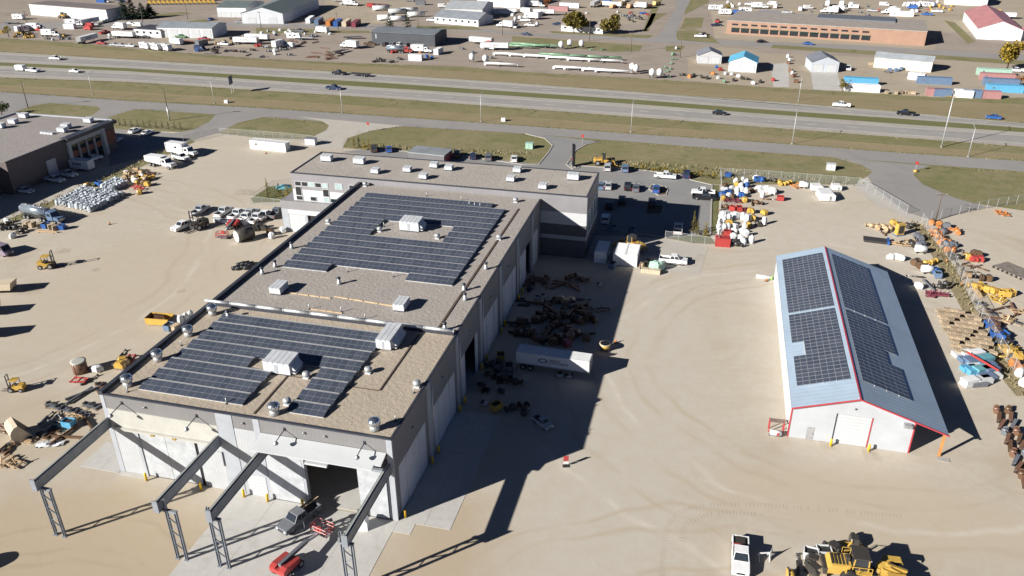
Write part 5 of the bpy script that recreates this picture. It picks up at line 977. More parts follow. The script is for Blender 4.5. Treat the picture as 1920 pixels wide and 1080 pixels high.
def mk_axle():
    t = thing('axle_housing', '', 'machine part'); m = MB(); m.tube((-1.1, 0, .55), (1.1, 0, .55), .26, 10); m.lathe((0, 0, .1), [(.35, 0), (.6, .2), (.6, .7), (.3, .95)], 10); m.build('housing', PROXY, t)
    for s in (-1, 1): MB().tube((s * 1.1, 0, .55), (s * 1.3, 0, .55), .5, 12).build('hub', PROXY, t)
    return t
def mk_gear():
    t = thing('gearbox', '', 'machine part'); m = MB(); m.prism([(-.8, .15), (.8, .15), (.9, .7), (.5, 1.25), (-.5, 1.3), (-.85, .8)], -.5, .5, 0, .08, .1); m.build('case', PROXY, t); MB().tube((.85, 0, .6), (1.25, 0, .6), .3, 10).build('flange', M_CHASSIS, t); MB().tube((-.3, -.5, .75), (-.3, -.72, .75), .35, 12).build('cover', PROXY, t); pallet(MB(), .7).build('skid', M_PALLET, t); return t
def mk_drive():
    t = thing('final_drive', '', 'machine part'); MB().tube((0, -.45, .7), (0, .3, .7), .7, 16).build('drum', PROXY, t); MB().tube((0, -.62, .7), (0, -.45, .7), .4, 12).build('cover', PROXY, t); MB().prism([((.86 if i % 2 else .72) * math.cos(i * .2618), .86 + (.86 if i % 2 else .72) * math.sin(i * .2618)) for i in range(24)], .05, .2).xf(Matrix.Translation((0, 0, -.14))).build('sprocket', M_CHASSIS, t); return t
def mk_ram():
    t = thing('hydraulic_cylinder', '', 'machine part'); MB().tube((-1.4, 0, .2), (.5, 0, .2), .17, 10).build('barrel', PROXY, t); MB().tube((.5, 0, .2), (1.5, 0, .2), .09, 8).build('rod', M_RIM, t)
    for x in (-1.5, 1.55): MB().tube((x, -.12, .2), (x, .12, .2), .18, 10).build('eye', PROXY, t)
    return t
def bucket_geo(t, w_, r, col=None):
    prof = []
    for i in range(8): a = math.radians(95 + i * 25); prof.append((r * math.cos(a), r + r * math.sin(a)))
    m = MB(); n = len(prof); th = .06
    for i in range(n - 1):
        (x0, z0), (x1, z1) = prof[i], prof[i + 1]; m.add([(x0, -w_ / 2, z0), (x1, -w_ / 2, z1), (x1, w_ / 2, z1), (x0, w_ / 2, z0)], [(0, 1, 2, 3)])
    x0, z0 = prof[-1]; m.add([(x0, -w_ / 2, z0), (r * 1.05, -w_ / 2, .12), (r * 1.05, w_ / 2, .12), (x0, w_ / 2, z0)], [(0, 1, 2, 3)])
    m.build('shell', col or PROXY, t)
    for s in (-1, 1): MB().prism(prof + [(r * 1.05, .12)], s * w_ / 2 - th / 2, s * w_ / 2 + th / 2).build('side_plate', col or PROXY, t)
    for i in range(5): y = -w_ / 2 + w_ * (i + .5) / 5; MB().prism([(r * 1.0, .06), (r * 1.0, .22), (r * 1.05 + .35, .1)], y - .07, y + .07).build('tooth', M_RIM, t)
def mk_bucket():
    t = thing('digger_bucket', '', 'bucket'); bucket_geo(t, 1.5, .6); return t
def mk_frame():
    t = thing('tillage_implement', '', 'machine part'); m = MB()
    for y in (-.7, .7): m.bar((-1.3, y, .35), (1.3, y * .6, .45), .16, .2)
    m.build('side_beam', PROXY, t) if False else None
    for y in (-.7, .7): MB().bar((-1.3, y, .35), (1.3, y * .6, .45), .16, .2).build('side_beam', PROXY, t)
    for x in (-1.1, 0, 1.1): MB().bar((x, -.75 + .1 * x, .38), (x, .75 - .1 * x, .38), .14, .16).build('cross_beam', PROXY, t)
    MB().bar((-.6, 0, .4), (-.2, 0, 1.3), .14, .14).build('mast', PROXY, t); return t
def mk_track():
    t = thing('crawler_track', '', 'machine part'); m = MB(); L = 1.9
    for i in range(11):
        x = -L + 2 * L * i / 10
        for z in (.06, .72): m.box(x - .15, x + .15, -.3, .3, z - .04, z + .04)
    m.build('track_shoes', PROXY, t); tag(t.children[0], kind='stuff')
    for x in (-L + .2, L - .2): MB().tube((x, -.2, .39), (x, .2, .39), .33, 12).build('idler', M_CHASSIS, t)
    MB().box(-1.5, 1.5, -.14, .14, .25, .52).build('track_frame', PROXY, t); return t
def mk_crate():
    t = thing('timber_crate', '', 'crate'); m = MB()
    for i in range(4): z = .16 + .24 * i; m.box(-.75, .75, -.52, -.49, z, z + .2); m.box(-.75, .75, .49, .52, z, z + .2); m.box(-.78, -.75, -.5, .5, z, z + .2); m.box(.75, .78, -.5, .5, z, z + .2)
    for i in range(6): m.box(-.76 + .255 * i, -.54 + .255 * i, -.53, .53, 1.12, 1.16)
    for x in (-.7, .7):
        for y in (-.45, .45): m.box(x - .05, x + .05, y - .04, y + .04, 0, 1.12)
    m.box(-.72, .72, -.47, .47, .1, 1.1); m.build('boards', M_PALLET, t); return t
def mk_bin():
    t = thing('steel_bin', '', 'bin'); m = MB(); m.box(-.8, .8, -.6, .6, .12, .2)
    for s in (-1, 1): MB().box(-.8, .8, s * .6 - .03, s * .6 + .03, .2, 1.2).build('side', PROXY, t); MB().box(s * .8 - .03, s * .8 + .03, -.57, .57, .2, 1.2).build('end', PROXY, t)
    m.build('floor', PROXY, t); MB().box(-.7, .7, -.5, .5, .9, 1.0).build('contents', M_CHASSIS, t)
    for y in (-.4, .4): MB().box(-.75, .75, y - .06, y + .06, 0, .12).build('skid', M_CHASSIS, t)
    return t
def mk_tank():
    t = thing('water_tank', '', 'tank'); MB().tube((-1.1, 0, .95), (1.1, 0, .95), .75, 16).build('shell', M_BOX, t); MB().lathe((0, 0, 1.65), [(.25, 0), (.25, .15), (.05, .18)], 10).build('lid', M_RIM, t)
    for x in (-.7, .7): MB().box(x - .1, x + .1, -.6, .6, 0, .4).build('saddle', M_CHASSIS, t)
    return t
def mk_beam():
    t = thing('steel_beam', '', 'beam'); MB().box(-2.5, 2.5, -.12, .12, .1, .14).build('flange', PROXY, t); MB().box(-2.5, 2.5, -.02, .02, .14, .42).build('web', PROXY, t); MB().box(-2.5, 2.5, -.12, .12, .42, .46).build('flange', PROXY, t)
    for x in (-1.8, 1.8): MB().box(x - .08, x + .08, -.4, .4, 0, .1).build('sleeper', M_PALLET, t)
    return t
def mk_plates():
    t = thing('pallet_stack', '', 'pallet'); pallet(MB(), .6).build('pallet', M_PALLET, t); MB().box(-.5, .5, -.45, .3, .14, .32).build('plate_load', PROXY, t); MB().box(-.3, .4, .1, .5, .33, .5).build('part_load', M_CHASSIS, t); return t
MK.update(wrapA=mk_wrap(1, .68, .58, 1.35), wrapB=mk_wrap(2, .9, .6, 1.05), wrapC=mk_wrap(3, .55, .55, 1.75), wrapD=mk_wrap(4, 1.2, .85, 1.5), tote=mk_tote, axle=mk_axle, gear=mk_gear, drive=mk_drive, ram=mk_ram, bucket=mk_bucket, frame=mk_frame, track=mk_track, crate=mk_crate, bin=mk_bin, tank=mk_tank, beam=mk_beam, plates=mk_plates)
NAME = dict(wrapA='shrink-wrapped component on a pallet', wrapB='wide shrink-wrapped component on a pallet', wrapC='tall shrink-wrapped component on a pallet', wrapD='large shrink-wrapped component', axle='axle housing', gear='gearbox on a skid', drive='final drive with sprocket', ram='hydraulic cylinder', bucket='digger bucket', frame='tillage implement', track='crawler track', crate='timber crate', bin='open steel bin', tank='white tank on saddles', beam='steel beam on sleepers', plates='pallet of steel plates')
CN = dict(yellow='yellow', orange='orange', rust='rusty', tan='tan', red='red', blue='blue', dark='dark', grey='grey', brown='brown', sky='bright blue', pale='pale', white='white', maroon='maroon', steelblue='blue-grey', teal='teal', cream='cream', midgreen='green', mint='pale green')
rs = random.Random(11)
def stock(items, where, group, org=(0, 0), sc=1.0):
    for kind, col, pts in items:
        for p in pts:
            q = (org[0] + p[0] / sc, org[1] + p[1] / sc); a = rs.choice((0, .2, 1.5, 1.7, 3.1, 2.4, .8)) + rs.uniform(-.2, .2)
            lb = ('white ' if kind.startswith('wrap') else (CN[col] + ' ' if col and kind not in ('tank', 'crate') else '')) + NAME[kind] + ' ' + where
            o = put(kind, col, q, a, lb, group)
Y5 = (1330, 312); S5 = 6.75
stock([('wrapA', None, [(335, 215), (420, 200), (470, 225), (170, 325), (215, 335), (350, 325), (410, 325), (400, 275), (240, 405), (185, 800), (125, 800), (235, 795), (130, 855), (465, 880), (300, 920), (395, 940)]), ('wrapB', None, [(590, 165), (280, 300), (350, 375), (315, 785), (310, 845), (410, 845), (430, 975), (180, 695)]), ('wrapC', None, [(460, 355), (670, 395), (420, 680), (130, 745), (440, 805), (690, 735), (530, 972), (245, 695)]), ('wrapD', None, [(630, 325), (715, 325), (790, 345), (320, 660), (180, 645), (480, 690)]),
       ('gear', 'yellow', [(340, 255), (440, 450), (520, 590), (690, 612), (250, 740), (165, 425)]), ('drive', 'yellow', [(545, 685), (490, 770)]), ('bin', 'red', [(300, 560), (375, 562), (225, 870), (895, 430)]), ('gear', 'blue', [(470, 265), (670, 195), (405, 390)]), ('bin', 'blue', [(600, 190), (235, 130), (165, 375), (230, 360)]), ('axle', 'brown', [(195, 265), (530, 325), (290, 410), (600, 480), (215, 535)]), ('ram', 'brown', [(760, 425), (540, 475), (180, 555)]), ('frame', 'maroon', [(345, 450), (235, 445), (470, 575)]), ('axle', 'yellow', [(890, 230), (985, 232)]), ('frame', 'orange', [(1080, 268), (1170, 240)]), ('tank', None, [(1190, 272)]), ('axle', 'dark', [(610, 745), (340, 1010), (830, 200)])], 'in the fenced component yard', 'stock in the fenced component yard', Y5, S5)
for p, w_, d, h, lb in (((1530, 356), 2.9, 2.4, 1.5, 'white flat-topped tank cabin beside the larger white one'), ((1547, 372), 3.7, 4.6, 2.0, 'largest white cabin with a slanted roof on open gravel'), ((1567, 356), 2.3, 2.0, 1.5, 'small white cabin behind the largest white cabin')):
    t = thing('white_cabin', lb, 'cabin', G(*p), .15); MB().prism([(-w_ / 2, .2), (w_ / 2, .2), (w_ / 2, h * .8), (w_ * .35, h), (-w_ / 2, h)], -d / 2, d / 2, 0, .02, .06).build('shell', M_BOX, t); MB().box(-w_ * .4, w_ * .4, -d * .4, d * .4, 0, .2).build('skid', M_CHASSIS, t); MB().box(w_ * .1, w_ * .25, -d / 2 - .02, -d / 2, .3, h * .7).build('door', M_RIM, t)
# wrapped drums by the warehouse track
def grid(quad, nu, nv):
    a, b, c, d = [Vector((*p, 0)) for p in quad]
    for i in range(nu):
        for j in range(nv):
            u, v = (i + .5) / nu, (j + .5) / nv; q = a * (1 - u) * (1 - v) + b * u * (1 - v) + c * u * v + d * (1 - u) * v; yield (q.x + rs.uniform(-1.6, 1.6), q.y + rs.uniform(-.9, .9))
for p in list(grid(((104, 384), (170, 399), (234, 368), (160, 355)), 9, 11)) + list(grid(((188, 356), (212, 360), (243, 346), (215, 338)), 4, 6)):
    put('tote', None, p, rs.random() * 6, 'grey-white wrapped drum in the dense block by the warehouse track', 'wrapped drums by the warehouse track')
def jit(box, n): return [(rs.uniform(box[0], box[2]), rs.uniform(box[1], box[3])) for _ in range(n)]
stock([('gear', 'tan', jit((235, 322, 285, 345), 6)), ('axle', 'yellow', jit((240, 320, 285, 345), 5)), ('drive', 'tan', jit((235, 320, 280, 348), 5)), ('wrapB', None, jit((235, 322, 270, 342), 4)), ('frame', 'rust', jit((245, 325, 288, 345), 4)), ('gear', 'yellow', [(164, 352), (183, 360), (262, 364), (277, 349)]), ('bin', 'blue', [(186, 348)]), ('frame', 'red', [(257, 352), (262, 356)]), ('drive', 'yellow', [(105, 402)])], 'in the parts row beside the warehouse track', 'parts beside the warehouse track')
stock([('crate', None, [(51, 424), (62, 425), (75, 427), (98, 429), (106, 431)]), ('bin', 'blue', [(87, 427), (116, 430)]), ('beam', 'tan', [(88, 436)]), ('axle', 'dark', [(15, 423), (30, 430), (42, 436), (5, 430)]), ('wrapB', None, [(14, 418), (25, 446)])], 'beside the blue tanker truck', 'goods beside the tanker truck')
stock([('gear', 'dark', [(487, 428), (495, 432), (480, 433)]), ('wrapA', None, [(510, 447), (531, 436)]), ('bin', 'yellow', [(539, 430)]), ('gear', 'brown', [(508, 440)]), ('bin', 'white', [(448, 420), (462, 421)])], 'in the yard near the annex door', 'goods near the annex door')
# black roller stack
for i, p in enumerate(((443, 505), (451, 505), (459, 503), (452, 498), (460, 497), (468, 498), (466, 504), (473, 500))):
    t = thing('black_roller', 'black steel roller in the pile beside the workshop parapet side', 'roller', G(*p), .9, 'black rollers in the yard'); MB().tube((-.9, 0, .42), (.9, 0, .42), .4, 12).build('drum', PT['black'], t)
    for s in (-1, 1): MB().tube((s * .9, 0, .42), (s * 1.05, 0, .42), .16, 8).build('shaft', M_RIM, t)
# skip, tank, front-left scrap
sk = thing('steel_skip', 'yellow steel skip with rusty inside on open gravel', 'skip', G(302, 606), .1)
for s in (-1, 1): MB().prism([(-2.2, .25), (1.6, .25), (2.3, 1.5), (-2.3, 1.5)], s * 1.15 - .05, s * 1.15 + .05).build('side', PT['yellow'], sk)
MB().box(-2.2, 1.6, -1.1, 1.1, .2, .3).build('floor', PT['rust'], sk); MB().add([(-2.2, -1.1, .3), (-2.2, 1.1, .3), (-2.3, 1.1, 1.5), (-2.3, -1.1, 1.5)], [(0, 1, 2, 3)]).build('end', PT['rust'], sk); MB().add([(1.6, -1.1, .3), (1.6, 1.1, .3), (2.3, 1.1, 1.5), (2.3, -1.1, 1.5)], [(3, 2, 1, 0)]).build('end', PT['rust'], sk); MB().cbox((-.3, .2, 1.2), (1.6, .6, .9), 0, .4, .3).build('scrap_load', PT['rust'], sk)
stock([('wrapC', None, [(350, 604), (340, 608)]), ('bin', 'steelblue', [(318, 618)]), ('crate', None, [(331, 619)]), ('wrapA', None, [(358, 596)])], 'between the yellow skip and the workshop', 'goods beside the yellow skip')
tk = thing('rusty_tank', 'open rusty cylindrical tank with a pale rim', 'tank', G(152, 697)); MB().lathe((0, 0, 0), [(1.15, 0), (1.15, 2.0)], 18).build('shell', PT['rust'], tk); MB().lathe((0, 0, 2.0), [(1.2, 0), (1.2, .12), (.9, .14)], 18).build('rim', M_STEELL, tk); 
for a in range(4): MB().box(1.15 * math.cos(a * 1.57) - .06, 1.15 * math.cos(a * 1.57) + .06, 1.15 * math.sin(a * 1.57) - .06, 1.15 * math.sin(a * 1.57) + .06, 0, 1.9).build('stiffener', PT['rust'], tk)
stock([('wrapB', None, [(183, 696)]), ('frame', 'red', [(150, 716), (244, 676)]), ('gear', 'yellow', [(226, 690), (232, 682)]), ('axle', 'tan', [(238, 684)]), ('ram', 'dark', [(228, 667), (168, 714)]), ('beam', 'grey', [(155, 740), (150, 744)]), ('plates', 'grey', [(92, 760), (101, 763), (110, 766), (119, 769), (128, 771), (138, 773), (147, 776), (163, 760), (172, 763), (181, 765), (156, 778), (163, 782)]), ('plates', 'rust', [(186, 722), (194, 726), (200, 732), (190, 735)]), ('ram', 'grey', [(86, 786), (97, 790), (108, 793), (118, 790), (104, 784)]), ('beam', 'brown', [(120, 818), (128, 822), (165, 795)]), ('bin', 'sky', [(131, 800)]), ('plates', 'brown', [(95, 812), (88, 820), (78, 815), (100, 806), (110, 808)]), ('ram', 'brown', [(8, 805), (4, 812), (12, 800), (20, 842), (10, 838)]), ('plates', 'tan', [(55, 828), (64, 824)]), ('plates', 'rust', [(12, 848), (22, 836)]), ('frame', 'tan', [(10, 868), (26, 872), (142, 786)])], 'in the scrap rows beside the workshop corner', 'scrap rows beside the workshop corner')
bu = thing('loader_bucket', 'huge tan steel bucket with teeth standing in the scrap rows', 'bucket', G(38, 818), 1.0); bucket_geo(bu, 3.2, 1.35, PT['cream'])
ws = thing('tarpaulin', 'crumpled white sheet lying on the sand by the scrap', 'tarpaulin', G(94, 835), .35); m = MB(); nx, ny = 9, 5; rr = random.Random(2)
m.add([(-1.9 + 3.8 * i / 8, -.7 + 1.4 * j / 4 + .2 * rr.random(), .05 + .28 * rr.random()) for j in range(ny) for i in range(nx)], [(j * nx + i, j * nx + i + 1, (j + 1) * nx + i + 1, (j + 1) * nx + i) for j in range(ny - 1) for i in range(nx - 1)]); m.build('sheet', M_BOX, ws)
# things at the frame's left edge whose shadows reach in
for p, lb in (((-12, 548), 'rusty implement trailer at the yard edge with a sloped deck'), ((-45, 590), 'dark implement body beyond the yard edge'), ((-50, 632), 'second dark implement body beyond the yard edge')):
    t = thing('implement_trailer', lb, 'trailer', G(*p), .3); MB().prism([(-4, .9), (4, .9), (4.4, 2.4), (-3.6, 1.6)], -1.3, 1.3).build('deck', PT['cream' if p[1] == 548 else 'brown'], t); MB().box(-3.6, 4.2, -.3, .3, .6, .9).build('chassis', M_CHASSIS, t)
    for x in (-2, -.8):
        for s in (-1, 1): wheel(t, x, s * 1.3, .5, .3)
t = thing('round_tank', 'grey round tank standing on open sand beyond the outermost runway column', 'tank', G(-80, 1078)); MB().lathe((0, 0, 0), [(1.3, 0), (1.3, 2.0), (1.0, 2.4), (.2, 2.5)], 16).build('shell', PT['grey'], t); MB().lathe((0, 0, 0), [(1.45, 0), (1.45, .15)], 16).build('base_ring', M_CHASSIS, t)
# ------------------------------------------------------------------ machines
def loader_wheel(t, x, y, r, wd): return wheel(t, x, y, r, wd)
def forklift(p, a, label, k=1.0, col='yellow'):
    t = thing('forklift', label, 'forklift', G(*p), a); t.scale = (k, k, k)
    MB().prism([(-1.6, .5), (.9, .5), (.9, 1.0), (.2, 1.1), (-.6, 1.5), (-1.6, 1.5)], -.75, .75, 0, .04, .1).build('body', PT[col], t); m = MB()
    for x, y in ((-.6, -.65), (-.6, .65), (.7, -.65), (.7, .65)): MB().bar((x, y, 1.0), (x * .85, y, 2.5), .09, .09).build('cab_post', M_CHASSIS, t)
    MB().box(-.7, .75, -.75, .75, 2.5, 2.6).build('roof', PT[col], t); MB().box(-.5, .1, -.3, .3, 1.1, 1.5).build('seat', M_CHASSIS, t)
    for s in (-1, 1): MB().box(1.25, 1.4, s * .4 - .08, s * .4 + .08, .2, 3.6).build('mast_rail', PT['dark'], t); MB().box(1.45, 3.0, s * .35 - .08, s * .35 + .08, .12, .2).build('fork', M_CHASSIS, t); wheel(t, .8, s * .8, .55, .35); wheel(t, -1.1, s * .75, .45, .3)
    for z in (1.2, 2.4, 3.5): MB().box(1.27, 1.38, -.4, .4, z, z + .1).build('mast_crossbar', PT['dark'], t)
    MB().box(1.41, 1.5, -.6, .6, .3, .9).build('fork_carriage', M_CHASSIS, t)
forklift((90, 502), .35, 'yellow rough-terrain forklift with a tall dark mast', 1.05); forklift((33, 732), 3.4, 'small yellow forklift on open sand', .8)
forklift((375, 428), -1.9, 'black and yellow telehandler with long forks among the pickups', 1.3, 'dark')
def boomlift(p, tip, ztip, label, col='red'):
    q = G(*p); tq = G(*tip, ztip); d = tq - q; a = math.atan2(d.y, d.x); L = math.hypot(d.x, d.y); t = thing('boom_lift', label, 'boom lift', q, a)
    MB().box(-1.2, 1.3, -1.05, 1.05, .55, .85).build('chassis', M_CHASSIS, t)
    for s in (-1, 1): MB().prism([(-1.6, .9), (1.0, .9), (1.0, 1.5), (-1.2, 1.8), (-1.7, 1.6)], s * .72 - .42, s * .72 + .42, 0, .04, .08).build('turret_cover', PT[col], t); wheel(t, 1.0, s * 1.0, .48, .35); wheel(t, -1.0, s * 1.0, .48, .35)
    MB().box(-1.75, -1.2, -1.1, 1.1, .9, 1.5).build('counterweight', PT[col], t)
    MB().bar((-1.2, 0, 1.75), (L * .55, 0, 1.75 + (ztip - 1.2) * .5), .42, .45).build('boom', PT['grey'], t); MB().bar((L * .5, 0, 1.75 + (ztip - 1.2) * .45), (L - .9, 0, ztip + .3), .28, .3).build('inner_boom', PT['silver'], t)
    bk = MB().box(L - .75, L + .75, -1.2, 1.2, ztip - .05, ztip + .05).build('basket_floor', M_RIM, t)
    for (x0, y0, x1, y1) in ((L - .75, -1.2, L + .75, -1.2), (L - .75, 1.2, L + .75, 1.2), (L - .75, -1.2, L - .75, 1.2), (L + .75, -1.2, L + .75, 1.2)):
        for z in (.55, 1.1): MB().tube((x0, y0, ztip + z), (x1, y1, ztip + z), .055, 6).build('basket_rail', PT[col], t)
        for k in (0, .5): MB().tube((x0 + (x1 - x0) * k, y0 + (y1 - y0) * k, ztip), (x0 + (x1 - x0) * k, y0 + (y1 - y0) * k, ztip + 1.1), .05, 6).build('basket_post', PT[col], t)
    MB().box(L - .7, L - .5, -.4, .4, ztip + .6, ztip + 1.15).build('control_box', PT[col], t)
boomlift((541, 1068), (605, 996), .6, 'red boom lift with its boom lowered towards the grey pickup'); boomlift((438, 428), (417, 444), .4, 'red boom lift with a bent boom among the yard pickups')
def loader(p, a, label, k=1.0, name='wheel_loader', cat='wheel loader'):
    t = thing(name, label, cat, G(*p), a); t.scale = (k, k, k); Yp = PT['yellow']
    MB().prism([(-3.6, 1.0), (-.6, 1.0), (-.6, 2.3), (-3.2, 2.2), (-3.6, 1.8)], -1.0, 1.0, 0, .04, .12).build('engine_cover', Yp, t); MB().prism([(-.5, 1.0), (1.9, 1.0), (1.9, 1.5), (.3, 1.9), (-.5, 1.9)], -.7, .7).build('front_frame', Yp, t)
    MB().prism([(-.9, 2.0), (.5, 2.0), (.6, 2.4), (.35, 3.5), (-.8, 3.5)], -.75, .75).build('cab', M_GLASS, t); MB().box(-1.0, .5, -.85, .85, 3.5, 3.62).build('cab_roof', PT['dark'], t)
    for x, y in ((-.85, -.77), (-.85, .77), (.5, -.77), (.5, .77)): MB().bar((x, y, 2.0), (x * .9, y, 3.5), .1, .1).build('cab_post', Yp, t)
    for s in (-1, 1):
        MB().bar((.8, s * .6, 1.8), (3.3, s * .6, .8), .22, .4).build('lift_arm', Yp, t); wheel(t, 1.6, s * 1.15, .9, .65); wheel(t, -2.2, s * 1.15, .9, .65); MB().box(-2.9, -1.4, s * 1.15 - .35, s * 1.15 + .35, 1.82, 1.92).build('fender', Yp, t)
    MB().prism([(3.2, .3), (4.4, .2), (4.4, .3), (3.5, .6), (3.4, 1.3), (3.2, 1.4)], -1.5, 1.5).build('bucket', Yp, t); MB().tube((-2.6, .5, 2.2), (-2.6, .5, 3.0), .09, 8).build('exhaust', M_CHASSIS, t)
    MB().box(-3.9, -3.6, -1.0, 1.0, .9, 1.7).build('counterweight', PT['dark'], t)
    for s in (-1, 1): MB().tube((-3.2, s * .9, 2.2), (-1.0, s * .9, 2.55), .035, 6).build('handrail', PT['red'] if s > 0 else M_CHASSIS, t)
    return t
def big_loader(p, a, label):
    t = thing('wheel_loader', label, 'wheel loader', G(*p), a); Yp = PT['yellow']
    MB().prism([(-3.4, 1.1), (-.9, 1.1), (-.9, 2.5), (-3.0, 2.4), (-3.4, 2.0)], -1.05, 1.05, 0, .04, .12).build('engine_cover', Yp, t)
    for i in range(5): MB().box(-3.0 + .4 * i, -2.8 + .4 * i, -.8, .8, 2.45, 2.52).build('engine_vent', PT['dark'], t)
    MB().box(-3.8, -3.4, -1.1, 1.1, 1.0, 1.9).build('counterweight', PT['dark'], t); MB().box(-1.0, 2.2, -.55, .55, .9, 1.5).build('rear_frame', M_CHASSIS, t)
    MB().prism([(-.8, 1.9), (1.0, 1.9), (1.15, 2.5), (.8, 3.6), (-.7, 3.6)], -.95, .95).build('cab', M_GLASS, t); MB().box(-.85, .95, -1.05, 1.05, 3.6, 3.75).build('cab_roof', PT['dark'], t)
    for x, y in ((-.75, -.97), (-.75, .97), (.95, -.97), (.95, .97)): MB().bar((x, y, 1.9), (x * .88, y, 3.6), .12, .12).build('cab_post', Yp, t)
    for s in (-1, 1):
        MB().box(-1.6, 1.3, s * 1.25 - .3, s * 1.25 + .3, 1.85, 1.97).build('platform', Yp, t); MB().tube((-1.5, s * 1.5, 2.9), (1.2, s * 1.5, 2.9), .04, 6).build('handrail', PT['yellow'], t)
        for x in (-1.5, -.2, 1.2): MB().tube((x, s * 1.5, 1.95), (x, s * 1.5, 2.9), .035, 6).build('rail_post', PT['yellow'], t)
        MB().bar((2.4, s * .6, 2.2), (5.6, s * .75, 1.1), .28, .5).build('lift_arm', Yp, t); MB().bar((2.0, s * .3, 1.6), (3.9, s * .5, 1.7), .16, .16).build('lift_cylinder', M_RIM, t)
        wheel(t, 3.9, s * 1.35, 1.05, .8); wheel(t, -.9, s * 1.35, 1.05, .8); MB().prism([(2.9, 2.1), (4.9, 2.1), (5.1, 1.8), (5.1, 1.9), (4.9, 2.22), (2.9, 2.22)], s * 1.35 - .42, s * 1.35 + .42).build('front_fender', Yp, t)
    MB().prism([(2.0, .9), (5.0, .9), (5.2, 1.6), (3.4, 2.5), (2.2, 2.3)], -.5, .5).build('front_frame', Yp, t); MB().bar((3.0, 0, 2.5), (5.3, 0, 1.8), .3, .35).build('bell_crank', Yp, t)
    MB().tube((-2.2, .6, 2.5), (-2.2, .6, 3.4), .11, 8).build('exhaust', M_CHASSIS, t); MB().box(-1.4, -1.0, -.3, .3, 2.52, 3.1).build('air_cleaner', PT['dark'], t)
    for s in (-1, 1): MB().box(.95, 1.1, s * .8 - .12, s * .8 + .12, 3.4, 3.55).build('work_light', M_HEAD, t)
    for k in range(4): MB().box(.4, .9, -1.62, -1.55, .7 + .3 * k, .74 + .3 * k).build('step', PT['dark'], t)
big_loader((1602, 1082), math.radians(4), 'large yellow wheel loader with a dark cab and big tyres on open gravel')
loader((1133, 309), .15, 'yellow grader-like machine on the grass bed by the pylon sign', .85); loader((1182, 468), 2.6, 'yellow loader half in shadow behind the white containers', .95)
stock([('bin', 'pale', [(1519, 1046), (1543, 1042)]), ('gear', 'dark', [(1522, 1058), (1524, 1075), (1560, 1035), (1600, 1022)]), ('frame', 'yellow', [(1598, 1030)]), ('crate', None, [(1538, 1060), (1538, 1074)]), ('drive', 'yellow', [(1478, 1086)]), ('ram', 'dark', [(1495, 1060)])], 'beside the large wheel loader', 'goods beside the wheel loader')
sw = thing('sawhorse', 'white A-frame sawhorse in the shadow of the white pickup', 'sawhorse', G(1431, 1048), .3)
MB().bar((-.7, 0, .95), (.7, 0, .95), .12, .14).build('top_rail', M_BOX, sw)
for x in (-.6, .6):
    for s in (-1, 1): MB().bar((x, 0, .92), (x, s * .5, 0), .08, .08).build('leg', M_BOX, sw)
MB().add([(.75, -.3, 0), (.75, .3, 0), (.78, 0, 1.7)], [(0, 1, 2), (2, 1, 0)]).build('fin_panel', M_BOX, sw)
cb = thing('concrete_block', 'white concrete block with sloped shoulders at the workshop door', 'concrete block', G(680, 990), .25); MB().prism([(-.75, 0), (.75, 0), (.75, 1.3), (.5, 1.7), (-.5, 1.7), (-.75, 1.3)], -.6, .6, 0, .03, .08).build('block', M_BOX, cb); MB().box(-.1, .1, -.06, .06, 1.7, 1.85).build('lifting_eye', M_RIM, cb)
bd = thing('barricade', 'red and white barricade sign standing alone on gravel', 'barricade', G(1061, 874), .3); MB().box(-.35, .35, -.04, .04, .9, 1.7).build('sign_plate', PT['red'], bd); MB().box(-.35, .35, -.045, .045, .45, .75).build('white_plate', M_BOX, bd)
for x in (-.3, .3): MB().bar((x, .05, 0), (x, .05, 1.7), .06, .06).build('leg', M_RIM, bd)
MB().box(-.45, .45, -.3, .3, 0, .06).build('foot', M_CHASSIS, bd)
hp = thing('hopper', 'yellow round hopper with a dark opening at the shadow edge', 'hopper', G(1134, 656)); MB().lathe((0, 0, 0), [(.75, .35), (.98, 1.2)], 16).build('shell', PT['yellow'], hp); MB().lathe((0, 0, 1.2), [(1.0, 0), (1.0, .1), (.8, .12)], 16).build('rim', PT['cream'], hp); MB().lathe((0, 0, 1.26), [(.84, 0), (.82, .08)], 16).build('opening', PT['black'], hp)
for x, y in ((-.55, -.55), (.55, -.55), (.55, .55), (-.55, .55)): MB().bar((x, y, 0), (x, y, .6), .12, .12).build('leg', PT['dark'], hp)
for p, lb in (((206, 421), 'orange cone alone on the open yard gravel'), ((499, 288), 'orange cone in front of the white container'), ((1154, 643), 'orange cone beside the yellow hopper'), ((1774, 492), 'orange cone at the fence of the orange parts'), ((1803, 535), 'orange cone at the pale gate in the fence'), ((1437, 527), 'orange marker beside the white pipe at the shed')):
    t = thing('traffic_cone', lb, 'cone', G(*p)); MB().lathe((0, 0, .05), [(.24, 0), (.05, .75)], 10).build('cone', PT['orange'], t); MB().box(-.32, .32, -.32, .32, 0, .05).build('base', M_CHASSIS, t)
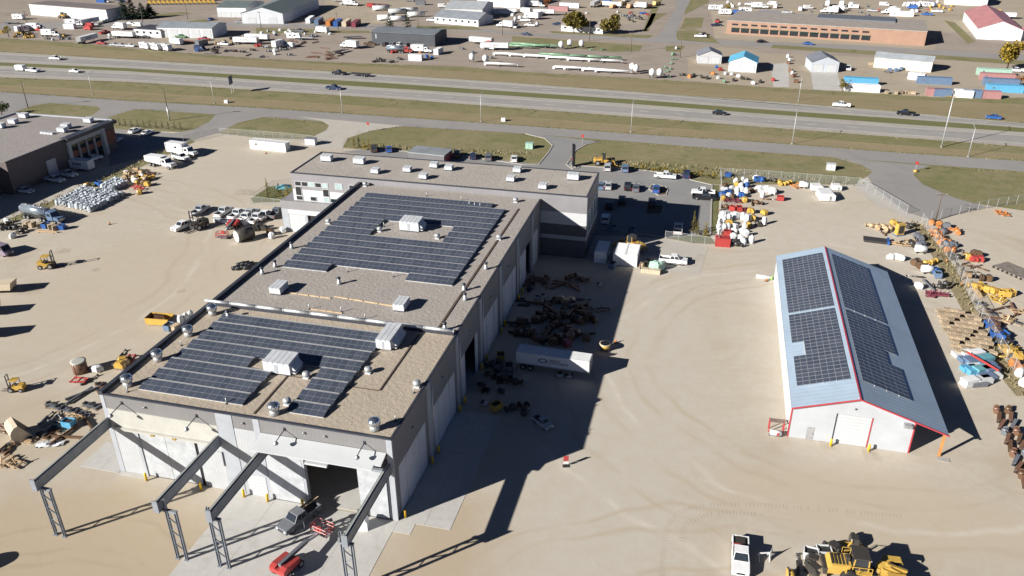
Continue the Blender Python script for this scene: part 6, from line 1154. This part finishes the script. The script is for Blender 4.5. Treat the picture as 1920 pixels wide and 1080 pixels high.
# goods standing in the workshop's shadow
Y8 = (900, 485); S8 = 3.48
stock([('beam', 'rust', [(440, 165), (520, 180), (600, 190), (380, 300)]), ('plates', 'pale', [(605, 140), (780, 175), (415, 250), (370, 260)]), ('gear', 'tan', [(520, 280), (590, 290), (560, 300)]), ('axle', 'brown', [(430, 360), (470, 390), (510, 400), (540, 370), (420, 400)]), ('drive', 'brown', [(600, 400), (640, 420), (690, 410), (740, 420)]), ('frame', 'brown', [(700, 330), (800, 345), (480, 290), (240, 450), (290, 470)]), ('gear', 'brown', [(250, 500), (330, 500), (480, 560), (690, 530)]), ('track', 'brown', [(300, 510), (440, 500), (450, 530)]), ('gear', 'maroon', [(560, 570), (600, 500)]), ('bin', 'grey', [(600, 320), (190, 730), (120, 720)]), ('bin', 'yellow', [(105, 985), (135, 660)]), ('plates', 'pale', [(30, 950), (520, 765), (575, 770)]), ('axle', 'dark', [(215, 985), (295, 1000), (230, 820), (160, 790), (80, 700), (330, 200)])], 'in the shadow of the workshop', 'goods in the shadow of the workshop', Y8, S8)
stock([('track', 'brown', jit((1010, 575, 1110, 600), 6)), ('frame', 'rust', jit((985, 520, 1085, 545), 6)), ('ram', 'dark', jit((965, 555, 1095, 580), 9)), ('beam', 'dark', jit((960, 605, 1090, 640), 7)), ('gear', 'rust', jit((965, 600, 1100, 640), 8)), ('plates', 'dark', jit((900, 690, 985, 760), 8)), ('axle', 'rust', jit((1000, 510, 1100, 640), 8))], 'in the shadow of the workshop', 'goods in the shadow of the workshop')
# goods on the grey pad
gt = thing('tarpaulin_stack', 'load under a pale green tarpaulin beside the white pickup', 'covered load', G(1230, 506), .2); blob(9, 1.5, 1.3, 1.9, .1, .5).build('tarpaulin', PT['mint'], gt); pallet(MB(), 1.1).build('pallet', M_PALLET, gt)
bt = thing('beige_bin', 'long beige ribbed bin in front of the green tarpaulin', 'bin', G(1220, 512), -.05); MB().box(-1.9, 1.9, -.5, .5, .05, .95).build('body', PT['cream'], bt)
for i in range(9): MB().box(-1.8 + .42 * i, -1.68 + .42 * i, -.55, .55, .04, .97).build('rib', PT['cream'], bt)
stock([('axle', 'dark', [(1213, 498)]), ('drive', 'tan', [(1203, 503)]), ('bin', 'steelblue', [(1148, 502), (1149, 433), (1186, 437)])], 'beside the white containers', 'goods beside the white containers')
# ------------------------------------------------------------------ shed surroundings and right-hand strip
rk = thing('fuel_rack', 'red-framed rack with a small white tank beside the shed corner', 'rack', G(1454, 808), .05)
for x in (-1.0, 1.0):
    for y in (-.4, .4): MB().box(x - .06, x + .06, y - .06, y + .06, 0, 1.9).build('post', M_RED, rk)
MB().box(-1.0, 1.0, -.45, .45, 1.75, 1.85).build('roof', mat('rack_brown', (.22, .16, .14), .7), rk); MB().tube((-.9, -1.1, .45), (.7, -1.1, .45), .4, 12).build('tank', M_BOX, rk); MB().box(-.05, .3, -1.55, -1.5, .35, .75).build('label_plate', M_RED, rk); MB().box(-1.0, .8, -1.3, -.9, 0, .15).build('skid', M_CHASSIS, rk)
pp = thing('white_pipe', 'short white pipe lying by the shed back corner', 'pipe', G(1433, 523), 0); MB().tube((-1.6, 0, .4), (1.2, 0, .4), .38, 12).build('pipe', M_BOX, pp); MB().tube((1.2, 0, .4), (1.5, 0, .4), .42, 12).build('collar', PT['lime'], pp)
Y6 = (1600, 382); S6 = 5.4
FW6 = 'beside the long weedy fence'
stock([('gear', 'yellow', [(400, 215)]), ('axle', 'tan', [(180, 240), (240, 255), (300, 245), (320, 265), (370, 270)]), ('ram', 'brown', [(290, 300), (350, 300), (480, 390), (400, 400)]), ('frame', 'tan', [(430, 415), (590, 395), (545, 430)]), ('gear', 'grey', [(640, 350), (670, 375), (690, 430), (650, 440)]), ('axle', 'dark', [(590, 425), (540, 235), (580, 245), (930, 830), (870, 860)]), ('tank', None, [(675, 495), (745, 700)]), ('wrapB', None, [(480, 570), (375, 560), (440, 560), (660, 855)]), ('axle', 'yellow', [(725, 620), (790, 610)]), ('drive', 'brown', [(610, 625), (640, 615), (665, 655)]), ('gear', 'blue', [(825, 705)]), ('ram', 'dark', [(625, 745)]), ('frame', 'maroon', [(765, 930), (810, 935), (850, 930), (890, 935)]), ('beam', 'grey', [(760, 835)]), ('bin', 'steelblue', [(850, 745)])], FW6, 'goods beside the weedy fence', Y6, S6)
yb = thing('yellow_grille_unit', 'tall yellow frame with a dark grille leaning on open gravel', 'machine part', G(1685, 441), .5); MB().box(-.9, .9, -.5, .5, .2, 2.8).build('case', PT['yellow'], yb); MB().box(-.6, .6, -.53, -.5, .6, 2.4).build('grille', PT['dark'], yb); MB().box(-1, 1, -.6, .6, 0, .2).build('skid', PT['blue'], yb)
dd_ = thing('dark_deck', 'dark flat deck panel with a blue end lying on gravel', 'deck', G(1642, 453), -.1); MB().box(-2.6, 2.2, -1.2, 1.2, .3, .55).build('deck', PT['dark'], dd_); MB().box(2.21, 2.7, -1.4, 1.3, .1, .8).build('blue_end', PT['blue'], dd_); MB().box(-2.4, 2, -1.0, 1.0, 0, .3).build('bearers', M_CHASSIS, dd_)
OR = 'in the orange parts yard behind the fence'
stock([('drive', 'orange', [(790, 215), (860, 230), (870, 285), (865, 360), (920, 405), (1005, 495), (940, 490), (960, 420)]), ('axle', 'orange', [(830, 300), (890, 400), (1050, 300), (850, 350)]), ('gear', 'grey', [(940, 245), (900, 305), (1000, 440), (930, 430)]), ('frame', 'orange', [(1470, 100), (1530, 115), (1020, 280)]), ('ram', 'brown', [(1040, 615), (1110, 620), (1180, 640), (1240, 645), (1280, 660), (1100, 680), (1180, 700), (1120, 510)]), ('axle', 'dark', [(985, 550), (1060, 560), (1160, 750)]), ('gear', 'yellow', [(1145, 560), (1250, 870), (1340, 890), (1400, 905)]), ('gear', 'red', [(1215, 585), (1275, 585)]), ('drive', 'brown', [(1215, 530), (1260, 540), (1290, 780), (1360, 785)]), ('bucket', 'tan', [(1140, 750), (1260, 930)]), ('bin', 'yellow', [(1545, 935), (1510, 930), (1580, 930)]), ('frame', 'yellow', [(1450, 970), (1490, 1000)]), ('axle', 'yellow', [(1220, 850), (1290, 860)])], OR, 'stock in the orange parts yard', Y6, S6)
Y7 = (1660, 542); S7 = 4.9
stock([('beam', 'rust', [(920, 270), (960, 290), (1180, 190), (1050, 190)]), ('frame', 'tan', [(1110, 280), (1130, 300), (1220, 220)]), ('ram', 'brown', [(1160, 190), (1200, 240), (960, 220)]), ('bin', 'blue', [(950, 350), (1000, 440), (1080, 460), (1050, 430)]), ('beam', 'blue', [(980, 380), (1060, 480)]), ('gear', 'rust', [(1010, 400), (1025, 425), (1000, 355)]), ('frame', 'yellow', [(1090, 560), (1160, 560), (1180, 600)]), ('gear', 'yellow', [(1150, 590), (1210, 640), (1120, 600)]), ('ram', 'yellow', [(1230, 615), (1110, 630)]), ('bucket', 'orange', [(1200, 720), (1250, 745)]), ('gear', 'orange', [(1180, 710)]), ('wrapA', None, [(1225, 800), (1260, 890)]), ('axle', 'dark', [(1060, 510), (1130, 515)]), ('plates', 'grey', [(840, 140), (900, 150), (950, 200), (990, 240), (1220, 320)])], OR, 'stock in the orange parts yard', Y7, S7)
# timber crate stacks beside the shed
for r_ in range(10):
    y = 585 + r_ * 9.2; x0 = 1752 + r_ * 3.5; n = 6 if r_ < 9 else 4
    for i in range(n):
        p = (x0 + 8 + i * 13.5 + (5 if r_ > 4 else 0), y + i * 2.4)
        for lv in range(2 if (r_ + i) % 4 else 1):
            o = put('crate', None, p, .12 + rs.uniform(-.08, .08), 'timber crate in the stacked rows between the shed and the weedy fence', 'timber crates beside the shed', lv * .58); o.scale = (.72, .52, .5)
# blue and grey stacks
for i, (p, c) in enumerate((((1800, 668), 'pale'), ((1813, 668), 'white'), ((1828, 670), 'white'), ((1812, 678), 'steelblue'), ((1822, 682), 'steelblue'), ((1845, 680), 'teal'), ((1816, 695), 'sky'), ((1825, 700), 'sky'), ((1838, 700), 'teal'), ((1830, 692), 'pale'), ((1850, 690), 'steelblue'), ((1855, 700), 'steelblue'), ((1860, 708), 'pale'), ((1848, 712), 'steelblue'), ((1816, 722), 'white'), ((1832, 722), 'grey'), ((1842, 718), 'pale'))):
    t = thing('panel_stack', CN.get(c, c) + ' stack of flat boxed panels beside the weedy fence', 'panel stack', G(*p), .35 + .1 * (i % 3), 'boxed panel stacks beside the weedy fence'); h = .7 + .25 * (i % 3); n = 3
    for k in range(n): MB().box(-1.25 + .05 * (k % 2), 1.25, -.75, .75 - .06 * (k % 2), .1 + h * k / n, .1 + h * (k + .92) / n).build('panel_box', PT[c], t)
    MB().box(-1.0, 1.0, -.5, .5, 0, .1).build('skid', M_PALLET, t)
rp = thing('red_beam', 'long red beam lying across the blue panel stacks', 'beam', G(1838, 693) + Vector((0, 0, 1.45)), -.95); MB().box(-3, 3, -.12, .12, 0, .06).build('flange', PT['red'], rp); MB().box(-3, 3, -.04, .04, .06, .3).build('web', PT['red'], rp)
# rusty stock at the right-hand edge
for r_ in range(13):
    for i in range(2):
        p = (1867 + r_ * 5.2 + i * 22, 772 + r_ * 13.5); o = put('track' if r_ % 3 else 'axle', ('rust', 'brown', 'rust', 'grey')[(r_ + i) % 4], p, 1.2 + rs.uniform(-.2, .2), ('rusty ', 'brown ', 'rusty ', 'grey ')[(r_ + i) % 4] + NAME['track' if r_ % 3 else 'axle'] + ' in the rows at the gravel edge beyond the lean-to', 'rusty stock at the gravel edge'); o.scale = (.6, .8, .8)
ct = thing('conveyor_deck', 'large grey serrated deck lying in the orange parts yard', 'deck', G(1925, 520), -.9); MB().box(-6, 6, -2.2, 2.2, .2, .5).build('deck', mat('deck_grey_brown', (.2, .175, .155), .8, var=.2), ct)
for i in range(12): MB().box(-5.8 + i, -5.5 + i, -2.6, -2.21, .2, .5).build('serration', PT['dark'], ct)
# ------------------------------------------------------------------ stock yards beyond the highway
FG = 'containers and trailers in the yards beyond the highway'
for kind, col, p, d, lb in (('cont40', 'sky', (1613, 158), (60, 3), 'bright blue container above a white one beside the highway verge'), ('cont40', 'white', (1615, 171), (60, 3), 'long white container at the verge with scuffed side'), ('cont40', 'steelblue', (1750, 157), (60, 3), 'grey-blue container with a dark blue emblem'), ('cont40', 'sky', (1882, 172), (60, 3), 'bright blue container at the verge end of the container row'), ('cont40', 'steelblue', (1875, 160), (60, 3), 'grey-blue container second in the container row'), ('cont40', 'pink', (1868, 150), (60, 3), 'faded pink container third in the container row'), ('cont40', 'mint', (1862, 141), (60, 3), 'pale green container at the back of the container row'), ('cont20', 'white', (1718, 149), (60, 8), 'white container box next to the emblem container'), ('cont20', 'pink', (1752, 179), (60, 3), 'faded red container among crates on the verge'), ('cont20', 'steelblue', (1766, 180), (60, 3), 'grey container among crates on the verge'), ('cont20', 'white', (1805, 182), (60, 3), 'white container beside yellow frames on the verge'), ('cont20', 'steelblue', (1821, 182), (60, 3), 'blue-grey container beside the white one on the verge'), ('cont20', 'pink', (1857, 184), (60, 3), 'faded red container alone on the verge'),
    ('cont40', 'pink', (1047, 20), (60, 3), 'pink container beside a small orange tree'), ('cont40', 'white', (1068, 14), (60, 3), 'white container behind the pink one'), ('cont40', 'steelblue', (598, 44), (20, -14), 'blue-grey container in the stack by the sprawling hall'), ('cont40', 'orange', (620, 46), (20, -14), 'orange container in the stack by the sprawling hall'), ('cont40', 'blue', (634, 47), (20, -14), 'blue container in the stack by the sprawling hall'), ('cont40', 'cream', (650, 47), (20, -14), 'cream container in the stack by the sprawling hall'), ('cont40', 'maroon', (668, 48), (20, -14), 'maroon container at the end of the stack by the hall'), ('cont40', 'white', (582, 41), (20, -14), 'white container at the start of the stack by the hall'),
    ('trailer', None, (165, 79), (60, -16), 'long blue-white trailer at the verge of the far yard'), ('boxtruck', 'white', (140, 49), (60, 0), 'white truck in the far brown yard'), ('trailer', None, (168, 46), (60, -12), 'dark blue-sided trailer behind the white far truck'), ('trailer', None, (483, 77), (60, 2), 'white trailer with a yellow stripe in the far yard'), ('rv', None, (274, 92), (40, 8), 'white camper first in the row by the verge'), ('rv', None, (293, 94), (40, 8), 'white camper second in the row by the verge'), ('rv', None, (312, 95), (40, 8), 'white camper third in the row by the verge'), ('tanker', 'red', (748, 99), (60, 2), 'red tank truck in front of the charcoal shed'), ('boxtruck', 'white', (790, 99), (60, 2), 'white truck beside the red tank truck'), ('cont20', 'pale', (822, 101), (20, -10), 'pale green-white container at the corner of the charcoal shed yard'), ('cont20', 'white', (780, 113), (60, 3), 'white container near the verge by the charcoal shed'), ('flatbed', 'grey', (662, 73), (60, -2), 'grey flat trailer in the open far yard'), ('flatbed', 'dark', (640, 99), (60, -16), 'dark flat trailer pointing at the verge'), ('flatbed', 'grey', (895, 77), (60, -2), 'grey flat trailer beyond the charcoal shed'), ('cont40', 'white', (945, 25), (60, 0), 'white container by the far bright hall'), ('cont40', 'white', (1000, 32), (60, -10), 'white container in the crowded far lot'), ('cont40', 'white', (1690, 30), (60, 2), 'long white container behind the brick building'), ('van', 'navy', (376, 95), (60, 4), 'dark blue van by the far verge'), ('trailer', None, (1880, 35), (60, 2), 'white trailer with dark windows by the pink-roofed barn')):
    put(kind, col, p, dirp(p, *d), lb, FG)
CG = 'cars and pickups in the yards beyond the highway'
for i, (kind, col, p) in enumerate((('sedan', 'black', (252, 70)), ('sedan', 'black', (273, 72)), ('pickup', 'dkgreen', (340, 71)), ('sedan', 'red', (190, 83)), ('sedan', 'silver', (215, 86)), ('sedan', 'silver', (228, 87)), ('sedan', 'white', (245, 88)), ('suv', 'black', (723, 86)), ('suv', 'grey', (738, 86)), ('suv', 'white', (750, 86)), ('suv', 'grey', (763, 87)), ('suv', 'black', (776, 88)), ('pickup', 'brown', (694, 85)), ('pickup', 'white', (1313, 70)), ('sedan', 'black', (1320, 66)), ('sedan', 'black', (1428, 80)), ('sedan', 'blue', (1515, 84)), ('sedan', 'navy', (1044, 47)), ('pickup', 'white', (202, 41)), ('pickup', 'white', (175, 48)), ('sedan', 'white', (245, 46)), ('van', 'white', (258, 50)), ('sedan', 'blue', (396, 38)), ('sedan', 'silver', (450, 43)), ('pickup', 'white', (810, 40)), ('pickup', 'silver', (1475, 25)), ('van', 'white', (1500, 20)), ('van', 'white', (1515, 17)), ('pickup', 'white', (1560, 20)), ('van', 'white', (1600, 16)), ('pickup', 'red', (1345, 42)), ('pickup', 'navy', (1343, 49)), ('pickup', 'white', (1405, 10)), ('van', 'white', (1390, 24)), ('pickup', 'white', (1590, 131)), ('van', 'white', (1580, 18)), ('pickup', 'silver', (1635, 22)), ('pickup', 'white', (985, 40)), ('pickup', 'white', (968, 52)), ('van', 'white', (830, 14)), ('van', 'white', (848, 13)), ('pickup', 'white', (1905, 135)))):
    put(kind, col, p, [0, 3.14, 1.5, .4][i % 4] if i > 12 else (1.5 if 6 < i < 12 else .1), {'black': 'black', 'dkgreen': 'dark green'}.get(col, col) + {'sedan': ' car', 'pickup': ' pickup', 'suv': ' SUV', 'van': ' van'}[kind] + ' parked in the yards beyond the highway', CG)
# augers: long tubes on wheeled frames
def mk_auger():
    t = thing('grain_auger', '', 'auger'); MB().tube((-7, 0, 1.1), (7, 0, 1.4), .45, 10).build('tube', PROXY, t); MB().box(-7.6, -6.6, -.6, .6, .3, 1.3).build('hopper', PROXY, t)
    for s in (-1, 1): MB().bar((-1, s * .9, .4), (1.5, 0, 1.2), .1, .1).build('leg', M_CHASSIS, t); wheel(t, -1, s * 1.0, .4, .22)
    MB().tube((7, 0, 1.4), (7.3, 0, .8), .3, 8).build('spout', PROXY, t); return t
MK['auger'] = mk_auger
for col, pts in (('white', ((955, 106), (985, 108), (1012, 110), (1055, 113), (1095, 116), (1135, 118), (940, 125), (1070, 132), (1090, 133), (1125, 136), (1150, 138))), ('midgreen', ((985, 87), (1005, 90), (975, 91), (1028, 90), (1040, 107), (1070, 109), (1110, 111), (1135, 112)))):
    for p in pts: put('auger', col, p, dirp(p, 60, 4), ('white' if col == 'white' else 'green') + ' grain auger lying in the rows of the far dealer yard', 'grain augers in the far dealer yard')
def mk_bintank():
    t = thing('hopper_tank', '', 'tank'); MB().lathe((0, 0, .8), [(.3, 0), (1.2, .9), (1.2, 2.4), (.3, 3.1)], 12).build('shell', M_BOX, t)
    for a in range(4): MB().bar((1.1 * math.cos(a * 1.57 + .78), 1.1 * math.sin(a * 1.57 + .78), 0), (1.1 * math.cos(a * 1.57 + .78), 1.1 * math.sin(a * 1.57 + .78), 1.8), .1, .1).build('leg', M_CHASSIS, t)
    return t
MK['bintank'] = mk_bintank
for p in ((1052, 93), (1068, 90), (1090, 91), (1222, 147), (1236, 147), (1185, 136), (1192, 139), (885, 117), (910, 120)): put('bintank', None, p, 0, 'white hopper-bottom tank in the far dealer yard', 'hopper tanks in the far dealer yard')
stock([('frame', 'midgreen', [(1108, 94), (1130, 94), (1262, 112), (1258, 120), (1250, 135), (1240, 140), (1253, 145), (1246, 128), (1256, 130)]), ('gear', 'midgreen', [(1357, 155), (1262, 104)]), ('gear', 'orange', [(1293, 146), (1336, 140)]), ('wrapB', None, [(1360, 140), (1372, 141), (1385, 145), (1347, 148), (1412, 158), (1268, 92)]), ('axle', 'dark', [(1280, 142), (1300, 143), (1315, 146), (1325, 148), (1390, 148), (1400, 150), (1425, 155), (1375, 152)]), ('gear', 'blue', [(1343, 128)]), ('gear', 'red', [(1350, 133), (1449, 152)]), ('bin', 'rust', [(1478, 120), (1482, 135), (1488, 145), (1492, 155)]), ('wrapA', None, [(1477, 108), (1480, 115), (1485, 140)])], 'in the cluttered yard by the blue-roofed garage', 'goods in the cluttered yard by the blue-roofed garage')
stock([('crate', None, [(1662, 176), (1680, 177), (1688, 176), (1696, 175), (1704, 176), (1712, 177), (1632, 122)]), ('frame', 'yellow', [(1776, 181), (1788, 182), (1795, 181)]), ('bin', 'steelblue', [(1668, 133), (1680, 134), (1690, 132)]), ('gear', 'grey', [(1664, 137)])], 'along the verge by the cream shed', 'goods along the verge by the cream shed')
stock([('frame', 'rust', jit((480, 72, 560, 96), 10) + jit((590, 98, 625, 113), 8)), ('beam', 'rust', jit((480, 75, 610, 100), 8) + jit((575, 98, 640, 112), 6)), ('axle', 'grey', jit((480, 85, 550, 108), 10)), ('wrapB', None, jit((480, 60, 640, 68), 6) + jit((485, 88, 520, 105), 4)), ('gear', 'red', jit((475, 84, 490, 96), 3)), ('gear', 'blue', [(370, 97), (800, 108), (810, 110)]), ('axle', 'dark', jit((395, 90, 475, 103), 9) + jit((700, 110, 760, 118), 6)), ('gear', 'orange', [(788, 99), (755, 96)])], 'in the scrap yard beyond the highway', 'scrap beyond the highway')
stock([('gear', 'yellow', jit((25, 62, 70, 72), 5) + [(117, 33), (3, 62), (120, 70)]), ('axle', 'yellow', jit((25, 62, 140, 74), 4)), ('axle', 'grey', jit((25, 66, 140, 76), 5)), ('frame', 'maroon', [(35, 30), (48, 29)]), ('wrapB', None, [(60, 64), (100, 76), (150, 78)])], 'in the far brown yard', 'goods in the far brown yard')
loader((118, 34), 2.8, 'yellow loader in front of the long white workshop', .9, 'front_loader'); loader((40, 66), .2, 'yellow loader at the verge of the far brown yard', .8, 'front_loader')
for i in range(30):
    p = (282 + (i % 15) * 8.5, 3 + (i // 15) * 6 + (i % 15) * -.1); t = thing('yellow_machine', 'yellow farm machine in the packed rows in the farthest lots', 'machine', G(*p), .3, 'yellow machines in the farthest lots'); MB().prism([(-1.6, .5), (1.6, .5), (1.2, 1.6), (.2, 2.6), (-1.0, 2.4)], -.8, .8).build('body', PT['yellow'], t)
    for s in (-1, 1): wheel(t, 1.0, s * .9, .5, .3); wheel(t, -.9, s * .9, .6, .3)
for i in range(7):
    p = (1135 + i * 16, 10 + (i % 2) * 5); t = thing('yellow_machine', 'orange-yellow implement in the lot by the far crossroads', 'machine', G(*p), 1.2, 'orange implements by the far crossroads'); MB().prism([(-4, .6), (4, .6), (3.6, 1.8), (-3, 2.6)], -1.1, 1.1).build('body', PT['orange' if i % 2 else 'yellow'], t)
    for s in (-1, 1): wheel(t, 2.0, s * 1.1, .6, .3); wheel(t, -1.9, s * 1.1, .6, .3)
stock([('frame', 'red', jit((1165, 22, 1215, 32), 5)), ('axle', 'grey', jit((1160, 22, 1220, 36), 8)), ('gear', 'blue', jit((1185, 24, 1210, 30), 2)), ('wrapB', None, [(1158, 24), (1100, 26)]), ('axle', 'dark', jit((1165, 30, 1215, 42), 6)), ('gear', 'yellow', jit((1740, 10, 1790, 22), 7) + jit((1840, 18, 1890, 28), 8)), ('frame', 'red', jit((1640, 15, 1740, 25), 6)), ('wrapD', None, jit((1660, 12, 1740, 26), 8) + jit((960, 20, 1010, 50), 8) + jit((1340, 5, 1400, 25), 5)), ('axle', 'grey', jit((1540, 10, 1640, 30), 10) + jit((1500, 12, 1560, 34), 8)), ('gear', 'white', jit((1690, 2, 1780, 14), 8))], 'in the packed lots in the farthest lots', 'goods in the packed lots in the farthest lots')
for p, c in (((715, 20), 'pale'), ((745, 26), 'silver'), ((768, 24), 'pale'), ((725, 38), 'white'), ((745, 40), 'white'), ((780, 32), 'pale')):
    t = thing('storage_tank', 'pale cylindrical storage tank in the dry grass lot beside the spruces', 'tank', G(*p), .5, 'storage tanks by the spruces'); MB().tube((-5, 0, 1.6), (5, 0, 1.6), 1.4, 16).build('shell', PT[c], t)
    for x in (-3, 3): MB().box(x - .3, x + .3, -1.2, 1.2, 0, .6).build('saddle', M_CHASSIS, t)
# ------------------------------------------------------------------ cleated tyre tracks pressed in the gravel
M_TRK = ground_mat('track_pressed', (.38, .32, .245), (.4, .34, .26), (.35, .29, .215), bump=.1)
def tyre_track(pts, wd=.7):
    q = [G(*p) for p in pts]; m = MB()
    dense = []
    for i in range(len(q) - 1):
        n = max(2, int((q[i + 1] - q[i]).length / .42))
        dense += [q[i].lerp(q[i + 1], k / n) for k in range(n)]
    for i in range(len(dense) - 1):
        if rs.random() < .12: continue
        p = dense[i]; d = (dense[i + 1] - p).normalized(); s = Vector((-d.y, d.x, 0)) * wd / 2; sk_ = d * .14; e = d * (.07 + .04 * rs.random())
        m.add([(p - s)[:2] + (.006,), (p - s + e)[:2] + (.006,), (p + s + e + sk_)[:2] + (.006,), (p + s + sk_)[:2] + (.006,)], [(0, 1, 2, 3)])
    tag(m.build('tyre_track', M_TRK), kind='stuff', label='cleated tyre track pressed into the gravel', cat='track')
tyre_track([(1240, 1085), (1245, 1030), (1250, 990), (1265, 968), (1290, 953), (1330, 946), (1390, 945), (1440, 947), (1500, 952), (1600, 960), (1700, 968)]); tyre_track([(1278, 1015), (1283, 985), (1300, 975), (1325, 965), (1360, 961), (1400, 963), (1440, 966)])

# soft worn wheel paths (dust and damp) on the gravel
def wear_mat(name, col, amt):
    m = bpy.data.materials.new(name); m.use_nodes = True; n = m.node_tree; L = n.links.new; b = n.nodes['Principled BSDF']; b.inputs['Base Color'].default_value = (*col, 1); b.inputs['Roughness'].default_value = .95; b.inputs['Specular IOR Level'].default_value = .1
    at = n.nodes.new('ShaderNodeAttribute'); at.attribute_name = 'fade'; g = n.nodes.new('ShaderNodeNewGeometry'); nz = n.nodes.new('ShaderNodeTexNoise'); nz.inputs['Scale'].default_value = .8; nz.inputs['Detail'].default_value = 9; nz.inputs['Roughness'].default_value = .75; L(g.outputs['Position'], nz.inputs['Vector'])
    r = n.nodes.new('ShaderNodeMapRange'); r.inputs[1].default_value = .35; r.inputs[2].default_value = .65; r.inputs[4].default_value = amt; L(nz.outputs[0], r.inputs[0]); ml = n.nodes.new('ShaderNodeMath'); ml.operation = 'MULTIPLY'; L(at.outputs['Fac'], ml.inputs[0]); L(r.outputs[0], ml.inputs[1]); L(ml.outputs[0], b.inputs['Alpha']); return m
WEAR = [wear_mat('wear_brown', (.425, .36, .275), .26), wear_mat('wear_pale', (.5, .46, .4), .4), wear_mat('wear_damp', (.39, .32, .24), .35)]
WZ = [.030]
def wear(pts, wd, mi):
    q = [G(*p) for p in pts]; D = []
    for i in range(len(q) - 1):                                   # Catmull-Rom
        p0, p1, p2, p3 = q[max(i - 1, 0)], q[i], q[i + 1], q[min(i + 2, len(q) - 1)]
        for k in range(10):
            t = k / 10; D.append(.5 * ((2 * p1) + (p2 - p0) * t + (2 * p0 - 5 * p1 + 4 * p2 - p3) * t * t + (3 * p1 - p0 - 3 * p2 + p3) * t ** 3))
    D.append(q[-1]); vs = []; fd = []; fs = []; WZ[0] += .0011; n = len(D)
    for i, p in enumerate(D):
        d = (D[min(i + 1, n - 1)] - D[max(i - 1, 0)]).normalized(); s = Vector((-d.y, d.x, 0)); e = min(1, i / 6, (n - 1 - i) / 6)
        for k, f in ((-1, 0), (-.35, 1), (.35, 1), (1, 0)): v = p + s * (k * wd / 2); vs.append((v.x, v.y, WZ[0])); fd.append(f * e)
    for i in range(n - 1):
        for k in range(3): a = 4 * i + k; fs.append((a, a + 1, a + 5, a + 4))
    m = MB().add(vs, fs).mesh('wheel_path', WEAR[mi]); at = m.attributes.new('fade', 'FLOAT', 'POINT'); at.data.foreach_set('value', fd)
    tag(link('wheel_path', m), kind='structure')
for p, r, mi in (((1548, 832), 1.5, 2), ((1632, 850), 1.9, 2), ((460, 360), 2.6, 2), ((340, 545), 1.0, 2), ((120, 470), 1.6, 2), ((60, 540), 3.0, 2), ((180, 505), 1.0, 2)):
    wear([(p[0] - r * 9, p[1]), (p[0], p[1] + 1), (p[0] + r * 9, p[1])], r * 2.2, mi)
# extra far-yard clutter
stock([('axle', 'grey', jit((480, 66, 680, 70), 6) + jit((860, 84, 940, 112), 4)), ('gear', 'red', [(735, 100), (742, 99), (785, 112)]), ('beam', 'grey', jit((700, 108, 760, 116), 3) + jit((390, 95, 470, 104), 5)), ('wrapB', None, jit((500, 58, 640, 66), 7) + jit((180, 60, 250, 76), 3)), ('gear', 'tan', jit((395, 76, 440, 84), 5)), ('gear', 'dark', jit((430, 70, 450, 76), 3))], 'in the brown yards beyond the highway', 'more goods in the brown yards beyond the highway')

# parked trucks and trailers that crowd the far lots
fr_ = random.Random(21); kinds = ('rv', 'boxtruck', 'van', 'cont20', 'flatbed', 'pickup', 'trailer')
names = dict(rv='white travel trailer', boxtruck='white box truck', van='van', cont20='container', flatbed='flat trailer', pickup='pickup', trailer='white semi-trailer')
for box, n, where in (((945, 8, 1020, 52), 9, 'in the crowded lot by the bright hall'), ((1330, 6, 1470, 28), 8, 'behind the brick building'), ((1540, 4, 1760, 30), 16, 'in the crowded lots behind the brick building'), ((620, 2, 810, 14), 7, 'at the top of the dry lot'), ((1090, 2, 1240, 16), 5, 'in the machinery lot by the far crossroads'), ((10, 20, 50, 60), 3, 'at the edge of the far brown yard'), ((150, 2, 230, 5), 3, 'beyond the long white workshop'), ((60, 45, 240, 72), 9, 'in the wide brown yard beyond the highway'), ((300, 74, 480, 92), 8, 'in the pale yard by the long metal shed'), ((520, 60, 690, 96), 7, 'in the open yard before the charcoal shed'), ((850, 82, 930, 100), 4, 'in the yard beyond the charcoal shed')):
    for i in range(n):
        k = kinds[fr_.randrange(7)]; col = fr_.choice(('white', 'white', 'silver', 'grey', 'blue', 'red')); p = (fr_.uniform(box[0], box[2]), fr_.uniform(box[1], box[3]))
        pre = '' if k in ('rv', 'boxtruck', 'trailer') else col + ' '
        put(k, 'white' if k == 'boxtruck' else (None if k in ('rv', 'trailer') else col), p, fr_.choice((0, .1, 1.4, 2.9)), pre + names[k] + ' ' + where, 'trucks and trailers crowding the far lots')
# extra vehicles and kit in the cluster beside the annex
for col, p, h_, lb in (('white', (462, 413), (20, -14), 'white pickup in front of the yard row beside the red boom lift'), ('white', (482, 414), (20, -14), 'white pickup in front of the yard row beside the dark tank'), ('grey', (520, 404), (20, -14), 'grey pickup next to the annex end of the yard row')):
    put('pickup', col, p, dirp(p, *h_), lb, GR)
dt = thing('tipped_tank', 'grey-white cylindrical tank lying among the yard pickups', 'tank', G(460, 450), 1.0); MB().tube((-1.9, 0, 1.4), (1.9, 0, 1.4), 1.35, 16).build('shell', PT['dark'], dt); MB().tube((-1.96, 0, 1.4), (-1.9, 0, 1.4), 1.3, 16).build('end_cap', PT['pale'], dt)
for x in (-1.2, 1.2): MB().box(x - .15, x + .15, -1.0, 1.0, 0, .5).build('saddle', M_CHASSIS, dt)
wb = thing('long_crate', 'long pale crate lying behind the black and yellow telehandler', 'crate', G(420, 418), -.1); MB().box(-2.6, 2.6, -.5, .5, .1, .9).build('box', PT['pale'], wb); MB().box(-2.4, 2.4, -.45, .45, 0, .1).build('skid', M_PALLET, wb)
